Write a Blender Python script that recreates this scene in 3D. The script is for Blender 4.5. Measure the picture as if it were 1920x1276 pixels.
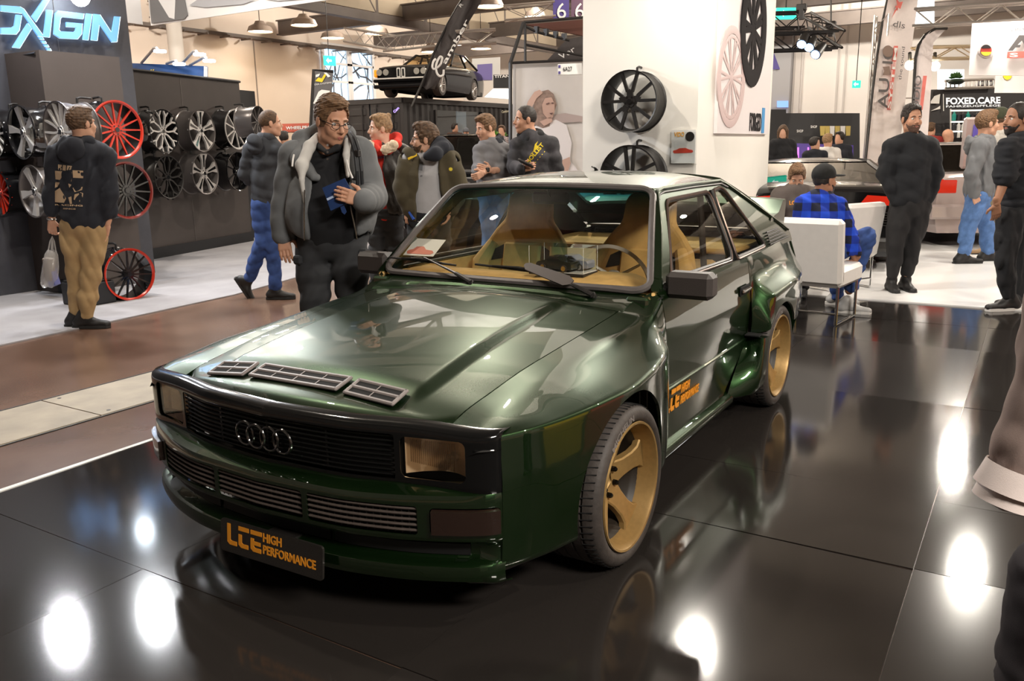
EXPO = 0.58; WORLD = 0.6
import bpy, bmesh, math, random
import numpy as np
import openvdb
from mathutils import Vector, Matrix
random.seed(7); np.random.seed(7)
C = bpy.context.scene.collection
for _o in list(bpy.data.objects): bpy.data.objects.remove(_o)

# ------------------------------------------------------------------ camera (frame 1920 x 1276)
FPX = 1587.57
CAM = np.array([2.59751, 2.07319, 1.46173])
_y, _p, _r = np.radians([211.771147, -12.814528, -.955766])
CF = np.array([math.cos(_p)*math.cos(_y), math.cos(_p)*math.sin(_y), math.sin(_p)])
_a = np.cross(CF, [0, 0, 1]); _a /= np.linalg.norm(_a); _b = np.cross(_a, CF)
CR = math.cos(_r)*_a + math.sin(_r)*_b
CU = -math.sin(_r)*_a + math.cos(_r)*_b
CFH = np.array([CF[0], CF[1], 0.]); CFH /= np.linalg.norm(CFH)
cam = bpy.data.cameras.new('camera'); cam_o = bpy.data.objects.new('camera', cam); C.objects.link(cam_o)
cam.sensor_fit = 'HORIZONTAL'; cam.sensor_width = 36.0; cam.lens = 36.0*FPX/1920
cam.clip_start = .05; cam.clip_end = 200
cam_o.matrix_world = Matrix(((CR[0], CU[0], -CF[0], CAM[0]), (CR[1], CU[1], -CF[1], CAM[1]), (CR[2], CU[2], -CF[2], CAM[2]), (0, 0, 0, 1)))
bpy.context.scene.camera = cam_o
scn = bpy.context.scene
scn.view_settings.view_transform = 'Standard'; scn.view_settings.look = 'None'
scn.view_settings.gamma = 1; scn.view_settings.use_curve_mapping = False
scn.view_settings.exposure = EXPO
scn.cycles.max_bounces = 8; scn.cycles.glossy_bounces = 5; scn.cycles.transparent_max_bounces = 12
scn.cycles.transmission_bounces = 6; scn.cycles.diffuse_bounces = 4
scn.cycles.caustics_reflective = False; scn.cycles.caustics_refractive = False
scn.cycles.sample_clamp_indirect = 6.0
w = bpy.data.worlds.new('daylight'); scn.world = w; w.use_nodes = True
w.node_tree.nodes['Background'].inputs[0].default_value = (.75, .86, 1, 1); w.node_tree.nodes['Background'].inputs[1].default_value = WORLD

def ray(u, v): return CF + CR*(u-960)/FPX - CU*(v-638)/FPX
def onZ(u, v, z=0.): d = ray(u, v); return CAM + d*(z-CAM[2])/d[2]
def onX(u, v, x): d = ray(u, v); return CAM + d*(x-CAM[0])/d[0]
def onY(u, v, y): d = ray(u, v); return CAM + d*(y-CAM[1])/d[1]
def onH(u, v, D): d = ray(u, v); return CAM + d*(D/(d@CFH))
def onD(u, v, t): return CAM + ray(u, v)*t
def onP(u, v, p0, n): d = ray(u, v); n = np.asarray(n, float); return CAM + d*(((np.asarray(p0)-CAM)@n)/(d@n))
def zat(p, v):                       # height above the ground point p whose picture row is v
    lo, hi = -1., 12.
    for _ in range(40):
        m = (lo+hi)/2; d = np.array([p[0], p[1], m])-CAM
        if 638-FPX*(d@CU)/(d@CF) > v: lo = m
        else: hi = m
    return lo
def A(*x): return np.array(x, float)
def unit(v): v = np.asarray(v, float); return v/np.linalg.norm(v)

def light(name, loc, target, size, power, col=(1, 1, 1), shape='DISK', size_y=None, spread=None):
    l = bpy.data.lights.new(name, 'AREA'); l.shape = shape; l.size = size
    if size_y: l.size_y = size_y
    l.energy = power; l.color = col
    if spread: l.spread = spread
    o = bpy.data.objects.new(name, l); C.objects.link(o); o.location = loc
    o.rotation_euler = (Vector(target)-Vector(loc)).to_track_quat('-Z', 'Y').to_euler()
    return o
# ------------------------------------------------------------------ hall lighting: lamp rows under the roof, stand spots
def bulb(loc, power, col, r=.10):
    l = bpy.data.lights.new('roof_light', 'POINT'); l.energy = power; l.color = col; l.shadow_soft_size = r
    o = bpy.data.objects.new('roof_light', l); C.objects.link(o); o.location = loc
for x in (-33, -24, -15, -7.5, -1, 6.5):  # rearmost row is added to brighten the far wall
    for y in (-21, -12.5, -4.5, 7):
        bulb((x, y, 6.9), (560 if x > -20 else 760) if y > -15 else 520, (1, .90, .77))
for p in ((-1.98, -6.6, 3.7), (-2.75, -6.1, 3.7), (-3.9, -5.9, 3.7)): light('booth_light', p, (p[0]+.5, p[1]+2.5, 0), .22, 50, (.95, .97, 1))
for p in ((-5.0, -.45, 3.6), (-8.3, 1.8, 3.6), (-12.5, 1.3, 3.7)): light('booth_light', p, (p[0]+1.5, p[1]+.8, 0), .22, 60, (1, .93, .82))
light('stand_light', (2.5, 5.2, 4.2), (-1, .5, .4), 1.8, 260, (1, .93, .84), 'RECTANGLE', .6)
# ------------------------------------------------------------------ materials
_M = {}
def mat(name, col=(.5, .5, .5), rough=.5, metal=0., coat=0., spec=.5, noise=0., nscale=20., bump=0., bscale=60., emit=None, es=1., alpha=None, coatr=.03, sheen=0., col2=None):
    if name in _M: return _M[name]
    m = bpy.data.materials.new(name); m.use_nodes = True; nt = m.node_tree; b = nt.nodes['Principled BSDF']
    i = b.inputs
    i['Base Color'].default_value = (*col, 1); i['Roughness'].default_value = rough; i['Metallic'].default_value = metal
    i['Coat Weight'].default_value = coat; i['Coat Roughness'].default_value = coatr; i['Specular IOR Level'].default_value = spec
    if sheen: i['Sheen Weight'].default_value = sheen
    tc = None
    if noise or bump:
        tc = nt.nodes.new('ShaderNodeTexCoord')
    if noise:
        n = nt.nodes.new('ShaderNodeTexNoise'); n.inputs['Scale'].default_value = nscale; n.inputs['Detail'].default_value = 4
        nt.links.new(tc.outputs['Object'], n.inputs['Vector'])
        r = nt.nodes.new('ShaderNodeValToRGB'); r.color_ramp.elements[0].position = .3; r.color_ramp.elements[1].position = .7
        c2 = col2 if col2 else tuple(min(1, c*(1+noise)) for c in col)
        r.color_ramp.elements[0].color = (*[c*(1-noise) for c in col], 1) if not col2 else (*col, 1)
        r.color_ramp.elements[1].color = (*c2, 1)
        nt.links.new(n.outputs['Fac'], r.inputs['Fac']); nt.links.new(r.outputs['Color'], i['Base Color'])
    if bump:
        n = nt.nodes.new('ShaderNodeTexNoise'); n.inputs['Scale'].default_value = bscale; n.inputs['Detail'].default_value = 5
        nt.links.new(tc.outputs['Object'], n.inputs['Vector'])
        bp = nt.nodes.new('ShaderNodeBump'); bp.inputs['Strength'].default_value = bump; bp.inputs['Distance'].default_value = .01
        nt.links.new(n.outputs['Fac'], bp.inputs['Height']); nt.links.new(bp.outputs['Normal'], i['Normal'])
    if emit: i['Emission Color'].default_value = (*emit, 1); i['Emission Strength'].default_value = es
    if alpha is not None: i['Alpha'].default_value = alpha
    _M[name] = m; return m
def glass(name, tint=(1, 1, 1), ior=1.5, rough=0., grad=None):
    """thin pane: fresnel mix of clear transmission and mirror reflection"""
    if name in _M: return _M[name]
    m = bpy.data.materials.new(name); m.use_nodes = True; nt = m.node_tree; nt.nodes.clear()
    out = nt.nodes.new('ShaderNodeOutputMaterial'); mx = nt.nodes.new('ShaderNodeMixShader'); lw = nt.nodes.new('ShaderNodeLayerWeight'); lw.inputs[0].default_value = .5; pw = nt.nodes.new('ShaderNodeMath'); pw.operation = 'POWER'; pw.inputs[1].default_value = 5; nt.links.new(lw.outputs['Facing'], pw.inputs[0]); fr = nt.nodes.new('ShaderNodeMath'); fr.operation = 'MULTIPLY_ADD'; f0 = ((ior-1)/(ior+1))**2*1.6; fr.inputs[1].default_value = 1-f0; fr.inputs[2].default_value = f0; nt.links.new(pw.outputs[0], fr.inputs[0])
    t = nt.nodes.new('ShaderNodeBsdfTransparent'); g = nt.nodes.new('ShaderNodeBsdfGlossy'); g.inputs['Roughness'].default_value = rough
    t.inputs[0].default_value = (*tint, 1)
    if grad:
        tc = nt.nodes.new('ShaderNodeTexCoord'); sx = nt.nodes.new('ShaderNodeSeparateXYZ'); rp = nt.nodes.new('ShaderNodeValToRGB')
        nt.links.new(tc.outputs['Object'], sx.inputs[0]); mr = nt.nodes.new('ShaderNodeMapRange')
        mr.inputs[1].default_value = grad[0]; mr.inputs[2].default_value = grad[1]
        nt.links.new(sx.outputs['Z'], mr.inputs[0]); nt.links.new(mr.outputs[0], rp.inputs[0])
        rp.color_ramp.elements[0].color = (*tint, 1); rp.color_ramp.elements[1].color = (*grad[2], 1)
        nt.links.new(rp.outputs[0], t.inputs[0])
    nt.links.new(fr.outputs[0], mx.inputs[0]); nt.links.new(t.outputs[0], mx.inputs[1]); nt.links.new(g.outputs[0], mx.inputs[2]); nt.links.new(mx.outputs[0], out.inputs[0])
    _M[name] = m; return m

# ------------------------------------------------------------------ mesh building
class MB:
    def __init__(s): s.v = []; s.f = []; s.m = []
    def add(s, v, f, mi=0):
        o = len(s.v); s.v.extend([tuple(map(float, p)) for p in v]); s.f.extend([tuple(o+i for i in q) for q in f]); s.m.extend([mi]*len(f)); return s
    def box(s, c, d, rot=None, mi=0, bev=0.):
        h = np.array(d, float)/2; c = np.array(c, float)
        if bev:
            b = min(bev, *(h*.9)); V = []; idx = {}
            for sx in (-1, 1):
                for sy in (-1, 1):
                    for sz in (-1, 1):
                        for k in range(3):
                            p = np.array([sx*h[0], sy*h[1], sz*h[2]])
                            q = [sx, sy, sz]
                            for j in range(3):
                                if j != k: p[j] -= q[j]*b
                            idx[(sx, sy, sz, k)] = len(V); V.append(p)
            F = []
            for k in range(3):
                i, j = [(1, 2), (2, 0), (0, 1)][k]
                for sg in (-1, 1):
                    q = []
                    for a, bb in ((-1, -1), (1, -1), (1, 1), (-1, 1)):
                        t = [0, 0, 0]; t[k] = sg; t[i] = a; t[j] = bb; q.append(idx[(*t, k)])
                    F.append(q if sg > 0 else q[::-1])
            for k in range(3):
                i, j = [(1, 2), (2, 0), (0, 1)][k]
                for a in (-1, 1):
                    for bb in (-1, 1):
                        t1 = [0, 0, 0]; t2 = [0, 0, 0]; t1[i] = t2[i] = a; t1[j] = t2[j] = bb; t1[k] = -1; t2[k] = 1
                        q = [idx[(*t1, i)], idx[(*t1, j)], idx[(*t2, j)], idx[(*t2, i)]]
                        F.append(q if a*bb > 0 else q[::-1])
            for sx in (-1, 1):
                for sy in (-1, 1):
                    for sz in (-1, 1):
                        q = [idx[(sx, sy, sz, k)] for k in range(3)]; F.append(q if sx*sy*sz > 0 else q[::-1])
            V = np.array(V)
        else:
            V = np.array([[x, y, z] for x in (-h[0], h[0]) for y in (-h[1], h[1]) for z in (-h[2], h[2])])
            F = [(0, 1, 3, 2), (4, 6, 7, 5), (0, 4, 5, 1), (2, 3, 7, 6), (0, 2, 6, 4), (1, 5, 7, 3)]
        if rot is not None: V = V@np.array(rot).T
        return s.add(V+c, F, mi)
    def tube(s, path, r, n=8, mi=0, cap=True, closed=False, flat=None):
        P = np.array(path, float); k = len(P); r = np.broadcast_to(np.array(r, float), (k,))
        T = np.zeros_like(P)
        for i in range(k):
            a = P[(i-1) % k] if closed or i > 0 else P[i]; b = P[(i+1) % k] if closed or i < k-1 else P[i]
            T[i] = unit(b-a)
        ref = A(0, 0, 1) if abs(T[0][2]) < .9 else A(1, 0, 0)
        N = unit(np.cross(T[0], ref)); V = []
        for i in range(k):
            N = unit(N-T[i]*(N@T[i])); B = np.cross(T[i], N)
            for j in range(n):
                a = 2*math.pi*j/n; rr = r[i]
                V.append(P[i]+N*math.cos(a)*rr+B*math.sin(a)*rr*(flat or 1))
        F = []
        for i in range(k if closed else k-1):
            for j in range(n):
                i2 = (i+1) % k; F.append((i*n+j, i*n+(j+1) % n, i2*n+(j+1) % n, i2*n+j))
        if cap and not closed: F.append(tuple(range(n))[::-1]); F.append(tuple((k-1)*n+j for j in range(n)))
        return s.add(V, F, mi)
    def cyl(s, a, b, r0, r1=None, n=16, mi=0, cap=True): return s.tube([a, b], [r0, r0 if r1 is None else r1], n, mi, cap)
    def lathe(s, prof, o, ax, n=48, mi=0, closed=False, a0=0, a1=2*math.pi):
        """prof: (radius, distance along ax)"""
        ax = unit(ax); ref = A(0, 0, 1) if abs(ax[2]) < .9 else A(1, 0, 0); e1 = unit(np.cross(ref, ax)); e2 = np.cross(ax, e1); o = np.array(o, float)
        full = abs(a1-a0-2*math.pi) < 1e-6; na = n if full else n+1
        V = [o+ax*h+(e1*math.cos(a0+(a1-a0)*j/n)+e2*math.sin(a0+(a1-a0)*j/n))*r for r, h in prof for j in range(na)]
        k = len(prof); F = []
        for i in range(k if closed else k-1):
            i2 = (i+1) % k
            for j in range(n):
                j2 = (j+1) % na; F.append((i*na+j, i*na+j2, i2*na+j2, i2*na+j))
        return s.add(V, F, mi)
    def prism(s, poly, o, ex, ey, h, mi=0, bottom=True):
        """polygon in the plane (ex, ey) extruded h along ex x ey"""
        ex, ey = np.array(ex, float), np.array(ey, float); ez = unit(np.cross(ex, ey)); n = len(poly); o = np.array(o, float)
        V = [o+ex*p[0]+ey*p[1] for p in poly]+[o+ex*p[0]+ey*p[1]+ez*h for p in poly]
        F = [tuple(range(n, 2*n))]+([tuple(range(n))[::-1]] if bottom else [])+[(i, (i+1) % n, n+(i+1) % n, n+i) for i in range(n)]
        ar = sum(poly[i][0]*poly[(i+1) % n][1]-poly[(i+1) % n][0]*poly[i][1] for i in range(n))
        if ar*h < 0: F = [q[::-1] for q in F]
        return s.add(V, F, mi)
    def sphere(s, c, r, nu=12, nv=8, mi=0, sc=(1, 1, 1), rot=None):
        V = []; c = np.array(c, float)
        for i in range(nv+1):
            t = math.pi*i/nv
            for j in range(nu):
                a = 2*math.pi*j/nu; p = A(math.sin(t)*math.cos(a)*sc[0], math.sin(t)*math.sin(a)*sc[1], math.cos(t)*sc[2])*r
                if rot is not None: p = np.array(rot)@p
                V.append(c+p)
        F = [(i*nu+j, (i+1)*nu+j, (i+1)*nu+(j+1) % nu, i*nu+(j+1) % nu) for i in range(nv) for j in range(nu)]
        return s.add(V, F, mi)
    def grid(s, P, mi=0, flip=False):
        P = np.array(P, float); a, b = P.shape[:2]
        F = [(i*b+j, i*b+j+1, (i+1)*b+j+1, (i+1)*b+j) for i in range(a-1) for j in range(b-1)]
        if flip: F = [q[::-1] for q in F]
        return s.add(P.reshape(-1, 3), F, mi)
    def mirror(s):
        t = MB(); t.v = [(x, -y, z) for x, y, z in s.v]; t.f = [q[::-1] for q in s.f]; t.m = list(s.m); return t
    def xf(s, o, ex, ey, ez):
        """map local axes to the given frame"""
        V = np.array(s.v); s.v = [tuple(p) for p in np.array(o)+V[:, :1]*np.array(ex)+V[:, 1:2]*np.array(ey)+V[:, 2:3]*np.array(ez)]; return s
    def solid(s, t):
        """give an open sheet thickness t behind its face"""
        me = bpy.data.meshes.new('t'); me.from_pydata(s.v, [], s.f); bm = bmesh.new(); bm.from_mesh(me)
        bmesh.ops.remove_doubles(bm, verts=bm.verts, dist=1e-5); bm.normal_update()
        bmesh.ops.solidify(bm, geom=bm.faces[:], thickness=t)
        bm.verts.index_update(); v = [tuple(x.co) for x in bm.verts]; f = [tuple(x.index for x in q.verts) for q in bm.faces]
        bm.free(); bpy.data.meshes.remove(me); s.v, s.f, s.m = v, f, [0]*len(f); return s
    def mesh(s, name, mats, smooth=True, ang=35):
        me = bpy.data.meshes.new(name); me.from_pydata(s.v, [], s.f)
        for m in (mats if isinstance(mats, (list, tuple)) else [mats]): me.materials.append(m)
        if any(s.m): me.polygons.foreach_set('material_index', s.m)
        if smooth:
            me.polygons.foreach_set('use_smooth', [True]*len(me.polygons)); me.set_sharp_from_angle(angle=math.radians(ang))
        me.update(); return me
    def obj(s, name, mats, parent=None, smooth=True, ang=35):
        me = s.mesh(name, mats, smooth, ang); o = bpy.data.objects.new(name, me); C.objects.link(o)
        if parent is not None:
            o.parent = parent
            o.matrix_parent_inverse = world_of(parent).inverted()
        return o
def world_of(o):
    m = o.matrix_basis.copy()
    if o.parent: m = world_of(o.parent) @ o.matrix_parent_inverse @ m
    return m
def tag(o, label, cat, group=None):
    o['label'] = label; o['category'] = cat
    if group: o['group'] = group
    return o
def thing(name, label, cat, loc=(0, 0, 0), group=None, rz=0.):
    o = bpy.data.objects.new(name, None); C.objects.link(o); o.location = loc; o.rotation_euler = (0, 0, rz); o.empty_display_size = .1
    return tag(o, label, cat, group)
def struct(o): o['kind'] = 'structure'; return o
def clip(V, F, fn):
    """keep the part of a polygon mesh where fn(vertex) > 0"""
    V = [np.array(p, float) for p in V]; val = [fn(p) for p in V]; cache = {}; keep = {}; NV = []; NF = []
    def vid(i):
        if i not in keep: keep[i] = len(NV); NV.append(V[i])
        return keep[i]
    def eid(i, j):
        k = (min(i, j), max(i, j))
        if k not in cache:
            a, b = k; t = val[a]/(val[a]-val[b]); cache[k] = len(NV); NV.append(V[a]+(V[b]-V[a])*t)
        return cache[k]
    for q in F:
        if all(val[i] > 0 for i in q): NF.append(tuple(vid(i) for i in q)); continue
        if all(val[i] <= 0 for i in q): continue
        o = []
        for a in range(len(q)):
            i, j = q[a], q[(a+1) % len(q)]
            if val[i] > 0: o.append(vid(i))
            if (val[i] > 0) != (val[j] > 0): o.append(eid(i, j))
        if len(o) > 2: NF.append(tuple(o))
    return NV, NF
def pchip(x, y):
    x = np.array(x, float); y = np.array(y, float)
    if x[0] > x[-1]: x, y = x[::-1], y[::-1]
    h = np.diff(x); d = np.diff(y)/h; m = np.zeros(len(x)); m[0], m[-1] = d[0], d[-1]
    for i in range(1, len(x)-1):
        if d[i-1]*d[i] > 0:
            w1, w2 = 2*h[i]+h[i-1], h[i]+2*h[i-1]; m[i] = (w1+w2)/(w1/d[i-1]+w2/d[i])
    def f(t):
        t = np.clip(np.asarray(t, float), x[0], x[-1]); i = np.clip(np.searchsorted(x, t, side='right')-1, 0, len(x)-2); s = (t-x[i])/h[i]
        return (1+2*s)*(1-s)**2*y[i]+s*(1-s)**2*h[i]*m[i]+s*s*(3-2*s)*y[i+1]+s*s*(s-1)*h[i]*m[i+1]
    return f
def fillet(P, R, n=5, mid=2):
    """round the inner corners of the polyline P; R[i] in 0..0.5 is the share of the shorter leg used"""
    P = [np.array(p, float) for p in P]; out = [P[0]]
    for i in range(1, len(P)-1):
        a, b, c = P[i-1], P[i], P[i+1]; s = P[i]+(a-b)*min(.5, R[i]); e = b+(c-b)*min(.5, R[i])
        if R[i] >= .5: pass
        pts = [(1-t)**2*s+2*t*(1-t)*b+t*t*e for t in np.linspace(0, 1, n)]
        last = out[-1]
        for k in range(1, mid+1): out.append(last+(pts[0]-last)*k/(mid+1))
        out += pts
    last = out[-1]
    for k in range(1, mid+1): out.append(last+(P[-1]-last)*k/(mid+1))
    out.append(P[-1]); return np.array(out)
def loft(stations, rows, xs, R, n=5, mid=2):
    """rows[r][s] = (y, z) at station x; smooth along x, filleted across"""
    fy = [pchip(stations, [p[0] for p in r]) for r in rows]; fz = [pchip(stations, [p[1] for p in r]) for r in rows]
    return np.array([fillet([(x, fy[k](x), fz[k](x)) for k in range(len(rows))], R, n, mid) for x in xs])
_TX = {}
def text_mesh(s, bold=0., ext=.0, spacing=1.):
    """outline text as (verts, faces) normalised to height 1 from 0, x from 0"""
    k = (s, bold, ext, spacing)
    if k in _TX: return _TX[k]
    c = bpy.data.curves.new('t', 'FONT'); c.body = s; c.offset = bold; c.extrude = 0; c.resolution_u = 3; c.space_character = spacing
    o = bpy.data.objects.new('t', c); C.objects.link(o); dg = bpy.context.evaluated_depsgraph_get(); dg.update()
    me = bpy.data.meshes.new_from_object(o.evaluated_get(dg)); V = np.array([v.co[:] for v in me.vertices]); F = [tuple(p.vertices) for p in me.polygons]
    bpy.data.objects.remove(o); bpy.data.curves.remove(c); bpy.data.meshes.remove(me)
    V[:, 0] -= V[:, 0].min(); V[:, 1] -= V[:, 1].min(); _TX[k] = (V, F); return _TX[k]
def put_text(mb, s, o, ex, ey, wid, hei, bold=0., spacing=1., mi=0, slant=0., th=.001):
    """write s into the rectangle of size wid x hei at corner o along ex, ey (raised by th)"""
    V, F = text_mesh(s, bold, 0, spacing); V = V.copy(); W, H = V[:, 0].max(), V[:, 1].max()
    V[:, 0] *= wid/W; V[:, 1] *= hei/H; V[:, 0] += V[:, 1]*slant
    ex, ey = unit(ex), unit(ey); ez = np.cross(ex, ey)
    P = np.array(o)+V[:, :1]*ex+V[:, 1:2]*ey+ez*th
    # give the letters a real thickness
    n = len(P); edges = {}
    for q in F:
        for a in range(len(q)):
            e = (q[a], q[(a+1) % len(q)]); edges[e] = edges.get(e, 0)+1
    side = [(a, a+n, b+n, b) for (a, b) in edges if (b, a) not in edges]
    mb.add(np.vstack([P, P-ez*th]), [tuple(q) for q in F]+side, mi); return mb
def poly_letters(mb, polys, o, ex, ey, sx, sy, th=.001, mi=0):
    for p in polys: mb.prism([(x*sx, y*sy) for x, y in p], o, ex, ey, th, mi)
    return mb
# ------------------------------------------------------------------ the green coupe (x forward, front axle at 0)
PAINT = mat('green metallic paint', (.0105, .036, .008), .34, .80, 1.0, noise=.12, nscale=400, coatr=.012)
PAINT.node_tree.nodes['Principled BSDF'].inputs['Coat IOR'].default_value = 2.0
GLOSSBLK = mat('gloss black trim', (.006, .006, .006), .12, 0, .25, .4)
SATBLK = mat('satin black plastic', (.016, .014, .013), .42, noise=.2, nscale=80)
GREYTRIM = mat('grey rubber seal', (.13, .115, .11), .36, .2, noise=.1)
BRONZE = mat('bronze window trim', (.16, .11, .09), .3, .6)
RUBBER = mat('tyre rubber', (.050, .041, .036), .62, noise=.2, nscale=30, bump=.15, bscale=90)
GOLD = mat('matt gold alloy', (.40, .25, .09), .42, .45, noise=.08, nscale=60)
CHROME = mat('chrome', (.75, .75, .75), .08, 1.)
DARK = mat('dark void', (.004, .004, .004), .9)
TAN = mat('tan suede', (.62, .39, .14), .85, noise=.12, nscale=14, bump=.05)
STEEL = mat('brushed steel', (.42, .40, .38), .3, 1., noise=.15, nscale=50)
ORANGE = mat('orange vinyl', (.80, .30, .02), .5)
car = thing('coupe', 'dark green sports coupe with gold wheels on the black display floor', 'car')
def both(name, mb, m, parent=None, smooth=True, ang=35, label=None):
    o = []
    for q in (mb, mb.mirror()):
        b = q.obj(name, m, parent or car, smooth, ang); o.append(b)
        if label: b['label'] = label
    return o
ST_F = [.615, .52, .40, .2, 0., -.2, -.40, -.52, -.60, -.70]
F_ROWS = [
 [(.618, .640), (.62, .667), (.624, .688), (.632, .722), (.640, .745), (.645, .765), (.650, .786), (.652, .80), (.668, .822), (.742, .868)],
 [(.715, .650), (.722, .668), (.728, .684), (.735, .713), (.745, .734), (.755, .752), (.765, .770), (.768, .78), (.773, .797), (.776, .845)],
 [(.760, .648), (.800, .660), (.820, .670), (.842, .690), (.850, .700), (.850, .712), (.835, .725), (.815, .733), (.800, .74), (.790, .75)],
 [(.795, .636), (.850, .640), (.890, .643), (.938, .652), (.957, .656), (.945, .664), (.912, .668), (.878, .668), (.842, .664), (.800, .66)],
 [(.802, .500), (.855, .505), (.897, .512), (.943, .530), (.963, .540), (.952, .530), (.918, .510), (.882, .50), (.845, .49), (.800, .48)],
 [(.800, .350), (.850, .350), (.897, .350), (.940, .350), (.950, .350), (.945, .350), (.918, .350), (.885, .35), (.845, .35), (.795, .35)],
 [(.795, .215), (.845, .215), (.890, .215), (.930, .21), (.940, .21), (.935, .21), (.905, .20), (.875, .19), (.835, .18), (.785, .17)],
 [(.760, .185), (.800, .185), (.830, .185), (.86, .18), (.86, .18), (.86, .18), (.85, .16), (.82, .15), (.79, .14), (.75, .13)]]
R_F = [0, .30, .48, .14, .10, .5, .2]
def side_part(name, st, rows, x0, x1, R, clips, n=90, mid=3):
    P = loft(st, rows, np.linspace(x0, x1, n), R, 6, mid); mb = MB(); mb.grid(P)
    for c in clips: mb.v, mb.f = clip(mb.v, mb.f, c)
    mb.m = [0]*len(mb.f); mb.solid(.012); return both(name, mb, PAINT, None, True, 40)
arch = lambda cx, cz, r: (lambda p: math.hypot(p[0]-cx, p[2]-cz)-r if p[2] < .66 else 1.)
side_part('fender', ST_F, F_ROWS, .613, -.688, R_F, [arch(0, .297, .337), lambda p: .62-p[2]+ (.20 if p[0] < .607 else 0) if False else 1.], 130)
ST_D = [-.66, -.9, -1.3, -1.7, -2.]
D_ROWS = [[(.745, .868), (.762, .872), (.770, .872), (.774, .87), (.774, .868)],
 [(.772, .845), (.778, .845), (.783, .845), (.785, .845), (.785, .845)],
 [(.792, .750), (.795, .750), (.797, .750), (.797, .750), (.797, .75)],
 [(.802, .648), (.806, .648), (.808, .648), (.808, .648), (.808, .648)],
 [(.797, .520), (.800, .520), (.802, .520), (.802, .52), (.802, .52)],
 [(.790, .432), (.794, .432), (.796, .432), (.796, .432), (.796, .432)],
 [(.780, .30), (.784, .30), (.786, .30), (.786, .30), (.786, .30)],
 [(.765, .165), (.770, .165), (.772, .165), (.772, .165), (.772, .165)]]
xs_door = lambda p: -1.89+max(0., .43-p[2])*1.26
doors = side_part('door', ST_D, D_ROWS, -.694, -1.90, [0, .3, .45, .12, .3, .12, .5], [lambda p: p[0]-xs_door(p)-.004], 90)
def sm(t): t = min(1, max(0, t)); return t*t*(3-2*t)
ST_Q = [-1.55, -1.65, -1.68, -1.71, -1.75, -1.80, -1.84, -1.865, -1.885, -1.895, -1.905, -1.92, -1.95, -2.0, -2.155, -2.4, -2.65, -2.85, -3.0, -3.06]
def qrow(base, peak, s0, wd, z, tail):
    ft = pchip([-2.155, -2.4, -2.65, -2.85, -3.0, -3.06], [peak]+tail); fz = pchip([-1.55, -1.9, -2.155, -2.4, -3.06], z)
    return [(base+(peak-.012*(x+2.155)/.3-base)*sm((s0-x)/wd) if x > -2.155 else float(ft(x)), float(fz(x))) for x in ST_Q]
Q_ROWS = [qrow(.772, .769, -1.9, .2, [.87, .87, .87, .875, .90], [.762, .745, .725, .705, .69]),
 qrow(.785, .783, -1.9, .2, [.845, .845, .84, .84, .868], [.78, .765, .742, .718, .70]),
 qrow(.797, .812, -1.88, .2, [.75, .752, .758, .765, .77], [.81, .80, .78, .752, .735]),
 qrow(.808, .922, -1.885, .10, [.648, .655, .672, .688, .68], [.925, .895, .853, .81, .78]),
 qrow(.800, .926, -1.885, .035, [.52, .53, .54, .55, .54], [.928, .897, .856, .812, .782]),
 qrow(.791, .922, -1.885, .035, [.432, .432, .43, .43, .43], [.92, .89, .85, .808, .78]),
 qrow(.788, .920, -1.838, .05, [.39, .39, .39, .40, .40], [.915, .887, .848, .806, .778]),
 qrow(.775, .912, -1.66, .10, [.24, .24, .24, .24, .24], [.905, .88, .842, .80, .77]),
 qrow(.745, .85, -1.66, .10, [.165, .165, .165, .165, .20], [.85, .84, .81, .77, .74])]
side_part('quarter_panel', ST_Q, Q_ROWS, -1.58, -3.06, [0, .3, .45, .14, .25, .15, .3, .4], [arch(-2.155, .295, .304), lambda p: xs_door(p)-.004-p[0], lambda p: p[2]-.452], 240)
# scoop panel in front of the rear wheel, standing off the door edge
zz_ = [.455, .43, .38, .32, .26, .20, .165, .15]
inn = [(-1.905, .802), (-1.895, .80), (-1.83, .795), (-1.765, .79), (-1.70, .785), (-1.645, .78), (-1.63, .77), (-1.63, .74)]
out = [(-1.815, .905), (-1.805, .908), (-1.795, .908), (-1.787, .907), (-1.778, .904), (-1.770, .895), (-1.768, .875), (-1.77, .84)]
mb = MB(); P = []
for z, (a, b), (c, d) in zip(zz_, inn, out):
    ar = -2.155+math.sqrt(max(.304**2-(z-.295)**2, 0)); P.append(fillet([(a, b, z), ((a+c)/2, (b+d)/2+.006, z), (c, d, z), (min(c-.005, ar), d+.004, z)], [0, .4, .25], 5, 2))
mb.grid(np.array(P)); mb.add([(-1.905, .80, .455), (-1.815, .905, .455), (-1.893, .909, .455)], [(0, 1, 2)]); mb.solid(.008); both('scoop_panel', mb, PAINT, None, True, 40)
mb = MB(); mb.box((-1.86, .84, .462), (.07, .08, .010), bev=.003); both('scoop_slot', mb, DARK)
# sill
mb = MB(); P = []
for x in np.linspace(-.40, -1.66, 20): P.append(fillet([(x, .74, .20), (x, .775, .185), (x, .805, .165), (x, .80, .12), (x, .70, .105)], [0, .3, .3, .3], 4, 1))
mb.grid(P); both('sill', mb, PAINT)
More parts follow.
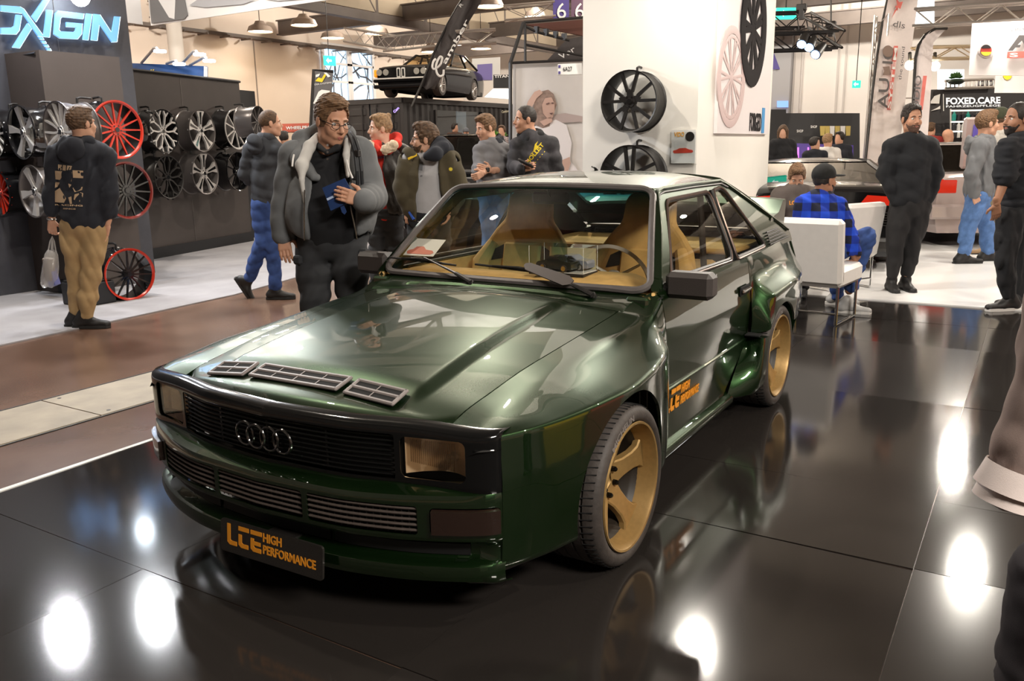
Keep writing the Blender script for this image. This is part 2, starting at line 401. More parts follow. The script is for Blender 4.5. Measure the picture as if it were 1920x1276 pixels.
# moulding along the door and its handle
for i, d in enumerate(doors):
    sg = 1 if i == 0 else -1
    m = MB(); m.box((-1.29, sg*.797, .436), (1.17, .016, .018), bev=.005); m.obj('door_moulding', PAINT, d)
    m = MB(); m.box((-1.77, sg*.806, .715), (.15, .010, .05), bev=.004); m.obj('handle_recess', DARK, d)
    m = MB(); m.box((-1.765, sg*.820, .718), (.14, .014, .022), bev=.005); m.obj('door_handle', CHROME, d)
    o = (-.722, .789, .322) if sg > 0 else (-1.02, -.789, .322)
    ex = (-1, 0, 0) if sg > 0 else (1, 0, 0)
    m = MB(); poly_letters(m, [[(0, .12), (.08, 0), (.30, 0), (.30, .2), (.13, .2), (.10, .25), (.10, 1), (0, 1)],
        [(.36, .12), (.44, 0), (.66, 0), (.66, .2), (.49, .2), (.46, .25), (.46, .62), (.36, .62)], [(.36, .80), (.68, .80), (.68, 1), (.36, 1)],
        [(.74, .12), (.82, 0), (1.06, 0), (1.06, .2), (.87, .2), (.84, .25), (.84, .32), (1.04, .32), (1.04, .50), (.84, .50), (.84, .62), (.74, .62)], [(.74, .80), (1.08, .80), (1.08, 1), (.74, 1)]], o, ex, (0, .07*sg, 1), .15, .10, .003)
    put_text(m, 'HIGH', np.array(o)+np.array(ex)*.175+A(0, sg*.005, .058), ex, (0, .07*sg, 1), .10, .04, .015, th=.004)
    put_text(m, 'PERFORMANCE', np.array(o)+np.array(ex)*.175+A(0, sg*.002, .004), ex, (0, .07*sg, 1), .235, .04, .015, th=.004)
    m.obj('door_lettering', ORANGE, d)['label'] = 'orange lettering low on the door'
# ---- hood
fzs = pchip(ST_F, [p[1] for p in F_ROWS[0]]); fys = pchip(ST_F, [p[0] for p in F_ROWS[0]])
fzc = pchip([.76, .70, .64, .3, 0, -.3, -.60], [.670, .682, .691, .752, .792, .818, .836])
def xf(y): return .738-.10*min(1, abs(y)/.60)**2-(.045*max(0, (abs(y)-.52)/.10)**2)
def sm(t): t = min(1, max(0, t)); return t*t*(3-2*t)
def hz(x, y):
    ys = float(fys(x)); zs = float(fzs(x)); zc = float(fzc(x)); yb = .42+.03*(x/.7)
    b = .020*sm((yb+.03-abs(y))/.05)*sm((.60-x)/.12)*sm((x+.62)/.2)
    zz = zs+(zc-zs)*(1-min(1, abs(y)/ys)**2.2)+b
    e = (xf(y)-x)/.035
    if e < 1: zz -= .020*(1-max(0, e))**2
    return zz
P = []
for t in np.linspace(0, 1, 70):
    row = []
    for s in np.linspace(-1, 1, 121):
        y0 = s*.62; x = xf(y0)+(-.525-xf(y0))*t; y = s*(float(fys(x))-.004); row.append((x, y, hz(x, y)))
    P.append(row)
mb = MB().grid(P).solid(.01); mb.obj('hood', PAINT, car, True, 50)
cow = []
for t in np.linspace(0, 1, 16):
    row = []
    for s in np.linspace(-1, 1, 81):
        x = -.531-.125*t; y = s*(float(fys(-.60))+.035*t*t); z = hz(-.525, y)+(.862-.012*abs(s)**2-hz(-.525, y))*t**.8-.006*(1 if (.25 < t < .6 and abs(y) < .5 and int(t*15) % 2) else 0); row.append((x-.04*t*s*s, y, z))
    cow.append(row)
MB().grid(cow).solid(.008).obj('cowl', PAINT, car, True, 30)
# gap liner below the hood seams
mb = MB(); mb.grid([[(x, s*(float(fys(x))+dy), float(fzs(x))-.02) for s, dy in ((1, -.06), (1, .05))] for x in np.linspace(.6, -.69, 30)]); both('seam_liner', mb, DARK)
VENTGREY = mat('vent grey plastic', (.22, .19, .18), .45, noise=.1)
for y0, y1 in ((-.458, -.268), (-.238, .178), (.205, .415)):
    xa, xb = .545, .640; v = MB()
    def hp(x, y, dz=0): return A(x, y, hz(x-.012*(abs(y) > .24), y)+dz)
    c = hp((xa+xb)/2, (y0+y1)/2, .006); ex = unit(hp(xb, (y0+y1)/2)-hp(xa, (y0+y1)/2)); ey = unit(hp((xa+xb)/2, y1-.02)-hp((xa+xb)/2, y0+.02)); ez = np.cross(ex, ey); W = y1-y0
    fr = lambda m: m.xf(c, ex, ey, ez)
    m = MB(); m.box((0, 0, .001), (.080, W-.01, .010)); vo = fr(m).obj('hood_vent', DARK, car)
    m = MB()
    for xx in (-.038, 0, .038): m.box((xx, 0, .004), (.015, W, .012), bev=.004)
    for yy in (-W/2+.006, W/2-.006): m.box((0, yy, .004), (.09, .014, .012), bev=.004)
    for k in range(1, 4 if W > .3 else 2): m.box((0, -W/2+W*k/(4 if W > .3 else 2), .003), (.08, .003, .010))
    fr(m).obj('vent_frame', VENTGREY, vo)
# ---- black fascia with grille and headlamps
fx = pchip([0, .3, .5, .62, .715, .765, .792, .80], [.792, .768, .722, .694, .672, .652, .628, .612])
fx2 = lambda y, d=0.: float(fx(abs(y)))-d
ys = np.concatenate([np.linspace(0, .76, 70), np.linspace(.765, .80, 12)])
P = []
for y in ys:
    x = fx2(y); dz = -.012*sm((abs(y)-.5)/.3)
    prof = [(x-.055, .664), (x-.02, .662), (x-.004, .652), (x, .640)]+[(x+.0, z) for z in np.linspace(.628, .485, 15)]+[(x, .475), (x-.004, .462), (x-.06, .455)]
    P.append([(a, y, b+dz*(b > .6)) for a, b in prof])
def rrect(y0, y1, z0, z1, r):
    def f(p):
        qx = abs(p[1]-(y0+y1)/2)-(y1-y0)/2+r; qz = abs(p[2]-(z0+z1)/2)-(z1-z0)/2+r
        return math.hypot(max(qx, 0), max(qz, 0))+min(max(qx, qz), 0)-r
    return f
mb = MB().grid(P)
for h in (rrect(-.487, .487, .482, .626, .006), rrect(.505, .712, .492, .622, .02)): mb.v, mb.f = clip(mb.v, mb.f, h)
V2 = [(x, -y, z) for x, y, z in mb.v]; F2 = [q[::-1] for q in mb.f]
mb.m = [0]*len(mb.f); mb.add(V2, F2); mb.solid(.004).obj('fascia', GLOSSBLK, car, True, 40)
g = thing('grille', '', 'x'); del g['label'], g['category']; g.name = 'grille'; g.parent = car
yy = np.linspace(-.49, .49, 41)
MB().grid([[(fx2(y, .04), y, z) for y in yy] for z in (.48, .63)]).obj('backing', DARK, g)
for k in range(9):
    z = .492+k*.0155
    MB().tube([(fx2(y, .012), y, z) for y in yy], .0042, 6, flat=1.0).obj('slat', GLOSSBLK, g)
for y in (-.245, 0, .245): MB().box((fx2(y, .016), y, .554), (.008, .008, .14)).obj('divider', GLOSSBLK, g)
em = thing('ring_emblem', '', 'x'); del em['label'], em['category']; em.parent = car; em['label'] = 'black chrome emblem of four interlocking rings'
BLKCHR = mat('black chrome', (.22, .22, .22), .12, 1.)
for k in range(4):
    y = (k-1.5)*.0585; t = np.linspace(0, 2*math.pi, 33)[:-1]
    MB().tube([(fx2(y)+.010+.003*(k % 2), y+.0395*math.cos(a), .556+.0395*math.sin(a)) for a in t], .0052, 8, closed=True).obj('ring', BLKCHR, em)
LENS = glass('headlamp glass', (.95, .86, .74), 1.5)
REFL = mat('lamp reflector', (1.0, .84, .66), .30, .35, bump=.3, bscale=30)
for sg in (1, -1):
    hl = MB(); n1, n2 = 25, 9
    for a in range(1):
        hl.grid([[(fx2(y, .075-.05*abs((y-.608)/.104)**2), sg*y, z) for z in np.linspace(.495, .62, n2)] for y in np.linspace(.505, .712, n1)])
    ho = hl.obj('headlamp', REFL, car); ho['label'] = 'rectangular headlamp with ribbed glass lens'
    MB().tube([(fx2(.65, .05), sg*.65, .556), (fx2(.65, .025), sg*.65, .556)], .016, 12).obj('bulb', CHROME, ho)
    MB().grid([[(fx2(y, .008), sg*y, z) for z in np.linspace(.493, .621, 6)] for y in np.linspace(.506, .711, 10)]).obj('lens', LENS, ho)
    rb = MB()
    for y in np.linspace(.535, .675, 22): rb.tube([(fx2(y, .011), sg*y, .523+.018*(.675-y)/.14), (fx2(y, .011), sg*y, .612)], .0026, 5, cap=False)
    r_ = rb.obj('lens_ribs', glass('ribbed glass', (.95, .88, .78), 2.6), ho); r_['kind'] = 'stuff'
# ---- bumper
bx = pchip([0, .3, .5, .65, .74, .785, .803], [.848, .828, .782, .722, .674, .638, .607])
bx2 = lambda y, d=0.: float(bx(abs(y)))-d
ysb = np.concatenate([np.linspace(0, .76, 110), np.linspace(.763, .803, 26)])
P = []
for y in ysb:
    x = bx2(y); s = 1-.6*sm((abs(y)-.70)/.1)
    cz = .006*sm((abs(y)-.3)/.4)
    prof = [(x-.075*s, .474+cz), (x-.03*s, .462+cz), (x-.006*s, .452+cz), (x, .438)]+[(x, z) for z in np.linspace(.43, .322, 28)]+[(x-.004*s, .312), (x-.03*s, .302), (x-.055*s, .292), (x-.06*s, .282), (x-.06*s, .25), (x-.05*s, .240), (x-.018*s, .236), (x-.004*s, .228), (x, .205), (x-.006*s, .18), (x-.03*s, .168), (x-(.2*s if abs(y) < .7 else .04), .160)]
    P.append([(a, y, b) for a, b in prof])
mb = MB().grid(P)
INS = [(-.19, .19), (.215, .585)]
for h in (rrect(-.195, .195, .332, .424, .01), rrect(.215, .585, .332, .424, .01), rrect(.62, .797, .336, .420, .012)):
    mb.v, mb.f = clip(mb.v, mb.f, h)
V2 = [(x, -y, z) for x, y, z in mb.v]; F2 = [q[::-1] for q in mb.f]; mb.m = [0]*len(mb.f); mb.add(V2, F2)
bump = mb.solid(.004).obj('front_bumper', PAINT, car, True, 40)
SLOT = mat('slot shade black', (.006, .006, .006), .5)  # the shadow inside the bumper recess is put in as black
for a, b in ((-.70, -.27), (-.25, .25), (.27, .70)):
    mb = MB(); mb.grid([[(bx2(y, .057), y, z) for y in np.linspace(a, b, 24)] for z in (.249, .285)]); mb.solid(-.004); mb.obj('slot_shade', SLOT, bump)
BROWNBLK = mat('grille insert plastic', (.075, .058, .050), .5, noise=.15, nscale=60)
for a, b in ((-.585, -.215), (-.195, .195), (.215, .585)):
    ins = MB().grid([[(bx2(y, .035), y, z) for y in np.linspace(a, b, 16)] for z in (.328, .428)]).obj('bumper_grille', DARK, car)
    for k in range(5):
        z = .344+k*.0175; mbs = MB(); P1 = [(bx2(y, .008), y, z) for y in np.linspace(a, b, 16)]
        mbs.tube(P1, .0046, 6); mbs.obj('slat', BROWNBLK, ins)
    fm = MB()
    for y in np.arange(a+.01, b, .022): fm.box((bx2(y, .022), y, .378), (.022, .0025, .09))
    fo = fm.obj('fins', SATBLK, ins); fo['kind'] = 'stuff'
SMOKE = mat('smoked lamp', (.022, .012, .009), .2, 0, .6, bump=.15, bscale=140)
for sg in (1, -1):
    t = np.linspace(.625, .792, 24)
    o = MB().grid([[(bx2(y, .004), sg*y, z) for y in t] for z in np.linspace(.341, .415, 8)]).solid(-.02*sg).obj('turn_signal', SMOKE, car); o['label'] = 'smoked wraparound turn signal lens'
    for y in (.655, .775): MB().sphere((bx2(y)+.001, sg*y, .378), .005, 8, 6).obj('screw', CHROME, o)
# number plate
CARB = mat('carbon plate', (.022, .019, .017), .35, 0, .5, noise=.5, nscale=300)
pl = MB(); c = A(.868, .075, .216); ex = unit((-.02, 1, 0)); ez = unit((-.10, 0, 1)); nx = unit(np.cross(ex, ez))
def rpoly(w, h, r, n=5): return [(sx*(w/2-r)+r*math.cos(a), sy*(h/2-r)+r*math.sin(a)) for sx, sy, a0 in ((1, 1, 0), (-1, 1, 1), (-1, -1, 2), (1, -1, 3)) for a in np.linspace(a0*math.pi/2, (a0+1)*math.pi/2, n)]
pl.prism(rpoly(.455, .112, .012), c, ex, ez, .008); plo = pl.obj('number_plate', CARB, car, False); plo['label'] = 'dark show plate with orange lettering'
m = MB(); o = c+nx*.008-ex*.195-ez*.028
poly_letters(m, [[(0, .12), (.08, 0), (.30, 0), (.30, .2), (.13, .2), (.10, .25), (.10, 1), (0, 1)],
    [(.36, .12), (.44, 0), (.66, 0), (.66, .2), (.49, .2), (.46, .25), (.46, .62), (.36, .62)], [(.36, .80), (.68, .80), (.68, 1), (.36, 1)],
    [(.74, .12), (.82, 0), (1.06, 0), (1.06, .2), (.87, .2), (.84, .25), (.84, .32), (1.04, .32), (1.04, .50), (.84, .50), (.84, .62), (.74, .62)], [(.74, .80), (1.08, .80), (1.08, 1), (.74, 1)]], o, ex, ez, .148, .072, .0015)
put_text(m, 'HIGH', o+ex*.166+ez*.043, ex, ez, .082, .030, .02, th=.0015)
put_text(m, 'PERFORMANCE', o+ex*.166+ez*.003, ex, ez, .228, .030, .02, th=.0015)
m.obj('plate_lettering', ORANGE, plo, False)
MB().box((.80, .075, .23), (.13, .12, .03)).obj('plate_bracket', SATBLK, car)
# ---- greenhouse
fyg = pchip([.85, .95, 1.1, 1.20, 1.27], [.757, .722, .650, .596, .552])
OUT = [(-.695, .857), (-1.112, 1.268), (-2.06, 1.268), (-2.955, .915), (-2.955, .857)]
def sdpoly(Q):
    n = len(Q); ar = sum(Q[i][0]*Q[(i+1) % n][1]-Q[(i+1) % n][0]*Q[i][1] for i in range(n)); s = 1 if ar > 0 else -1
    L = []
    for i in range(n):
        a, b = np.array(Q[i]), np.array(Q[(i+1) % n]); d = (b-a)/np.linalg.norm(b-a); L.append((a[0], a[1], d[1]*s, -d[0]*s))
    return lambda p: max((p[0]-ax)*nx_+(p[2]-az)*nz for ax, az, nx_, nz in L)
WIN = [[(-.868, .888), (-1.19, 1.205), (-1.785, 1.218), (-1.715, .880)], [(-1.795, .878), (-1.868, 1.216), (-2.03, 1.222), (-2.335, .885)]]
xs_, zs_ = np.linspace(-.68, -2.97, 140), np.linspace(1.272, .855, 32)
G = [[(x, float(fyg(z)), z) for z in zs_] for x in xs_]
mb = MB().grid(G); so = sdpoly(OUT); mb.v, mb.f = clip(mb.v, mb.f, lambda p: -so(p))
for Wq in WIN: sw = sdpoly(Wq); mb.v, mb.f = clip(mb.v, mb.f, lambda p: sw(p)-.012)
mb.m = [0]*len(mb.f); mb.solid(.03); both('side_frame', mb, PAINT)
SG = glass('side glass', (.80, .78, .70), 1.55)
for k, Wq in enumerate(WIN):
    mb = MB().grid([[(x, y-.008, z) for x, y, z in r] for r in G[::2]]); sw = sdpoly(Wq); mb.v, mb.f = clip(mb.v, mb.f, lambda p: .016-sw(p)); mb.m = [0]*len(mb.f)
    win = both('side_window', mb, SG)
    # trim line around the pane
    ring = []
    n = len(Wq); cx = np.mean(Wq, 0)
    for i in range(n):
        a, b, c = map(np.array, (Wq[i-1], Wq[i], Wq[(i+1) % n])); b2 = b+(b-cx)/np.linalg.norm(b-cx)*.012
        for t in np.linspace(0, 1, 5):
            s = b2+unit(a-b)*.045; e = b2+unit(c-b)*.045; ring.append((1-t)**2*s+2*t*(1-t)*b2+t*t*e)
    tr = MB().tube([(p[0], float(fyg(p[1]))+.002, p[1]) for p in ring], .0085, 6, closed=True); both('window_trim', tr, BRONZE)
    tr = MB().tube([(p[0]+(cx[0]-p[0])*.03, float(fyg(p[1]))-.002, p[1]+(cx[1]-p[1])*.05) for p in ring], .010, 6, closed=True); both('window_rubber', tr, SATBLK)
# door post in gloss black and rain gutter
tr = MB().tube([(x, float(fyg(z))+.006, z) for x, z in ((-1.755, .872), (-1.83, 1.225))], .018, 6, flat=.5); both('door_post', tr, GLOSSBLK)
gut = [(-.715, .868), (-.95, 1.10), (-1.10, 1.238), (-1.135, 1.258), (-1.2, 1.266), (-1.6, 1.27), (-2.04, 1.268), (-2.12, 1.245), (-2.5, 1.09), (-2.90, .93)]
both('rain_gutter', MB().tube([(x, float(fyg(z))+.008, z) for x, z in gut], .009, 6), PAINT)
both('gutter_shadow', MB().tube([(x-.002, float(fyg(z-.018))+.004, z-.018) for x, z in gut[2:8]], .006, 6), SATBLK)
# roof
zr = pchip([-1.04, -1.12, -1.3, -1.55, -1.85, -2.0, -2.10], [1.283, 1.300, 1.322, 1.334, 1.328, 1.315, 1.295])
P = []
for t in np.linspace(0, 1, 40):
    row = []
    for s in np.linspace(-1, 1, 61):
        x = -1.05-.065*s*s+(-2.09+.03*s*s+1.05+.065*s*s)*t; y = s*.556; z = 1.268+(float(zr(x))-1.268)*(1-abs(s)**3.2); row.append((x, y, z))
    P.append(row)
MB().grid(P).solid(.02).obj('roof', PAINT, car, True, 50)
MB().tube([(-1.86, -.10, 1.328), (-1.84, -.10, 1.345), (-1.80, -.1, 1.35)], [.012, .008, .004], 8).obj('aerial_base', SATBLK, car)
# headliner
MB().grid([[(x-.01, y*.96, z-.03) for x, y, z in r[::4]] for r in P[1::3]]).obj('headliner', mat('dark headliner', (.05, .035, .025), .9), car)
# hatch with rear window
P = []
for t in np.linspace(0, 1, 30):
    row = []
    for s in np.linspace(-1, 1, 41):
        x = -2.06-.03*(1-s*s)-.89*t; z0 = 1.262+.03*(1-abs(s)**3)-(.345+.02*(1-s*s))*t+.02*math.sin(math.pi*t); row.append((x, s*(.553+.145*t), z0))
    P.append(row)
hole = lambda p: max(abs(p[1])-.47-.12*(-2.1-p[0]), p[0]+2.16, -2.62-p[0])
mb = MB().grid(P); mb.v, mb.f = clip(mb.v, mb.f, hole); mb.m = [0]*len(mb.f); mb.solid(-.02).obj('hatch', PAINT, car)
mb = MB().grid(P); mb.v, mb.f = clip(mb.v, mb.f, lambda p: .01-hole(p)); mb.m = [0]*len(mb.f); mb.obj('rear_window', glass('rear glass', (.75, .85, .8)), car)
# tail
P = [[(x-.05*(1-s*s), s*y, z) for s in np.linspace(-1, 1, 21)] for x, y, z in ((-2.93, .70, .92), (-3.02, .70, .905), (-3.05, .715, .88), (-3.06, .755, .75), (-3.07, .78, .6), (-3.12, .78, .50), (-3.14, .775, .35), (-3.10, .75, .2), (-2.9, .70, .16))]
MB().grid(P).solid(.01).obj('tail_panel', PAINT, car)
mb = MB(); mb.box((-3.06, .60, .72), (.02, .28, .12), bev=.006); both('tail_lamp', mb, mat('tail lamp red', (.35, .01, .01), .15, 0, 1.))
# C-pillar louvres
for k in range(5):
    m = MB(); z = .885+k*.017
    m.tube([(x, float(fyg(min(z, 1.2)))+.010, z+(-x-2.42)*.02) for x in (-2.42+.0*k, -2.84+.045*k)], .0055, 6); both('pillar_louvre', m, SATBLK)
# spoiler
P = []
for s in np.linspace(-1, 1, 41):
    y = .70*s; k = 1-.25*abs(s)**6; e = 0.0
    P.append([(-2.62, y, 1.02), (-2.70, y, 1.03), (-2.80, y, 1.045), (-2.88, y*1.0, 1.07+.05*k), (-2.95, y, 1.075+.055*k), (-2.965, y, 1.06+.05*k), (-2.95, y, 1.02), (-2.93, y, .93)])
P = np.array(P); m = MB().grid(P)
for e in (0, -1):
    r = P[e]; m.add([*r, (-2.62, r[0][1], .97)], [tuple(range(9)) if e else tuple(range(9))[::-1]])
m.obj('spoiler', PAINT, car, True, 50)
# windscreen and seal
def ws(s, t):
    b = A(-.648-.045*s*s, .722*s, .868-.004*s*s); q = A(-1.056-.055*s*s, .556*s, 1.280-.016*s*s)
    return b+(q-b)*t+A(.012, 0, .012)*math.sin(math.pi*t)*(1-s*s*.5)
MB().grid([[ws(s, t) for s in np.linspace(-.99, .99, 25)] for t in np.linspace(.01, .99, 12)]).obj('windscreen', glass('windscreen glass', (.93, .92, .86), 1.45, 0, (1.12, 1.24, (.03, .30, .36))), car)
ring = []
def rr(s, t):
    return ws(s, t)
c = .11
for (s0, t0, a0) in ((1-c, .09, -90), (1-c, .91, 0), (-1+c, .91, 90), (-1+c, .09, 180)):
    for a in np.linspace(a0, a0+90, 7): ring.append(rr(s0+c*math.cos(math.radians(a)), t0+.09*math.sin(math.radians(a))))
dense = []
for i in range(len(ring)):
    a, b = ring[i], ring[(i+1) % len(ring)]; dense.append(a)
seg = []
for i in range(len(ring)):
    seg.append(ring[i])
    if i % 7 == 6:
        k = [(1, 0), (0, 1), (-1, 0), (0, -1)][i//7]
        for q in np.linspace(0, 1, 12)[1:-1]:
            if i//7 == 0: seg.append(rr(1, .09+.82*q))
            if i//7 == 1: seg.append(rr(1-c-(2-2*c)*q, 1))
            if i//7 == 2: seg.append(rr(-1, .91-.82*q))
            if i//7 == 3: seg.append(rr(-1+c+(2-2*c)*q, 0))
MB().tube(seg, .017, 8, closed=True).obj('windscreen_seal', GREYTRIM, car)
# body filler below the screen corner: A-pillar foot
mb = MB().grid([[ws(1, t)+A(0, .004, -.004) for t in np.linspace(0, 1, 12)], [A(-.70-.415*t, float(fyg(.857+.41*t))+.004, .857+.41*t) for t in np.linspace(0, 1, 12)]]).solid(.01); both('windscreen_pillar', mb, PAINT)
# ---- wipers
nW = unit((.423, 0, .41))
def wp(u, v, d=.02): return onP(u, v, (-.63+.03*d, 0, .862+.03*d), nW)+nW*d
for piv, arm, b0, b1, cover in (((885, 532), (800, 489), (733, 485), (857, 500), None), ((1113, 556), (1000, 511), (893, 498), (1066, 521), ((990, 506), (1078, 538)))):
    p = wp(*piv, .005); r = MB()
    r.tube([p-nW*.03, p+nW*.012], [.018, .014], 12); a = wp(*arm, .03); q = p+(a-p)*.28+nW*.02
    r.tube([p+nW*.008, q], [.017, .012], 8, flat=.7); r.tube([q, a], [.009, .005], 8, flat=.6)
    wo = r.obj('wiper', SATBLK, car); wo['label'] = 'black wiper with a wide wind deflector on the arm' if cover else 'black wiper with a plain thin arm'
    b = MB(); B0, B1 = wp(*b0, .012), wp(*b1, .012); m_ = (B0+B1)/2; b.tube([B0, m_+nW*.004, B1], [.005, .007, .005], 6)
    b.tube([B0*.8+B1*.2+nW*.008, m_+nW*.02, B0*.2+B1*.8+nW*.008], [.003, .006, .003], 6); b.obj('wiper_blade', SATBLK, wo)
    if cover:
        c0, c1 = wp(*cover[0], .035), wp(*cover[1], .03); d = unit(c1-c0); sd = unit(np.cross(nW, d)); cv = MB()
        cv.prism([(0, -.006), (.02, -.022), (np.linalg.norm(c1-c0)-.03, -.03), (np.linalg.norm(c1-c0), -.012), (np.linalg.norm(c1-c0), .012), (np.linalg.norm(c1-c0)-.03, .024), (.02, .018), (0, .006)], c0, d, sd, .008)
        cv.obj('wind_deflector', mat('matt brown plastic', (.06, .045, .04), .4), wo)
# ---- mirrors
for sg, k in ((1, 0), (-1, 1)):
    m = MB(); m.box((-.80, sg*.862, .886), (.10, .205, .112), bev=.02); mo = m.obj('door_mirror', mat('mirror black plastic', (.042, .034, .031), .5, bump=.1, bscale=200), car); mo['label'] = 'square black door mirror'
    m = MB(); m.box((-.80, sg*.765, .862), (.07, .05, .06), bev=.012); m.obj('mirror_foot', SATBLK, mo)
    m = MB(); m.box((-.852, sg*.862, .886), (.004, .18, .09)); m.obj('mirror_glass', CHROME, mo)
# ---- wheels
TY = MB()
prof = [(.232, -.118), (.238, -.126), (.262, -.131), (.277, -.124), (.286, -.108)]
for a in (-.075, -.030, .015, .060): prof += [(.290, a-.012), (.290, a), (.283, a+.002), (.283, a+.009), (.290, a+.011)]
prof += [(.290, .085), (.286, .106), (.280, .116), (.271, .1225), (.262, .1265), (.250, .127), (.240, .122), (.233, .114)]
TY.lathe(prof, (0, 0, 0), (0, 1, 0), 72)
sip = MB()
for k in range(72):
    a = 2*math.pi*k/72; ca, sa = math.cos(a), math.sin(a)
    for y0, y1, dx in ((.062, .108, .03), (-.108, -.07, -.03)):
        P0 = A(.2905*ca, y0, .2905*sa); a2 = a+dx; P1 = A(.2885*math.cos(a2), y1, .2885*math.sin(a2)); sip.tube([P0, P1], .0022, 4, cap=False)
def wheel(x, yface, sg):
    y0 = yface-.125
    w_ = MB(); w_.v = [(a, b, c) for a, b, c in TY.v]; w_.f = TY.f; w_.m = TY.m
    fl = lambda mb: mb if sg > 0 else mb.mirror()
    def place(mb, name, m, parent, ang=35):
        mb.v = [(a+x, b+y0, c+.29) for a, b, c in mb.v]
        return fl(mb).obj(name, m, parent, True, ang)
    root = thing('w', '', 'x', (x, sg*y0, .29)); del root['label'], root['category']; root.name = 'wheel'; root.parent = car
    t = place(w_, 'tyre', RUBBER, root)
    s_ = MB(); s_.v = list(sip.v); s_.f = sip.f; s_.m = sip.m; so_ = place(s_, 'tread_sipes', DARK, t); so_['kind'] = 'stuff'
    if sg > 0:
        m = MB(); V, F = text_mesh('MICHELIN', .03); W_, H_ = V[:, 0].max(), V[:, 1].max(); a0 = math.radians(133); span = math.radians(42)
        pts = []
        for px, py, _ in V:
            th = a0-span*px/W_; rr_ = .244+.022*py/H_; pts.append((-rr_*math.cos(th)*-1, .1285-.002*(py/H_), rr_*math.sin(th)))
        # seen from outside (+y) the text must read left to right with +x on the left
        pts = [(-p[0], p[1], p[2]) for p in pts]
        m.add(pts, F); place(m, 'tyre_lettering', mat('raised pale rubber', (.17, .15, .14), .5), t)
    rim = MB(); rim.lathe([(.226, .110), (.233, .120), (.231, .126), (.224, .124), (.219, .112), (.214, .085), (.208, .066), (.205, .052)], (0, 0, 0), (0, 1, 0), 72)
    r_ = place(rim, 'rim', GOLD, root)
    rim = MB(); rim.lathe([(.2065, .056), (.197, .040), (.190, .03), (.186, -.11), (.20, -.12), (.232, -.12), (.236, .10), (.2065, .056)], (0, 0, 0), (0, 1, 0), 60); place(rim, 'inner_barrel', mat('dark brown barrel', (.022, .015, .009), .5), r_)  # inside of the rim coloured darker than its gold face
    # spokes
    for k in range(5):
        a = math.radians(93+72*k); c_, s_2 = math.cos(a), math.sin(a); sp = MB(); P = []
        for rr_, hw, yy_, th in ((.030, .046, .026, .036), (.06, .048, .031, .036), (.10, .038, .046, .032), (.15, .037, .062, .028), (.182, .045, .071, .026), (.203, .066, .074, .024)):
            cx, cz = rr_*c_, rr_*s_2; tx, tz = -s_2, c_
            P.append([(cx-tx*hw, yy_-th, cz-tz*hw), (cx-tx*hw, yy_-.005, cz-tz*hw), (cx-tx*(hw-.006), yy_, cz-tz*(hw-.006)), (cx+tx*(hw-.006), yy_, cz+tz*(hw-.006)), (cx+tx*hw, yy_-.005, cz+tz*hw), (cx+tx*hw, yy_-th, cz+tz*hw)])
        sp.grid(P, flip=True); place(sp, 'spoke', GOLD, r_, 30)
    hb = MB(); hb.lathe([(.001, .016), (.03, .016), (.034, .020), (.040, .027), (.064, .029), (.070, .023), (.070, -.04)], (0, 0, 0), (0, 1, 0), 40); place(hb, 'hub', GOLD, r_)
    for k in range(5):
        a = math.radians(93+72*k+36); n_ = MB(); n_.tube([(.050*math.cos(a), .024, .050*math.sin(a)), (.050*math.cos(a), .043, .050*math.sin(a)), (.050*math.cos(a), .049, .050*math.sin(a))], [.011, .010, .005], 8); place(n_, 'lug_nut', mat('black steel', (.03, .03, .03), .25, 1.), r_)
    d = MB(); d.lathe([(.06, -.03), (.165, -.03), (.165, -.055), (.06, -.055)], (0, 0, 0), (0, 1, 0), 48); place(d, 'brake_disc', STEEL, root)
    d = MB(); d.lathe([(.0, -.118), (.19, -.118)], (0, 0, 0), (0, 1, 0), 32); place(d, 'back_plate', DARK, root)
    d = MB(); d.lathe([(.105, -.015), (.172, -.015), (.172, -.07), (.105, -.07)], (0, 0, 0), (0, 1, 0), 10, 0, True, math.radians(150), math.radians(215)); place(d, 'brake_caliper', CHROME, root)
for x, yf in ((0, .956), (-2.155, .913)):
    for sg in (1, -1):
        wheel(x, yf, sg)
        m = MB(); m.lathe([(.36, -.35), (.36, -.15)], (x, yf, .30), (0, 1, 0), 40, 0, False, 0, 2*math.pi); m.v, m.f = clip(m.v, m.f, lambda p: p[2]-.14); m.m = [0]*len(m.f)
        m.lathe([(.36, -.35), (.0, -.35)], (x, yf, .30), (0, 1, 0), 40)
        m.v, m.f = clip(m.v, m.f, lambda p: p[2]-.14); m.m = [0]*len(m.f)
        (m if sg > 0 else m.mirror()).obj('wheel_well', DARK, car)
# ---- underside and cabin
m = MB(); m.box((-.15, 0, .33), (1.3, 1.15, .30)); m.box((-1.25, 0, .24), (1.4, 1.45, .2)); m.box((-2.5, 0, .33), (1.0, 1.15, .3)); m.obj('underbody', DARK, car, False)
m = MB(); m.box((-1.35, 0, .40), (1.9, 1.44, .1)); m.obj('cabin_floor', mat('dark carpet', (.03, .02, .012), .95), car)
m = MB(); m.box((-1.30, .735, .66), (1.25, .03, .40), bev=.01); both('door_card', m, TAN)
m = MB(); m.box((-1.30, .74, .868), (1.1, .025, .012), bev=.004); both('window_rail', m, SATBLK)
m = MB(); m.box((-.685, .690, .812), (.13, .10, .07), bev=.01); both('pillar_foot', m, PAINT)
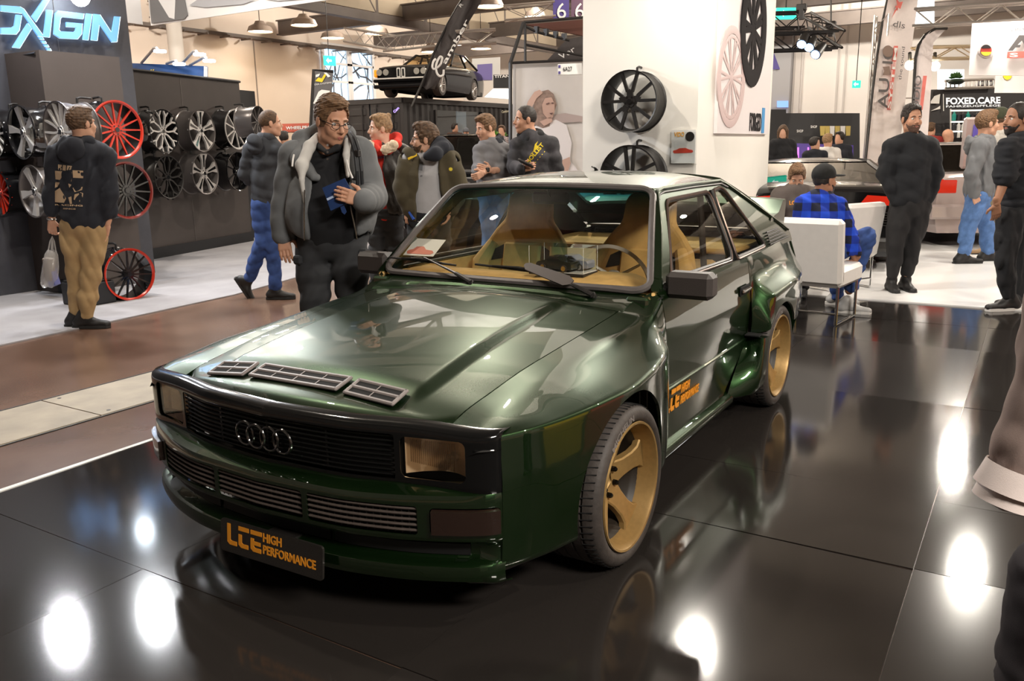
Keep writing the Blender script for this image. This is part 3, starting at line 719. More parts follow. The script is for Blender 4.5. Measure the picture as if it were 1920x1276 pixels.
# dashboard
P = []
for y in np.linspace(-.655, .655, 41):
    h = .018*sm((y-.10)/.10)*sm((.62-y)/.10)
    P.append([(-.66, y, .84), (-.72, y, .858+h*.6), (-.86, y, .868+h), (-.98, y, .862+h*1.6), (-1.02, y, .84+h), (-1.035, y, .80), (-1.03, y, .60)])
MB().grid(P, flip=True).solid(.02).obj('dashboard', TAN, car, True, 60)
m = MB(); m.lathe([(.175, -.012), (.187, 0), (.175, .012), (.163, 0)], (-1.13, .36, .84), unit((-.9, 0, .42)), 40, closed=True)
sw_ = m.obj('steering_wheel', mat('grey leather', (.35, .32, .29), .5), car)
m = MB(); ax = unit((-.9, 0, .42)); m.cyl(A(-1.13, .36, .84)-ax*.05, A(-1.13, .36, .84), .05, .045, 20)
for a in (90, 210, 330):
    e1 = A(0, 1, 0); e2 = np.cross(ax, e1); m.tube([A(-1.13, .36, .84), A(-1.13, .36, .84)+(e1*math.cos(math.radians(a))+e2*math.sin(math.radians(a)))*.17], [.022, .014], 8, flat=.4)
m.obj('wheel_boss', mat('light grey boss', (.5, .48, .45), .4), sw_)
# bucket seats
def seat(y):
    ex, ez = A(0, 1, 0), unit(A(-.24, 0, 1)); nx_ = unit(np.cross(ex, ez)); o = A(-1.42, y, .42)
    H = [(.25, 0), (.27, .25), (.285, .40), (.255, .52), (.20, .60), (.145, .66), (.135, .78), (.10, .82)]
    poly = H+[(-a, b) for a, b in H[::-1]]
    me = MB(); me.prism(poly, o, ex, ez, .07); so_ = me.obj('seat', TAN, car, False)
    bv = so_.modifiers.new('b', 'BEVEL'); bv.width = .03; bv.segments = 3
    m = MB(); m.box((-1.22, y, .50), (.5, .46, .14), bev=.05); m.obj('seat_cushion', TAN, so_)
    for s in (-1, 1):
        m = MB(); m.tube([o+ex*s*.215+ez*.02+nx_*.06, o+ex*s*.24+ez*.25+nx_*.10, o+ex*s*.25+ez*.40+nx_*.10, o+ex*s*.20+ez*.52+nx_*.07], [.05, .055, .05, .03], 10); m.obj('side_bolster', TAN, so_)
        hp_ = [(s*.10, .52), (s*.20, .47), (s*.215, .41), (s*.12, .43)]
        m = MB(); m.prism(hp_ if s > 0 else hp_[::-1], o+nx_*.072, ex, ez, .004); m.obj('belt_slot', SATBLK, so_)
    m = MB(); m.box((0, 0, 0), (.03, .24, .5), bev=.012); m.v = [tuple(o+nx_*(.078+p[0])+ex*p[1]+ez*(.27+p[2])) for p in m.v]; m.obj('seat_insert', TAN, so_)
seat(-.36); seat(.36)
m = MB(); m.box((-2.0, 0, .62), (.18, 1.2, .42), rot=np.array(Matrix.Rotation(-.3, 3, 'Y')), bev=.06); m.obj('rear_bench', TAN, car)
m = MB(); m.box((-2.40, 0, .87), (.65, 1.3, .03), bev=.01); m.obj('parcel_shelf', TAN, car)
m = MB(); m.box((-1.14, 0, 1.215), (.03, .21, .06), bev=.012); m.tube([(-1.13, 0, 1.22), (-1.10, 0, 1.27)], .008, 6); m.obj('rear_view_mirror', mat('mirror teal black', (.02, .03, .03), .3), car)
for a, b in (((-1.80, .60, .5), (-1.82, .53, 1.22)), ((-1.80, -.60, .5), (-1.82, -.53, 1.22)), ((-1.82, .53, 1.22), (-1.82, -.53, 1.22))): MB().tube([a, b], .018, 8).obj('roll_bar', SATBLK, car)
# ------------------------------------------------------------------ hall shell
FLOORBLK = mat('black display floor', (.024, .0205, .0185), .10, 0, 0, .5, bump=.012, bscale=3)
FLOORBLK2 = mat('black display floor rougher', (.027, .023, .021), .15, 0, 0, .6, bump=.02, bscale=3)  # slightly lighter and rougher than the other tiles
WALLW = mat('warm white hall wall', (.80, .70, .62), .8, noise=.03, nscale=.6)
WHITEP = mat('white painted panel', (.86, .83, .77), .55, noise=.02, nscale=2)
CONC = mat('brown sealed concrete', (.085, .045, .030), .24, noise=.45, nscale=1.1, col2=(.20, .12, .085), bump=.05, bscale=40)
TRENCH = mat('trench cover', (.33, .28, .21), .6, noise=.15, nscale=5)
CARPET = mat('light grey carpet', (.33, .32, .335), .95, noise=.10, nscale=3, bump=.3, bscale=300)
WHITEFL = mat('white glossy floor', (.85, .84, .83), .3)
STRIPW = mat('white edge profile', (.85, .84, .80), .4)
BEAM = mat('grey brown steel', (.15, .125, .112), .6, noise=.1, nscale=2)
CEIL = mat('beige ceiling deck', (.25, .22, .185), .85, noise=.1, nscale=.8)
DARKWALL = mat('dark brown grey laminate', (.050, .040, .037), .5, noise=.10, nscale=3)
BLACKP = mat('matt black panel', (.010, .010, .012), .5)
def slab(name, x0, x1, y0, y1, z0, z1, m, kind=True):
    o = MB().box(((x0+x1)/2, (y0+y1)/2, (z0+z1)/2), (x1-x0, y1-y0, z1-z0)).obj(name, m, None, False)
    return struct(o) if kind else o
slab('floor', -45, 25, -30, 25, -.30, -.004, CONC)
# black display floor in large tiles with fine joints
tiles = bpy.data.objects.new('floor_display', None); C.objects.link(tiles); tiles['kind'] = 'structure'
xs = [3.9, 2.35, .92, -.44, -1.12, -2.6, -4.1, -5.0, -5.885]; ys = [-1.742, -.55, .64, 1.83, 3.0, 4.5]
for i in range(len(xs)-1):
    for j in range(len(ys)-1):
        a, b, c, d = xs[i+1], xs[i], ys[j], ys[j+1]
        rt_ = ((i*5+j*3) % 4-1.5)*.0016; t2_ = ((i*3+j*7) % 5-2)*.0012
        MB().box(((a+b)/2, (c+d)/2, -.003), (b-a-.003, d-c-.003, .006), rot=np.array(Matrix.Rotation(rt_, 3, 'Y'))@np.array(Matrix.Rotation(t2_, 3, 'X'))).obj('tile', FLOORBLK2 if (i*3+j) % 4 == 1 else FLOORBLK, tiles, False)
slab('trim_1', -6, 3.9, -1.775, -1.745, -.004, .004, STRIPW)
slab('floor_white', -14, -5.89, -.6, 4, -.004, .012, WHITEFL)
slab('floor_pillar', -9, -5.89, -3.0, -.6, -.004, .012, WHITEFL)
# trench with cover plates
tr = bpy.data.objects.new('floor_trench', None); C.objects.link(tr); tr['kind'] = 'structure'
for k in range(22):
    x = 3.0-k*.78
    MB().box((x-.388, -2.70, -.002), (.770, .60, .008)).obj('cover_plate', TRENCH, tr, False)
    for yy in (-2.45, -2.95): MB().cyl((x-.08, yy, .002), (x-.08, yy, .0035), .012, n=8).obj('plate_screw', SATBLK, tr)
slab('trim_2', -14, 3, -2.385, -2.375, -.004, .001, SATBLK); slab('trim_3', -14, 3, -3.025, -3.015, -.004, .001, SATBLK)
cp = [onZ(-40, 657, 0), onZ(440, 553, 0), onZ(600, 508, 0)]
m = MB(); pts = [(2.0, -4.62), tuple(cp[0][:2]), tuple(cp[1][:2]), tuple(cp[2][:2]), (-12, -6.6), (-12, -14), (2, -14)]
m.prism(pts, (0, 0, -.003), (1, 0, 0), (0, 1, 0), .012); struct(m.obj('floor_carpet', CARPET, None, False))
# walls and ceiling
slab('wall_left', -45, 25, -26.4, -26, 0, 7.6, WALLW); slab('wall_back', -38.4, -38, -26, 25, 0, 8, mat('cool white wall', (.72, .69, .66), .8, noise=.03, nscale=.5))
slab('wall_front', 16, 16.4, -26, 25, 0, 8, mat('hall front wall', (.22, .20, .19), .8)); slab('wall_right', -45, 25, 18, 18.4, 0, 8, mat('hall right wall', (.13, .115, .105), .8))
for x0_, x1_, y_, h_, c_ in ((-16, -9, 9, 3.0, (.34, .33, .32)), (-8.6, -4.5, 8, 2.6, (.45, .03, .05)), (-4.3, -2.2, 8.2, 2.2, (.75, .55, .03)), (-2, 3, 9, 2.8, (.30, .28, .26)), (3.4, 9, 8.5, 3.2, (.06, .06, .07))): slab('wall_opposite', x0_, x1_, y_, y_+.2, 0, h_, mat('opposite stand %d' % int(x1_*10), c_, .6))
slab('ceiling', -45, -11, -27, 25, 8.2, 8.4, CEIL); slab('ceiling', -11, 25, -27, 25, 8.2, 8.4, mat('unseen darkened ceiling', (.075, .068, .06), .9, noise=.1, nscale=.8))  # unseen near half, made dark so the hood reflects less brightness
for k, (x0) in enumerate(np.linspace(-36, 12, 9)):
    b = MB(); b.box((x0, -3.5, 6.45), (.12, 44, .55)); b.box((x0, -3.5, 6.18), (.34, 44, .05)); b.box((x0, -3.5, 6.72), (.34, 44, .05)); struct(b.obj('trim_beam', BEAM, None, False))
for y in (-19, -8.5, 4):
    b = MB(); b.box((-12, y, 6.1), (52, .34, .30)); b.box((-12, y, 8.0), (52, .3, .2))
    for i in range(18):
        x = -37+i*2.9; b.box((x, y, 7.1), (.12, .12, 1.8)); b.tube([(x, y, 6.2), (x+1.45, y, 8.0)], .07, 6)
    struct(b.obj('trim_girder', BEAM, None, False))
slab('trim_4', -38, 12, -19.05, -18.95, 6.3, 8.0, mat('beige girder panel', (.48, .40, .30), .8))
b = MB(); b.box((-12, -25.9, 6.0), (52, .16, .12)); 
for i in range(46): b.box((-37+i*1.05, -25.6, 5.86), (.06, .6, .06))
struct(b.obj('trim_wall_plate', BEAM, None, False))
for x in (-30, -23, -16): slab('trim_5', x-.02, x+.02, -26.0, -25.97, 0, 5.9, mat('wall joint', (.30, .26, .24), .8))
for v_, nm_ in ((105, 'a'), (190, 'b')):
    z_ = onX(1540, v_, -38)[2]; slab('trim_6', -38.0, -37.97, -4, 6, z_-.02, z_+.02, mat('wall joint', (.30, .26, .24), .8))
for u_ in (1490, 1505, 1572, 1586):
    y_ = onX(u_, 120, -38)[1]; slab('trim_7', -38.0, -37.95, y_-.04, y_+.04, 0, 7.5, mat('wall joint pale', (.52, .49, .47), .8))
ya_, yb_ = onX(1446, 120, -37.7)[1], onX(1484, 120, -37.7)[1]; slab('wall_pilaster', -38.0, -37.6, ya_-4, yb_, 0, 7.8, mat('grey hall column', (.33, .33, .345), .7))
# window with winter trees
wn = bpy.data.objects.new('window_1', None); C.objects.link(wn); wn['kind'] = 'structure'
wl, wr = onY(604, 130, -25.96), onY(697, 130, -25.96); zt, zb = zat(A(wl[0], -25.96, 0), 87), .4
frw = mat('white window frame', (.80, .80, .82), .5)
sky_m = mat('bright winter sky', (.5, .6, .7), .9, emit=(.60, .80, 1.0), es=1.25)
MB().box(((wl[0]+wr[0])/2, -25.99, (zt+zb)/2), (abs(wr[0]-wl[0]), .02, zt-zb)).obj('daylight', sky_m, wn, False)
tb = MB(); rr_ = random.Random(5)
for k in range(26):
    p = A(rr_.uniform(wr[0]-1, wl[0]+1), -25.95, rr_.uniform(zb+1, zt-.3)); q = p
    d = unit((rr_.uniform(-1, 1), 0, rr_.uniform(-.2, 1.)))
    path = [p]
    for _ in range(7): d = unit(d+A(rr_.uniform(-.6, .6), 0, rr_.uniform(-.5, .6))); path.append(path[-1]+d*.45)
    path = [q for q in path if wr[0] < q[0] < wl[0] and zb < q[2] < zt]
    if len(path) > 1: tb.tube(path, np.linspace(.05, .015, len(path)), 4, cap=False)
o = tb.obj('tree_branches', mat('bare bark', (.16, .13, .12), .9), wn); o['kind'] = 'stuff'
MB().box(((wl[0]+wr[0])/2, -25.90, (zt+zb)/2), (abs(wr[0]-wl[0]), .01, zt-zb)).obj('pane', glass('window pane', (.93, .97, 1)), wn, False)
for t in (0, .48, .53, 1):
    x = wl[0]+(wr[0]-wl[0])*t; MB().box((x, -25.88, (zt+zb)/2), (.16, .1, zt-zb)).obj('frame', frw, wn, False)
for v in (87, 122, 155):
    z = zat(A((wl[0]+wr[0])/2, -25.9, 0), v); MB().box(((wl[0]+wr[0])/2, -25.88, z), (abs(wr[0]-wl[0]), .1, .10)).obj('frame', frw, wn, False)
GREEN = mat('exit green', (.02, .5, .32), .5, emit=(.03, .62, .42), es=1.0)
UPZ = A(0, 0, 1)
def exit_sign(name, lab, c, n, w_, h_):
    n = unit(n); ex = unit(np.cross((0, 0, 1), n)); t = thing(name, lab, 'sign', c)
    m = MB(); m.prism([(-w_/2, -h_/2), (w_/2, -h_/2), (w_/2, h_/2), (-w_/2, h_/2)], c, ex, (0, 0, 1), .06); m.obj('sign_box', GREEN, t, False); MB().cyl(c+UPZ*h_/2, A(c[0], c[1], 8.2), .012, n=5).obj('cord', SATBLK, t)
    m = MB(); a = [(-.32, 0), (-.08, .26), (-.08, .09), (.28, .09), (.28, -.09), (-.08, -.09), (-.08, -.26)]
    m.prism([(p[0]*h_*1.1-.1*w_, p[1]*h_*1.1) for p in a], c+n*.06, ex, (0, 0, 1), .01); m.obj('arrow', mat('lit white', (.9, .9, .9), .5, emit=(1, 1, 1), es=1), t, False)
exit_sign('exit_sign', 'green exit sign with white arrow hanging before the window', onD(617, 114, 24), (.3, 1, 0), .36, .26)
exit_sign('exit_sign', 'large green arrow exit sign above the black lighting truss', onD(1473, 26, 15), (.83, .5, 0), .36, .19)
exit_sign('exit_sign', 'small green exit sign on the white hall wall beside the truss tower', onD(1605, 158, 24), (.83, .5, 0), .22, .2)
# hall lamps: bell shades
LAMPIN = mat('lamp glow', (1, .8, .6), .5, emit=(1, .78, .52), es=14)
SHADE = mat('lamp shade grey', (.35, .28, .24), .5)
lampspots = [(488, 60, 6), (570, 48, 6), (624, 72, 6), (706, 64, 6), (917, 13, 6), (902, 92, 6), (1003, 32, 6), (808, 98, 6)]
P0 = None
for k, (u, v, z) in enumerate(lampspots):
    p = onZ(u, v, z) if k < 5 else onZ(u, v, 6 if v < 50 else 5.0)
    t = thing('hall_lamp', 'warm bell shaped ceiling lamp hanging from the hall roof', 'lamp', p, 'hall roof lamps')
    t['label'] = ['bell lamp below the white banner, leftmost of the roof lamps', 'bell lamp second from the left above the hall wall', 'bell lamp hanging right above the tall window', 'bell lamp between the window and the silver ceiling truss', 'bell lamp at the top edge beside the black feather flag', 'bell lamp above the roof of the raised black car', 'bell lamp left of the purple number banners', 'bell lamp glowing behind the black feather flag'][k]
    if P0 is None:
        m = MB(); m.lathe([(.05, .42), (.16, .40), (.22, .30), (.42, .20), (.50, .02), (.48, 0), (.40, .16)], (0, 0, 0), (0, 0, 1), 16); P0 = m.mesh('lamp_shade', SHADE)
        m = MB(); m.lathe([(.0, .04), (.47, .03)], (0, 0, 0), (0, 0, 1), 16); P1 = m.mesh('bulb', LAMPIN); m = MB(); m.cyl((0, 0, .4), (0, 0, 2.3), .015, n=5); P2 = m.mesh('cord', SATBLK)
    for nm, me in (('lamp_shade', P0), ('bulb', P1), ('cord', P2)):
        o = bpy.data.objects.new(nm, me); C.objects.link(o); o.parent = t
        if k > 4: o.scale = (.8, .8, 1.4 if nm == 'cord' else .8)
# ------------------------------------------------------------------ truss
def truss(mb, a, b, s=.29, r=.024, rb=.010, seg=.4):
    a, b = np.array(a, float), np.array(b, float); d = unit(b-a); L = np.linalg.norm(b-a)
    up = A(0, 0, 1) if abs(d[2]) < .9 else A(1, 0, 0); e1 = unit(np.cross(d, up)); e2 = np.cross(d, e1); n = max(1, int(L/seg))
    for s1 in (-1, 1):
        for s2 in (-1, 1): mb.cyl(a+e1*s1*s/2+e2*s2*s/2, b+e1*s1*s/2+e2*s2*s/2, r, n=6)
    for i in range(n):
        p, q = a+d*L*i/n, a+d*L*(i+1)/n
        for f1, f2 in ((e1, e2), (e2, e1)):
            for sg in (-1, 1):
                k = 1 if i % 2 else -1
                mb.cyl(p+f1*sg*s/2+f2*k*s/2, q+f1*sg*s/2-f2*k*s/2, rb, n=4, cap=False)
    return mb
ALU = mat('aluminium truss', (.62, .58, .54), .3, .8); BLKTR = mat('black truss', (.02, .018, .018), .4, .3)
def trussthing(name, lab, segs, m, **k):
    t = thing(name, lab, 'truss', segs[0][0])
    for a, b in segs: truss(MB(), a, b, **k).obj('truss_segment', m, t, False)
    return t
trussthing('ceiling_truss', 'silver lattice truss hanging under the hall roof left of the flag', [(onD(655, 66, 20), onD(735, 80, 19)), (onD(728, 82, 19), onD(830, 72, 21))], ALU, s=.3)
trussthing('ceiling_truss', 'silver lattice truss crossing under the roof right of the flag', [(onD(855, 72, 20), onD(930, 68, 20)), (onD(945, 26, 19), onD(1040, 18, 19))], ALU, s=.3)
# ------------------------------------------------------------------ wheel display booth on the left
def wallbox(name, p, q, h, m, th=.08, back=True, parent=None, z0=0.):
    p, q = np.array(p, float)[:2], np.array(q, float)[:2]; d = unit(q-p); n = A(d[1], -d[0]);
    if n@(CAM[:2]-p) < 0: n = -n
    mb = MB(); a, b = p, q; c_, e_ = q-n*th, p-n*th
    mb.prism([tuple(a), tuple(b), tuple(c_), tuple(e_)], (0, 0, z0), (1, 0, 0), (0, 1, 0), h-z0); o = mb.obj(name, m, parent, False); return o, A(n[0], n[1], 0)
gA, gB = onZ(14, 533, 0), onZ(131, 551.5, 0); gA2 = gA+(gA-gB)*.9
booth = thing('display_wall', 'dark brown booth wall with alloy wheels hung in two rows', 'display wall', (gB[0], gB[1], 0))
_, n1 = wallbox('slanted_panel', gA2, gB, 2.46, DARKWALL, .3, parent=booth)
gC = A(onY(262, 440, gB[1]+.05)[0], gB[1]-.02, 0)
_, nb = wallbox('wall_block', gB+A(.02, .06, 0), gC+A(0, .06, 0), 2.50, mat('dark brown laminate', (.058, .045, .040), .5, noise=.08, nscale=3), 1.2, parent=booth)
gD, gE = onZ(262, 491, 0), onZ(473, 452, 0)
_, n2 = wallbox('rear_panel', gD, gE, 2.56, DARKWALL, .12, parent=booth)
m = MB(); dd = unit((gE-gD)); m.box((0, 0, 0), (np.linalg.norm(gE-gD), .03, .03)); ob = MB(); 
ob.tube([gD+n2*.02+A(0, 0, 2.57), gE+n2*.02+A(0, 0, 2.57)], .02, 4); ob.tube([gA2+n1*.02+A(0, 0, 2.47), gB+n1*.02+A(0, 0, 2.47)], .02, 4); ob.obj('top_rail', SATBLK, booth, False)
ob = MB(); ob.box(tuple((gD+gE)/2+n2*.03+A(0, 0, .09)), (.01, .01, .01))
for a, b, n in ((gD, gE, n2), (gA2, gB, n1)):
    q = MB(); q.prism([tuple((a+n*.01)[:2]), tuple((b+n*.01)[:2]), tuple((b+n*.035)[:2]), tuple((a+n*.035)[:2])], (0, 0, 0), (1, 0, 0), (0, 1, 0), .16); q.obj('plinth', BLACKP, booth, False)
for t in (.46,):
    p = gD+(gE-gD)*t+n2*.003; MB().tube([p, p+A(0, 0, 2.54)], .004, 4).obj('panel_joint', mat('joint grey', (.16, .14, .13), .6), booth)
p = gA+(gB-gA)*.05+n1*.02; MB().tube([p, p+A(0, 0, 2.4)], .012, 4).obj('panel_joint', mat('joint grey', (.16, .14, .13), .6), booth)
_, _n = wallbox('side_panel', gE+A(-.2, -.35, 0), gE+A(-.75, -.48, 0), 2.48, BLACKP, .1, parent=booth)
# sign tower
TY_ = gB[1]-.55
tw = thing('sign_tower', 'dark grey booth tower carrying illuminated blue lettering', 'sign', (gC[0], TY_, 0))
tx = onY(247, 110, TY_)[0]
MB().box(((tx+5)/2, TY_-.5, 2.6), (5-tx, 1.0, 5.2)).obj('tower_wall', mat('dark blue grey laminate', (.050, .050, .060), .5, noise=.06), tw, False)
for u in (104,):
    p = onY(u, 40, TY_+.004); MB().tube([(p[0], TY_+.004, 2.0), (p[0], TY_+.004, 5.0)], .004, 4).obj('panel_joint', mat('joint grey', (.16, .14, .13), .6), tw)
LB = mat('lit blue letter', (.12, .28, .6), .4, emit=(.14, .40, .92), es=.55); LW = mat('lit white letter edge', (.8, .9, 1), .4, emit=(.70, .88, 1.0), es=.85)
def pxprism(mb, poly, yp, th):
    P = [onY(u, v, yp) for u, v in poly]; n = len(P); V = P+[p+A(0, th, 0) for p in P]
    F = [tuple(range(n, 2*n))]+[(i, (i+1) % n, n+(i+1) % n, n+i) for i in range(n)]; mb.add(V, F); return mb
sc_ = 320/1917.
def L(*pts): return [(x*sc_, y*sc_) for x, y in pts]
letters = [('letter_x', [L((0, 60), (210, 75), (255, 100), (300, 165), (480, 410), (415, 405), (245, 150), (0, 125)), L((480, -10), (548, -10), (395, 245), (345, 185)), L((345, 320), (210, 540), (130, 530), (300, 262)),
                         *[L((420+28*k, 415+41*k), (465+28*k, 420+41*k), (482+28*k, 445+41*k), (437+28*k, 440+41*k)) for k in range(5)]]),
 ('letter_o', [L((170, 165), (232, 172), (205, 340), (170, 385), (0, 380), (0, 312), (120, 310), (150, 290))]),
 ('letter_i', [L((515, 110), (580, 118), (545, 418), (480, 410))]),
 ('letter_g', [L((640, 120), (930, 155), (922, 212), (690, 188), (668, 205), (650, 335), (665, 352), (820, 360), (838, 345), (845, 305), (735, 300), (735, 250), (912, 265), (905, 380), (860, 438), (660, 428), (595, 385), (610, 150))]),
 ('letter_i', [L((960, 152), (1022, 160), (978, 450), (922, 443))]),
 ('letter_n', [L((1045, 158), (1110, 165), (1245, 375), (1278, 185), (1338, 190), (1302, 470), (1245, 472), (1105, 262), (1080, 455), (1015, 448))])]
for nm, polys in letters:
    mb = MB(); mw = MB()
    for q in polys:
        pxprism(mb, q, TY_+.075, .02)
        cx = np.mean(q, 0); pxprism(mw, [((a-cx[0])*1.0+cx[0]+.7, (b-cx[1])*1.0+cx[1]+.8) for a, b in q], TY_+.035, .02); pxprism(mw, [(a+1.0, b+.1) for a, b in q], TY_+.03, .02)
    o = mb.obj(nm, LB, tw, False); mw.obj('lit_edge', LW, o, False)
t = thing('spotlight', 'bright spotlight shining down over the blue lettering', 'lamp', onY(150, -6, TY_+.3))
MB().sphere(onY(150, -6, TY_+.3), .10, 12, 8).obj('lamp_lens', mat('cold lamp glow', (1, 1, 1), .5, emit=(.8, .9, 1), es=30), t); MB().tube([onY(150, -10, TY_+.3)+A(0, 0, .05), onY(150, -60, TY_)+A(0, 0, .2)], .03, 8).obj('lamp_arm', SATBLK, t)
# ---- loose alloy wheels
CHR = mat('polished alloy', (.72, .70, .68), .22, .55); SILV = mat('silver alloy', (.50, .47, .45), .32, .5); GBLK = mat('gloss black alloy', (.006, .006, .007), .10, 0, 1.)
REDA = mat('red alloy', (.55, .030, .012), .25, .1, .7); SBLK = mat('satin black alloy', (.018, .016, .015), .38, .2); GUN = mat('gunmetal alloy', (.14, .125, .12), .3, .5); BRZ = mat('brass alloy', (.55, .38, .10), .12, 1.)
BRA = mat('bright silver alloy', (.80, .78, .76), .28, .3)
def alloy(label, c, n, D, style, face, barrel, lip=None, group='alloy wheels on the booth wall', W=.24, rot=0., cat='wheel', edge=None):
    n = unit(n); up = A(0, 0, 1); ex = unit(np.cross(up, n)); R_ = D/2; root = thing('alloy_wheel', label, cat, c, group)
    T = lambda mb: mb.xf(c, ex, np.cross(n, ex), n)
    mb = MB(); mb.lathe([(R_*.93, -.03), (R_*.955, -.005), (R_, 0), (R_, -.015), (R_*.96, -.03), (R_*.945, -.10), (R_*.90, -.16), (R_*.955, -W-.01), (R_, -W-.02), (R_, -W-.03), (R_*.93, -W-.03), (R_*.88, -.15)], (0, 0, 0), (0, 0, 1), 40, closed=True); T(mb).obj('barrel', barrel, root)
    if lip: mb = MB(); mb.lathe([(R_*.91, -.012), (R_*.955, .002), (R_*1.004, .003), (R_*1.004, -.012)], (0, 0, 0), (0, 0, 1), 40); T(mb).obj('lip', lip, root)
    def spoke(poly, th=.03, z0=-.03, z1=-.008, m=face, nm='spoke', off=0.):
        P = np.array(poly); mb = MB(); k = len(P); rad = np.hypot(P[:, 0], P[:, 1]); z = z0+(z1-z0)*rad/R_+off
        V = [(p[0], p[1], zz) for p, zz in zip(P, z)]+[(p[0], p[1], zz-th) for p, zz in zip(P, z)]
        ar = sum(P[i][0]*P[(i+1) % k][1]-P[(i+1) % k][0]*P[i][1] for i in range(k))
        F = [tuple(range(k)), *[((i+1) % k, i, k+i, k+(i+1) % k) for i in range(k)]]
        mb.add(V, F if ar > 0 else [q[::-1] for q in F]); T(mb).obj(nm, m, root, False)
    def rp(pts, a): return [(R_*(x*math.cos(a)-y*math.sin(a)), R_*(x*math.sin(a)+y*math.cos(a))) for x, y in pts]
    if style == 'fan':
        for k in range(15): spoke(rp([(.18, -.035), (.93, -.022), (.93, .022), (.18, .035)], rot+2*math.pi*k/15), .02)
    elif style == 'five':
        for k in range(5): spoke(rp([(.12, -.09), (.45, -.09), (.93, -.19), (.93, .13), (.45, .06), (.12, .06)], rot+2*math.pi*k/5), .03)
    elif style == 'twin':
        for k in range(5):
            a = rot+2*math.pi*k/5
            spoke(rp([(.14, -.07), (.60, -.12), (.93, -.30), (.93, .30), (.60, .12), (.14, .07)], a), .03)
            spoke(rp([(.30, -.035), (.88, -.07), (.88, .07), (.30, .035)], a), .004, -.03, -.008, edge or GBLK, 'spoke_inlay', .0035)
    elif style == 'ten':
        for k in range(10): spoke(rp([(.15, -.03), (.93, -.035+.03*(k % 2)), (.93, .035), (.15, .03)], rot+2*math.pi*k/10+(.10 if k % 2 else 0)), .022)
    elif style == 'split':
        for k in range(7):
            a = rot+2*math.pi*k/7
            [spoke(rp([(.14, s*.0), (.50, s*.05), (.93, s*.19), (.93, s*.26), (.46, s*.115), (.12, s*.06)], a), .03) for s in (-1, 1)]
    elif style == 'why':
        for k in range(5):
            a = rot+2*math.pi*k/5
            for s in (-1, 1):
                spoke(rp([(.14, 0), (.34, s*.10), (.70, s*.17), (.93, s*.07), (.93, s*.15), (.74, s*.25), (.32, s*.17), (.12, s*.05)], a), .025)
                spoke(rp([(.68, s*.22), (.93, s*.42), (.93, s*.50), (.66, s*.26)], a), .025)
    elif style == 'vee':
        for k in range(5):
            a = rot+2*math.pi*k/5
            spoke(rp([(.10, -.10), (.30, -.10), (.40, 0), (.30, .10), (.10, .10)], a), .03)
            for s in (-1, 1): spoke(rp([(.28, s*.02), (.93, s*.24), (.93, s*.34), (.30, s*.13)], a), .03)
    elif style == 'double':
        for k in range(5):
            a = rot+2*math.pi*k/5
            for s in (-1, 1): spoke(rp([(.12, s*.02), (.93, s*.10), (.93, s*.20), (.14, s*.12)], a), .03)
    mb = MB(); mb.lathe([(.0, -.016), (R_*.10, -.016), (R_*.11, -.022), (R_*.20, -.020), (R_*.215, -.03), (R_*.215, -.07)], (0, 0, 0), (0, 0, 1), 24); T(mb).obj('hub', face, root)
    mb = MB(); mb.lathe([(.0, -.012), (R_*.085, -.012), (R_*.09, -.018)], (0, 0, 0), (0, 0, 1), 16); T(mb).obj('centre_cap', GBLK, root)
    mb = MB()
    for k in range(5):
        a = rot+.63+2*math.pi*k/5; mb.cyl((R_*.155*math.cos(a), R_*.155*math.sin(a), -.03), (R_*.155*math.cos(a), R_*.155*math.sin(a), -.017), .009, n=6)
    T(mb).obj('bolt_holes', GBLK, root)
    mb = MB(); mb.tube([(0, R_*.95, -W+.02), (0, R_*1.10, -W+.02), (0, R_*1.14, -W-.02), (0, R_*1.12, -W-.12)], .012, 6); T(mb).obj('hook', SATBLK, root)
    return root
def hang(label, u, v, hpx, p0, n, style, face, barrel, off=.36, **k):
    c = onP(u, v, np.array(p0)+unit(n)*off, n); D = hpx*((c-CAM)@CF)/FPX/1.0; return alloy(label, c, n, D, style, face, barrel, **k)
R90 = math.pi/2
hang('five spoke wheel in black with bright machined spoke faces, upper row left', 38, 248, 100, gB, n1, 'five', CHR, GBLK, rot=R90+.2)
hang('bright chrome wheel with split spokes beside the man in the printed hoodie', 109, 247, 112, gB, n1, 'split', BRA, GUN, rot=R90)  # dark reflections inside the chrome barrel are put into its colour
hang('polished wheel cut by the left picture edge in the upper row', -17, 250, 96, gB, n1, 'split', BRA, GBLK, rot=R90)
hang('silver five spoke wheel in the lower row with a polished rim', 60, 359, 98, gB, n1, 'five', BRA, GUN, rot=R90+.5)  # barrel coloured dark to stand for the reflection inside this silver wheel
hang('red wheel with thin spokes cut by the left picture edge', -4, 362, 84, gB, n1, 'split', REDA, GBLK, rot=R90+.3)
hang('bright red multi spoke wheel, largest on the block', 222, 243, 107, gB+A(0, .06, 0), nb, 'fan', REDA, GBLK, lip=REDA, rot=R90+.1)
hang('gloss black multi spoke wheel with a thin red rim line below the red wheel', 241, 357, 106, gB+A(0, .06, 0), nb, 'fan', GBLK, GBLK, lip=mat('dark red lip', (.16, .012, .008), .15, .2, .8), rot=R90)
hang('black wheel with silver outlined forked spokes in the upper row', 309, 246, 80, gD, n2, 'why', CHR, GBLK, rot=R90)
hang('silver wheel with five broad twin spokes in the upper row', 380, 245, 77, gD, n2, 'twin', CHR, GUN, rot=R90)
hang('silver and black ten spoke wheel, last of the upper row', 445, 242, 74, gD, n2, 'ten', CHR, GBLK, rot=R90, lip=CHR)
hang('black wheel with forked spokes in the lower row', 318, 332, 80, gD, n2, 'why', SBLK, SBLK, rot=R90)
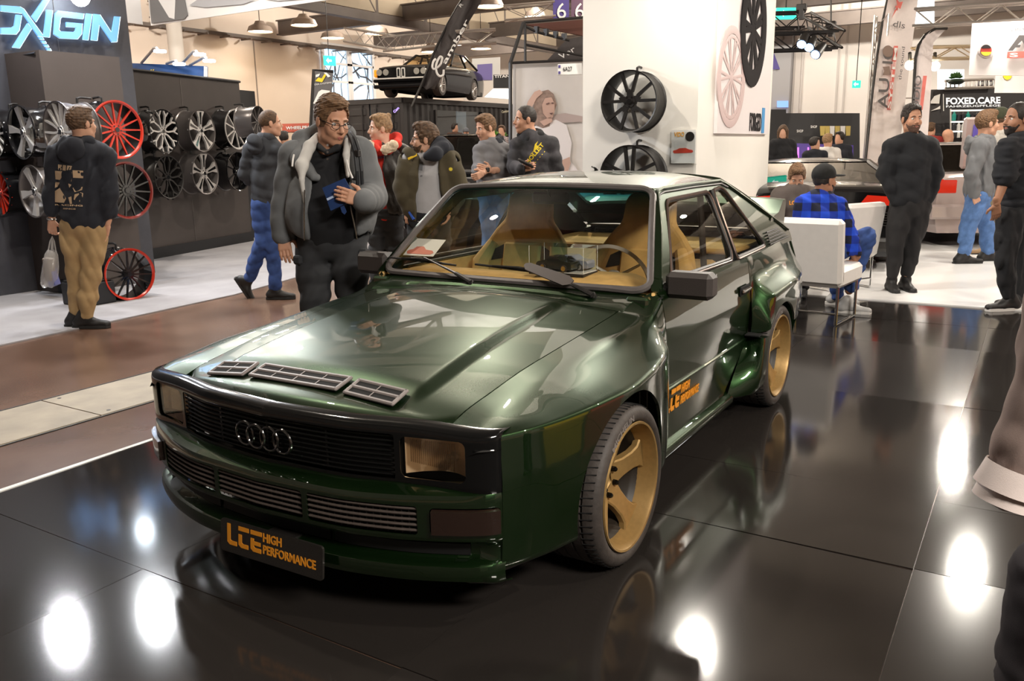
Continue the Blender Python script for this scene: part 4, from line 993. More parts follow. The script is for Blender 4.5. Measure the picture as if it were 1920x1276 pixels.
hang('grey wheel with five broad twin spokes in the lower row', 386, 325, 77, gD, n2, 'twin', SILV, GUN, rot=R90)
hang('black ten spoke wheel behind the walking man in jeans', 448, 321, 72, gD, n2, 'ten', GBLK, GBLK, rot=R90)
alloy('dark wheel seen edge on at the end of the booth wall', onD(486, 228, 11.6), unit(A(-.3, .9, 0)-unit(ray(486, 228))*A(1, 1, 0)*0), .42, 'ten', GUN, GUN)
cfl = onZ(250, 563, 0); Dw = 97*((cfl-CAM)@CF)/FPX
alloy('black multi spoke wheel with a red inner rim standing on the carpet', cfl+A(0, .0, Dw/2+.004), unit(A(.1, 1, .0)), Dw, 'fan', GBLK, GBLK, lip=REDA, rot=R90, group='floor wheels')
t = thing('wheel_stand', 'low black stand behind the red rimmed wheel on the carpet', 'stand', (cfl[0]+.25, cfl[1]-.25, 0))
MB().box((cfl[0]+.33, cfl[1]-.22, .12), (.34, .38, .22), bev=.01).obj('stand_body', BLACKP, t, False); MB().box((cfl[0]+.33, cfl[1]-.22, .24), (.30, .34, .02), bev=.005).obj('stand_top', SATBLK, t, False)
# ------------------------------------------------------------------ white pillar
PX, PY = -5.4, -.768
pil = slab('wall_pillar', onY(1443, 250, PY)[0], PX, -1.985, PY, 0, 6, WHITEP)
pn = A(1, 0, 0)
def pillarwheel(lab, u, v, hpx, style):
    c = onX(u, v, PX+.30); return alloy(lab, c, pn, hpx*((c-CAM)@CF)/FPX, style, SBLK, SBLK, group='black wheels on the white pillar', rot=R90, W=.22)
pillarwheel('satin black wheel with forked spokes hung high on the white pillar', 1178, 190, 114, 'vee')
pillarwheel('satin black wheel on the pillar half hidden behind the coupe roof', 1178, 333, 120, 'double')
# poster with two wheels
po = thing('wheel_poster', 'white poster with a black and a pale wheel on the pillar side', 'poster', (onY(1385, 250, PY)[0], PY, 1.6))
pa, pb = onY(1337, 250, PY), onY(1434, 257, PY)
m = MB(); m.box(((pa[0]+pb[0])/2, PY+.02, (pa[2]+4.4)/2), (abs(pa[0]-pb[0]), .036, 4.4-pa[2])); m.obj('poster_board', mat('poster white', (.80, .74, .74), .5), po, False)
def flatwheel(name, c, rx, rz, m_, n, rt):
    mb = MB(); t_ = np.linspace(0, 2*math.pi, 41)[:-1]
    for k, r_ in ((1., rt), (.86, rt*.5)): mb.tube([(c[0]+rx*k*math.cos(a), c[1], c[2]+rz*k*math.sin(a)) for a in t_], r_, 6, closed=True)
    for i in range(n):
        a = 2*math.pi*i/n
        for s in (-.10, .10): mb.tube([(c[0]+rx*.12*math.cos(a), c[1], c[2]+rz*.12*math.sin(a)), (c[0]+rx*.93*math.cos(a+s), c[1], c[2]+rz*.93*math.sin(a+s))], rt*.36, 4)
    mb.lathe([(0, .012), (rz*.10, .01), (rz*.14, .0)], c, (0, 1, 0), 16); mb.v = [(x, c[1]+(y-c[1])*.12, z) for x, y, z in mb.v]; mb.obj(name, m_, po)
def pc(u, v, d=.042): return onY(u, v, PY+d)
q = pc(1372, 145); q0, q1 = pc(1348, 145), pc(1396, 145); flatwheel('printed_pale_wheel', q, abs(q0[0]-q1[0])/2, (pc(1372, 58)[2]-pc(1372, 236)[2])/2, mat('pale print', (.62, .47, .46), .5), 10, .045)
q = pc(1414, 55, .05); q0, q1 = pc(1394, 55, .05), pc(1434, 55, .05); flatwheel('printed_black_wheel', q, abs(q0[0]-q1[0])/2, (pc(1414, -40, .05)[2]-pc(1414, 156, .05)[2])/2, mat('black print', (.03, .027, .028), .85, spec=.1), 9, .085)
m = MB(); a, b = pc(1405, 246), pc(1426, 249); put_text(m, 'BARACUDA'[:0]+'FORGED', a, (-1, 0, 0), (0, 0, 1), abs(a[0]-b[0]), .20, .02, th=.004); m.obj('poster_lettering', mat('black print', (.03, .027, .028), .85, spec=.1), po, False)
m = MB(); a = pc(1430, 246); m.box((a[0], a[1], a[2]+.12), (.10, .006, .28)); m.obj('poster_mark', mat('blue print', (.05, .30, .65), .5), po, False)
# leaflet holder
lh = thing('leaflet_holder', 'clear leaflet holder with a magazine showing a red car on the pillar', 'leaflet holder', onX(1281, 300, PX))
mg = thing('magazine', 'white magazine with a red car and orange title in the clear holder', 'magazine', onX(1281, 300, PX+.03))
w4 = [onX(1258, 244, PX+.03), onX(1303, 243, PX+.03), onX(1306, 306, PX+.03), onX(1259, 306, PX+.03)]
cw, ch = abs(w4[0][1]-w4[1][1]), abs(w4[0][2]-w4[3][2]); cc = np.mean(w4, 0)
MB().box(tuple(cc), (.012, cw, ch)).obj('cover', mat('magazine paper', (.80, .80, .78), .4), mg, False)
m = MB(); put_text(m, 'VIDO', cc+A(.007, -cw*.40, ch*.30), (0, 1, 0), (0, 0, 1), cw*.42, ch*.14, .03, slant=.1); m.obj('title_lettering', mat('orange print', (.9, .42, .02), .5), mg, False)
m = MB(); m.prism([(-.42, .0), (-.40, .06), (-.28, .09), (-.15, .15), (.1, .16), (.25, .10), (.40, .07), (.42, 0), (.36, -.03), (-.36, -.05)], cc+A(.007, 0, -ch*.16), (0, cw, 0), (0, 0, cw), .003); m.obj('printed_car', mat('red print', (.65, .05, .03), .4), mg, False)
m = MB(); m.cyl(cc+A(.006, cw*.27, ch*.30), cc+A(.010, cw*.27, ch*.30), .045, n=16); m.obj('printed_disc', GBLK, mg)
m = MB(); m.box(tuple(cc+A(.02, 0, -.01)), (.004, cw+.02, ch-.02)); m.box(tuple(cc+A(0, 0, -ch/2-.01)), (.05, cw+.02, .006)); m.obj('clear_shell', glass('acrylic', (.96, .97, .97)), lh, False)
# ------------------------------------------------------------------ people: smooth bodies grown from blended limbs
from mathutils.bvhtree import BVHTree
class SDF:
    def __init__(s): s.p = []
    def cone(s, a, b, ra, rb=None, k=.02, S=None, q=1., op='u'):
        s.p.append(('c', np.array(a, float), np.array(b, float), ra, ra if rb is None else rb, k, S, q, op)); return s
    def chain(s, pts, rs, k=.02, S=None, q=1., op='u'):
        for i in range(len(pts)-1): s.cone(pts[i], pts[i+1], rs[i], rs[i+1], k, S, q, op)
        return s
    def ell(s, c, r, fr=None, k=.02, op='u'):
        s.p.append(('e', np.array(c, float), np.array(r, float), np.eye(3) if fr is None else np.array(fr, float), k, op)); return s
    def plane(s, o, n): s.p.append(('p', np.array(o, float), unit(n))); return s
    def mesh(s, vox, wr=0., wf=40., fr=None):
        lo, hi = A(9e9, 9e9, 9e9), A(-9e9, -9e9, -9e9)
        for q in s.p:
            if q[0] == 'c' and q[-1] == 'u': r = max(q[3], q[4])*max(1, 1); lo = np.minimum(lo, np.minimum(q[1], q[2])-r); hi = np.maximum(hi, np.maximum(q[1], q[2])+r)
            if q[0] == 'e' and q[-1] == 'u': r = max(q[2]); lo = np.minimum(lo, q[1]-r); hi = np.maximum(hi, q[1]+r)
        lo -= 4*vox; hi += 4*vox; n = np.ceil((hi-lo)/vox).astype(int)+1; D = np.full(n, .5, np.float32)
        X = [lo[i]+vox*np.arange(n[i]) for i in range(3)]
        for q in s.p:
            if q[0] == 'p':
                d = ((X[0]-q[1][0])*q[2][0])[:, None, None]+((X[1]-q[1][1])*q[2][1])[None, :, None]+((X[2]-q[1][2])*q[2][2])[None, None, :]
                D = np.maximum(D, d); continue
            if q[0] == 'c': r = max(q[3], q[4]); k = q[5]; a, b = np.minimum(q[1], q[2])-r-k-3*vox, np.maximum(q[1], q[2])+r+k+3*vox
            else: r = max(q[2]); k = q[4]; a, b = q[1]-r-k-3*vox, q[1]+r+k+3*vox
            i0 = np.maximum(0, np.floor((a-lo)/vox).astype(int)); i1 = np.minimum(n, np.ceil((b-lo)/vox).astype(int)+1)
            if (i1 <= i0).any(): continue
            sl = tuple(slice(i0[i], i1[i]) for i in range(3)); P = np.stack(np.meshgrid(*[X[i][sl[i]] for i in range(3)], indexing='ij'), -1)
            if q[0] == 'c':
                p0, p1 = q[1], q[2]; W = P-p0; ax = p1-p0; S, qq = q[6], q[7]
                if S is not None:
                    S = unit(S); W = W+((W@S)*(1/qq-1))[..., None]*S; ax = ax+(ax@S)*(1/qq-1)*S
                h = np.clip((W@ax)/max(ax@ax, 1e-9), 0, 1); d = np.linalg.norm(W-h[..., None]*ax, axis=-1)-(q[3]+(q[4]-q[3])*h)
                if S is not None: d = d*min(1, qq)**.5
            else:
                W = (P-q[1])@q[3].T; kk = np.linalg.norm(W/q[2], axis=-1); k2 = np.linalg.norm(W/(q[2]**2), axis=-1); d = kk*(kk-1)/np.maximum(k2, 1e-6)
            C_ = D[sl]; k = max(k, 1e-4)
            if q[-1] == 'u': h = np.clip(.5+.5*(C_-d)/k, 0, 1); D[sl] = C_*(1-h)+d*h-k*h*(1-h)
            elif q[-1] == 's': h = np.clip(.5-.5*(C_+d)/k, 0, 1); D[sl] = C_*(1-h)-d*h+k*h*(1-h)
        if wr:
            rg = np.random.RandomState(int(abs(lo.sum())*1000) % 99991); wv = 0.
            for q_ in range(7):
                kv = rg.normal(size=3)*(1., 1., 1.25); kv *= wf*rg.uniform(.35, 1.5)/np.linalg.norm(kv); ph_ = rg.uniform(0, 6.28)
                a_ = (X[0]*kv[0])[:, None, None]+(X[1]*kv[1])[None, :, None]+(X[2]*kv[2])[None, None, :]+ph_
                if q_ == 0: base_ = 1.6*np.sin(a_*.45)
                wv = wv+(.5-np.abs(np.sin(a_*.5+base_)))*(1.2 if q_ < 4 else .6)
            D = D+(wr*1.15*wv).astype(np.float32)
        bg = 3*vox; D = np.clip(D, -bg, bg).astype(np.float32)
        g = openvdb.FloatGrid(bg); g.copyFromArray(D); pts, tr, qd = g.convertToPolygons(isovalue=0., adaptivity=0.)
        V = pts*vox+lo; F = [tuple(int(i) for i in f[::-1]) for f in tr]+[tuple(int(i) for i in f[::-1]) for f in qd]
        mb = MB(); mb.v = [tuple(p) for p in V.tolist()]; mb.f = F; mb.m = [0]*len(F); return mb
SKIN = [mat('skin %d' % i, c, .55, noise=.06, nscale=25, spec=.4) for i, c in enumerate([(.60, .33, .22), (.52, .27, .17), (.40, .20, .12), (.64, .38, .27)])]
LIP = mat('lip tone', (.42, .15, .12), .45); EYEW = mat('eye white', (.75, .72, .68), .25); IRIS = mat('iris', (.03, .025, .02), .15)
HAIRS = dict(brown=mat('brown hair', (.085, .045, .022), .7, noise=.5, nscale=60), dark=mat('dark hair', (.020, .014, .011), .6, noise=.5, nscale=60), fair=mat('fair hair', (.28, .17, .085), .7, noise=.4, nscale=60), stubble=mat('stubble', (.11, .060, .042), .7, noise=.3, nscale=80), mid=mat('light brown hair', (.15, .080, .038), .7, noise=.45, nscale=60))
def cloth(name, c, noise=.10, ns=9, **k): return mat(name, c, .92, noise=noise, nscale=ns, bump=.10, bscale=420, **k)
CRh = unit(CR*A(1, 1, 0)); CFh = unit(CF*A(1, 1, 0)); UP = A(0, 0, 1)
def facing(phi, pitch=0.):
    a = math.radians(phi); f = -CFh*math.cos(a)+CRh*math.sin(a); p = math.radians(pitch); fw = f*math.cos(p)-UP*math.sin(p); up = UP*math.cos(p)+f*math.sin(p)
    return fw, up, np.cross(fw, up)         # forward, up, own right hand
def join(*mbs):
    o = MB()
    for m_ in mbs: o.add(m_.v, m_.f)
    return o
def hand_sdf(w, d, nrm, sd, s=1., curl=.4, thumb=1.):
    """w wrist, d finger direction, nrm back of the hand, sd thumb side"""
    d = unit(d); sd = unit(sd-d*(sd@d)); nrm = unit(np.cross(d, sd)*np.sign(np.cross(d, sd)@nrm or 1)); S = SDF()
    S.cone(w-d*.04*s, w+d*.02*s, .027*s, .026*s, .01, nrm, .75)
    for o in (-.026, -.009, .009, .026): S.cone(w+d*.02*s+sd*o*.7*s, w+d*.082*s+sd*o*s, .014*s, .0125*s, .012*s)
    for o, L_, r in ((.028, .066, .0092), (.0095, .074, .0094), (-.0095, .069, .009), (-.027, .054, .008)):
        p = w+d*.088*s+sd*o*s; dd = d+sd*o*1.5; a = 0.
        for j, fr in enumerate((.44, .32, .24)):
            a += curl*(.7, 1., .8)[j]; q = p+(unit(dd)*math.cos(a)-nrm*math.sin(a))*L_*fr*s; S.cone(p, q, r*s*(1-.08*j), r*s*(.94-.08*j), .003); p = q
    p = w+d*.022*s+sd*.026*s; q = p+(sd*.75+d*.6-nrm*.25*thumb)*.040*s; S.cone(p, q, .0135*s, .011*s, .012*s); q2 = q+unit(d*.85+sd*.25-nrm*.35*thumb)*.032*s; S.cone(q, q2, .0105*s, .0085*s, .004)
    return S
def person(label, t, s, head, face, body, J, top, trousers, shoes=None, skin=0, hair='brown', style='short', beard=None, glasses=False, hands=True, vox=.010, hv=.0042, sleeve=1., fat=1., belly=0., wr=.0035, hem=None, hood=None, cap=None, inner=None, opening=.10, legs=True, group=None, lift=0., name='person', low=False, leglen=None):
    P = {}
    for k_, j in J.items(): P[k_] = onH(j[0], j[1], t-(j[2] if len(j) > 2 else 0.))
    hc = onH(head[0], head[1], t-(head[2] if len(head) > 2 else 0.)); fw, up, rt = facing(*face); bf, _, br = facing(body)
    sk = SKIN[skin]; base = P['pel'].copy(); base[2] = lift
    root = thing(name, label, 'person', base, group)
    h = lambda f, u_, r=0.: hc+(fw*f+up*u_+rt*r)*s
    fr = np.array([rt, fw, up])
    # head
    H = SDF(); H.ell(h(-.012, .032), A(.076, .098, .098)*s, fr, .02*s); H.ell(h(.030, -.040), A(.059, .068, .076)*s, fr, .03*s); H.ell(h(.062, -.095), A(.026, .022, .020)*s, fr, .025*s)
    H.cone(h(.02, -.075, -.045), h(.062, -.095, -.01), .018*s, .014*s, .03*s); H.cone(h(.02, -.075, .045), h(.062, -.095, .01), .018*s, .014*s, .03*s)
    if not low:
        for r_ in (-1, 1):
            H.ell(h(.066, -.028, .038*r_), A(.022, .018, .022)*s, fr, .025*s); H.cone(h(.083, .026, .012*r_), h(.076, .026, .045*r_), .0085*s, .007*s, .012*s)
            H.ell(h(.106, .008, .031*r_), A(.017, .016, .0115)*s, fr, .012*s, 's'); H.ell(h(-.004, -.006, .079*r_), A(.008, .019, .031)*s, fr, .008*s)
            H.ell(h(.098, -.030, .011*r_), A(.008, .009, .007)*s, fr, .008*s)
        H.cone(h(.090, .014), h(.112, -.024), .0075*s, .011*s, .012*s); H.cone(h(.085, -.056, -.018), h(.085, -.056, .018), .012*s, .012*s, .014*s)
        H.cone(h(.104, -.0615, -.020), h(.104, -.0615, .020), .0022*s, .0022*s, .006*s, op='s')
    nb = P['neck']; H.cone(h(-.022, -.05), nb+bf*.0, .054*s, .060*s, .03*s); H.cone(nb, nb-UP*.05*s, .060*s, .075*s, .02)
    parts = [H.mesh(hv)]
    # under body
    sa, sb, pel = P['sa'], P['sb'], P['pel']; ch = nb*.62+pel*.38; wa = nb*.30+pel*.70; chw = np.linalg.norm(sa-sb)/2; d0 = .62
    tr = lambda g: SDF().chain([nb-UP*.03*s, ch-UP*.0, wa+bf*belly*.5, pel], [.085*s+g, .135*s*fat+g, .135*s*fat+g, .150*s*fat+g], .06, bf, .78)
    B = tr(-.012); B.cone(sa, sb, .06*s, .06*s, .05)
    for a in ('a', 'b'):
        if 'e'+a in P: B.chain([P['s'+a], P['e'+a], P['w'+a]], [.052*s, .040*s, .026*s], .02)
        if legs: B.chain([P['h'+a], P['k'+a], P['f'+a]], [.082*s*fat, .052*s, .036*s], .03)
    parts.append(B.mesh(max(vox, .011)))
    for a in ('a', 'b'):
        if hands and 'd'+a in P:
            w = P['w'+a]; d = unit(P['d'+a]-w); J_ = J['d'+a]; cu = J_[3] if len(J_) > 3 else .35; ts = J_[4] if len(J_) > 4 else bf
            ts = {'f': bf, 'u': UP, 'd': -UP, 'l': -CRh, 'r': CRh, 'c': -CFh, 'x': CFh}.get(ts, bf) if isinstance(ts, str) else ts
            nm = np.cross(d, ts); out = P['w'+a]-pel; nm = nm*np.sign(nm@out if abs(nm@out) > 1e-3 else 1)
            if len(J_) > 5: nm = {'c': -CFh, 'x': CFh, 'l': -CRh, 'r': CRh, 'u': UP, 'd': -UP}[J_[5]]
            parts.append(hand_sdf(w, d, nm, ts, s*.98, cu).mesh(.0048 if vox > .0085 else .0036))
    body_o = join(*parts).obj('body', sk, root, True, 80)
    # face details
    if not low:
        m = MB()
        for r_ in (-1, 1): m.sphere(h(.0745, .006, .0305*r_), .0125*s, 12, 8, rot=fr.T)
        e_ = m.obj('eyes', EYEW, root); m = MB()
        for r_ in (-1, 1): m.sphere(h(.0815, .006, .030*r_), .0064*s, 8, 6, rot=fr.T)
        m.obj('iris', IRIS, e_)
        for r_ in (-1, 1): m = MB(); m.tube([h(.090, .027, .012*r_), h(.092, .031, .028*r_), h(.078, .027, .048*r_)], [.003*s, .0042*s, .002*s], 6); m.obj('eyebrow', HAIRS[hair], root)
        m = MB(); m.tube([h(.091, -.061, -.023), h(.0975, -.058, -.008), h(.0975, -.058, .008), h(.091, -.061, .023)], [.002*s, .0055*s, .0055*s, .002*s], 6); m.tube([h(.091, -.063, -.02), h(.097, -.067, 0), h(.091, -.063, .02)], [.002*s, .0055*s, .002*s], 6); m.obj('lips', LIP, root)
    # hair
    if style != 'bald' and not cap:
        Q = SDF(); g = dict(buzz=.003, short=.008, quiff=.009, long=.014, fade=.005)[style]
        Q.ell(h(-.012, .034), A(.076+g*.7, .098+g*.8, .098+g)*s, fr)
        if style in ('quiff', 'short'): Q.ell(h(.045, .112), A(.054, .046, .014 if style == 'short' else .028)*s, fr, .03*s)
        if style == 'fade': Q.ell(h(.0, .105), A(.062, .085, .028)*s, fr, .03*s)
        if style == 'long':
            Q.cone(h(-.05, .03), h(-.06, -.22), .085*s, .07*s, .04); Q.cone(h(.0, .02, .07), h(.0, -.20, .075), .03*s, .03*s, .03); Q.cone(h(.0, .02, -.07), h(.0, -.20, -.075), .03*s, .03*s, .03)
        hl = dict(buzz=.094, short=.090, quiff=.090, long=.080, fade=.097)[style]
        # hairline: forehead, temples, above the ears, nape
        Q.plane(h(.085, hl), unit(fw*.9-up*.43) if style != 'long' else unit(fw*.95-up*.25))
        if style != 'long': Q.ell(h(.082, .026), A(.068, .064, .070 if style in ('buzz', 'fade') else .062)*s, fr, .006*s, 's')
        if style != 'long': Q.plane(h(-.03, -.052), -up*.9+fw*.1)
        mbq = Q.mesh(hv, .0022 if style != 'buzz' else .0006, 230); ho = mbq.obj('hair', HAIRS[hair], root, True, 80)
    if beard:
        Q = SDF(); Q.ell(h(.032, -.046), A(.062, .070, .080)*s, fr, .02*s); Q.ell(h(.062, -.097), A(.032, .030, .026)*s, fr, .02*s); Q.cone(h(.098, -.044, -.022), h(.098, -.044, .022), .008*s, .008*s, .01)
        Q.plane(h(.085, -.040), unit(up*.92+fw*.38)); Q.plane(h(.012, -.05), -fw*.95+up*.1); Q.ell(h(.112, -.060), A(.024, .022, .0095)*s, fr, .004, 's')
        Q.mesh(hv, .0006, 260).obj('beard', HAIRS[beard], root, True, 80)
    if glasses:
        m = MB()
        for r_ in (-1, 1):
            c = h(.106, .004, .033*r_); m.tube([c+rt*.024*s*math.cos(a)*(1)+up*.016*s*math.sin(a)-fw*.006*abs(math.cos(a)) for a in np.linspace(0, 2*math.pi, 17)[:-1]], .0018*s, 5, closed=True)
            m.tube([h(.100, .010, .056*r_), h(.0, .010, .083*r_), h(-.02, -.004, .084*r_)], .0022*s, 5)
        m.tube([h(.108, .008, -.010), h(.112, .011, 0), h(.108, .008, .010)], .0018*s, 5); m.obj('glasses', SATBLK, root)
    if cap:
        Q = SDF(); Q.ell(h(-.012, .050), A(.090, .110, .098)*s, fr); Q.plane(h(0, .022), unit(-up+fw*.10)); Q.mesh(hv, .0006, 90).obj('cap', cap, root, True, 80)
        m = SDF(); m.ell(h(.135, .040), A(.070, .075, .010)*s, fr); m.mesh(hv).obj('cap_peak', cap, root)
        if hair: Q = SDF(); Q.ell(h(-.014, .03), A(.079, .101, .098)*s, fr); Q.plane(h(0, .03), up); Q.plane(h(-.01, 0), fw); Q.plane(h(-.03, -.045), -up); Q.mesh(hv, .001, 200).obj('hair', HAIRS[hair], root)
    # trousers
    gar = {}
    if legs:
        T = SDF(); T.chain([wa*.25+pel*.75+bf*belly*.3, pel], [.152*s*fat, .158*s*fat], .05, bf, .80)
        for a in ('a', 'b'):
            T.chain([P['h'+a], P['h'+a]*.5+P['k'+a]*.5, P['k'+a], P['k'+a]*.5+P['f'+a]*.5, P['f'+a]+(P['k'+a]-P['f'+a])*.10], [.098*s*fat, .088*s*fat, .071*s*fat**.5, .064*s, trousers[1]*s], .018)
        
        if max(P['ka'][2], P['kb'][2]) < pel[2]-.15: T.plane(wa*.18+pel*.82, UP)
        gar['trousers'] = T.mesh(vox, wr*1.15, 44).obj('trousers', trousers[0], root, True, 80)
        for a in ('a', 'b'):
            if shoes and 't'+a in P:
                an, to = P['f'+a], P['t'+a]; d = unit((to-an)*A(1, 1, 0)) if len(J['t'+a]) < 4 else unit(to-an); up_ = UP if len(J['t'+a]) < 4 else unit(np.cross(np.cross(d, UP), d)); L_ = .27*s; heel = an-up_*(.075*s)-d*.055*s
                if len(J['t'+a]) < 4: heel[2] = lift+.030*s
                sd = np.cross(d, up_); Q = SDF(); Q.chain([heel+up_*.012, heel+d*L_*.45+up_*.010, heel+d*L_*.82], [.042*s, .040*s, .036*s], .03, up_, .80); Q.cone(heel+up_*.02*s, heel+d*.045*s+up_*.085*s, .044*s, .045*s, .03); Q.cone(heel+d*L_*.35+up_*.035*s, heel+d*.05*s+up_*.07*s, .032*s, .04*s, .03)
                Q.plane(heel-up_*.026*s, -up_); sho = Q.mesh(min(vox, .008)).obj('shoe', shoes[0], root, True, 60)
                m = MB(); pts = [(-.055, -.036), (.06, -.042), (.16, -.046), (.225, -.036), (.245, 0), (.225, .034), (.16, .044), (.06, .040), (-.055, .036), (-.068, 0)]
                m.prism([(x*s, y*s) for x, y in pts], heel-up_*.030*s+d*.012*s, d, np.cross(up_, d), .024*s); m.obj('sole', shoes[1], sho, False)
    # upper garment
    g0 = .020*s
    def garment(g, arms=True, drop=None, sl=1.):
        G = SDF(); lowp = drop if drop is not None else pel*.8+wa*.2
        G.chain([nb-UP*.045*s, ch+UP*.02, wa+bf*belly*.6, lowp], [.080*s+g, .140*s*fat+g, .140*s*fat+g+.3*abs(belly), .155*s*fat+g], .06, bf, .80)
        G.chain([sa, nb-UP*.03*s, sb], [.066*s+g*.6, .085*s, .066*s+g*.6], .05)
        if arms:
            for a in ('a', 'b'):
                if 'e'+a in P:
                    sh, el, wr_ = P['s'+a], P['e'+a], P['w'+a]
                    if sl >= .99: G.chain([sh, sh*.5+el*.5, el, el*.5+wr_*.5, wr_], [.066*s+g*.6, .060*s+g*.6, .053*s+g*.6, .048*s+g*.6, .036*s+g*.5], .025)
                    elif sl > .5:
                        q = el+(wr_-el)*(sl-.5)*2; G.chain([sh, el, q], [.066*s+g*.6, .054*s+g*.6, .052*s+g*.5], .025)
                    else: q = sh+(el-sh)*sl*2; G.chain([sh, q], [.070*s+g*.6, .072*s+g*.5], .03)
        return G
    drop = P.get('hem', pel+(wa-pel)*.05)
    if inner is not None:
        I = garment(-.002, False, pel); I.cone(nb+bf*.02*s+UP*.03*s, nb+UP*.14*s, .064*s, .075*s, .01, op='s'); io = I.mesh(vox, wr*.2, 30).obj(inner[1], inner[0], root, True, 80); gar['inner'] = io
        G = garment(g0+.024*s, True, drop, sleeve); Iq = garment(.003, False, pel-UP*.3)
        for q in Iq.p: G.p.append((*q[:-1], 's'))
        c = opening; G.chain([nb+bf*.14*s+UP*.12, ch+bf*(.14*s+.0), wa+bf*(.15*s+belly), drop+bf*(.14*s+belly)-UP*.25], [c*.8, c, c*1.25, c*1.35], .01, op='s')
        G.cone(nb+UP*.05*s, nb+UP*.2*s, .075*s, .11*s, .01, op='s')
    else:
        G = garment(g0, True, drop, sleeve)
        G.cone(nb+bf*.012*s+UP*.035*s, nb+UP*.16*s, .058*s, .085*s, .01, op='s')
    G.plane(drop-UP*.10*s, -UP)
    go = G.mesh(vox, wr*(.55 if inner is not None else 1), 40).obj(top[1], top[0], root, True, 80); gar['top'] = go
    if hood:
        Q = SDF(); c = nb-bf*.05*s+UP*.02*s
        Q.chain([nb+bf*.075*s-UP*.035*s, nb+br*.085*s+UP*.01*s, nb-bf*.085*s+UP*.035*s, nb-br*.085*s+UP*.01*s, nb+bf*.075*s-UP*.035*s], [.026*s, .034*s, .045*s, .034*s, .026*s], .03)
        Q.ell(c-bf*.075*s-UP*.07*s, A(.115, .055, .10)*s*hood[1], np.array([br, bf, UP]), .04); Q.ell(c-bf*.03*s+UP*.05*s, A(.07, .06, .07)*s, np.array([br, bf, UP]), .02, 's')
        gar['hood'] = Q.mesh(vox, wr, 40).obj('hood', hood[0], root, True, 80)
    root_parts = dict(root=root, P=P, bf=bf, br=br, nb=nb, pel=pel, ch=ch, wa=wa, gar=gar, h=h, s=s, fw=fw, up=up, rt=rt, t=t)
    return root_parts
def wrap(pr, mb, name, m, onto='top', view=None, lift=.003):
    """lay flat artwork (already placed in front of the garment) onto the garment surface"""
    o = pr['gar'][onto]; me = o.data; bv = BVHTree.FromPolygons([v.co[:] for v in me.vertices], [p.vertices[:] for p in me.polygons])
    V = []
    for p in mb.v:
        d = unit(np.array(p)-CAM) if view is None else view; r = bv.ray_cast(Vector(p)-Vector(d)*.6, Vector(d)); V.append(tuple(np.array(r[0])-d*lift) if r[0] is not None else p)
    mb.v = V; b = MB(); b.v = V; b.f = mb.f; b.m = [0]*len(mb.f); ob = b.obj(name, m, pr['root'], False); return ob
def pxpoly(mb, poly, t, sub=0):
    P = [onD(u, v, t) for u, v in poly]; mb.add(P, [tuple(range(len(P)))]); return mb
def pxtext(mb, s_, u0, v0, u1, v1, hpx, t, bold=.0, shear=0.):
    """lettering along the picture line (u0, v0)-(u1, v1) at depth t"""
    V, F = text_mesh(s_, bold); W, H = V[:, 0].max(), V[:, 1].max(); du, dv = u1-u0, v1-v0; L_ = math.hypot(du, dv); nx_, ny_ = dv/L_, -du/L_
    mb.add([onD(u0+du*x/W+nx_*hpx*y/H+shear*hpx*y/H*du/L_, v0+dv*x/W+ny_*hpx*y/H, t) for x, y, _ in V], F); return mb
def stand(t, u, vtop, s=1., lean=0, feet=None, spread=1.):
    """joint picture coordinates of a plain standing pose at depth t"""
    k = FPX/t*s; f = lambda x, y: (u+x*k, vtop+y*k)
    J = dict(neck=f(0, .30), sa=f(-.17*spread, .345), sb=f(.17*spread, .345), ea=f(-.22*spread, .63), eb=f(.22*spread, .63), wa=f(-.20*spread, .87), wb=f(.20*spread, .87), da=f(-.19*spread, .95), db=f(.19*spread, .95), pel=f(0, .87), ha=f(-.085*spread, .92), hb=f(.085*spread, .92), ka=f(-.09*spread, 1.29), kb=f(.09*spread, 1.29), fa=f(-.09*spread, 1.68), fb=f(.09*spread, 1.68), ta=f(-.10*spread, 1.76), tb=f(.10*spread, 1.76))
    return J, f(0, .125)
# ------------------------------------------------------------------ stands, vehicles and signs behind the coupe
def quad(name, pts, t, m_, par, th=.01, tt=None):
    """flat board through four picture points at depth t (or a depth per corner)"""
    P = [onD(u, v, (tt[i] if tt else t)) for i, (u, v) in enumerate(pts)]; nn = unit(np.cross(P[1]-P[0], P[2]-P[0])); nn = nn if nn@(CAM-P[0]) > 0 else -nn
    n = len(P); V = P+[p-nn*th for p in P]; F = [tuple(range(n)), tuple(range(n, 2*n))[::-1]]+[((i+1) % n, i, n+i, n+(i+1) % n) for i in range(n)]
    return MB().add(V, F).obj(name, m_, par, False)
def art(name, polys, t, m_, par, d=.02):
    for q in polys:
        m = MB(); P = [onD(u, v, t-d) for u, v in q]; n = len(P); V = P+[p-unit(CAM-p)*.006 for p in P]
        m.add(V, [tuple(range(n))]+[(i, (i+1) % n, n+(i+1) % n, n+i) for i in range(n)]); o = m.obj(name, m_, par, False)
    return o
def letters_px(name, items, t, m_, par, d=.02):
    m = MB()
    for it in items: pxtext(m, *it[:6], t-d, *(it[6:]))
    return m.obj(name, m_, par, False)
WPRINT = mat('white print', (.80, .79, .77), .6); BPRINT = mat('black print', (.03, .027, .028), .85, spec=.1); RPRINT = mat('red print', (.65, .05, .03), .4); YPRINT = mat('yellow print', (.80, .60, .02), .7)
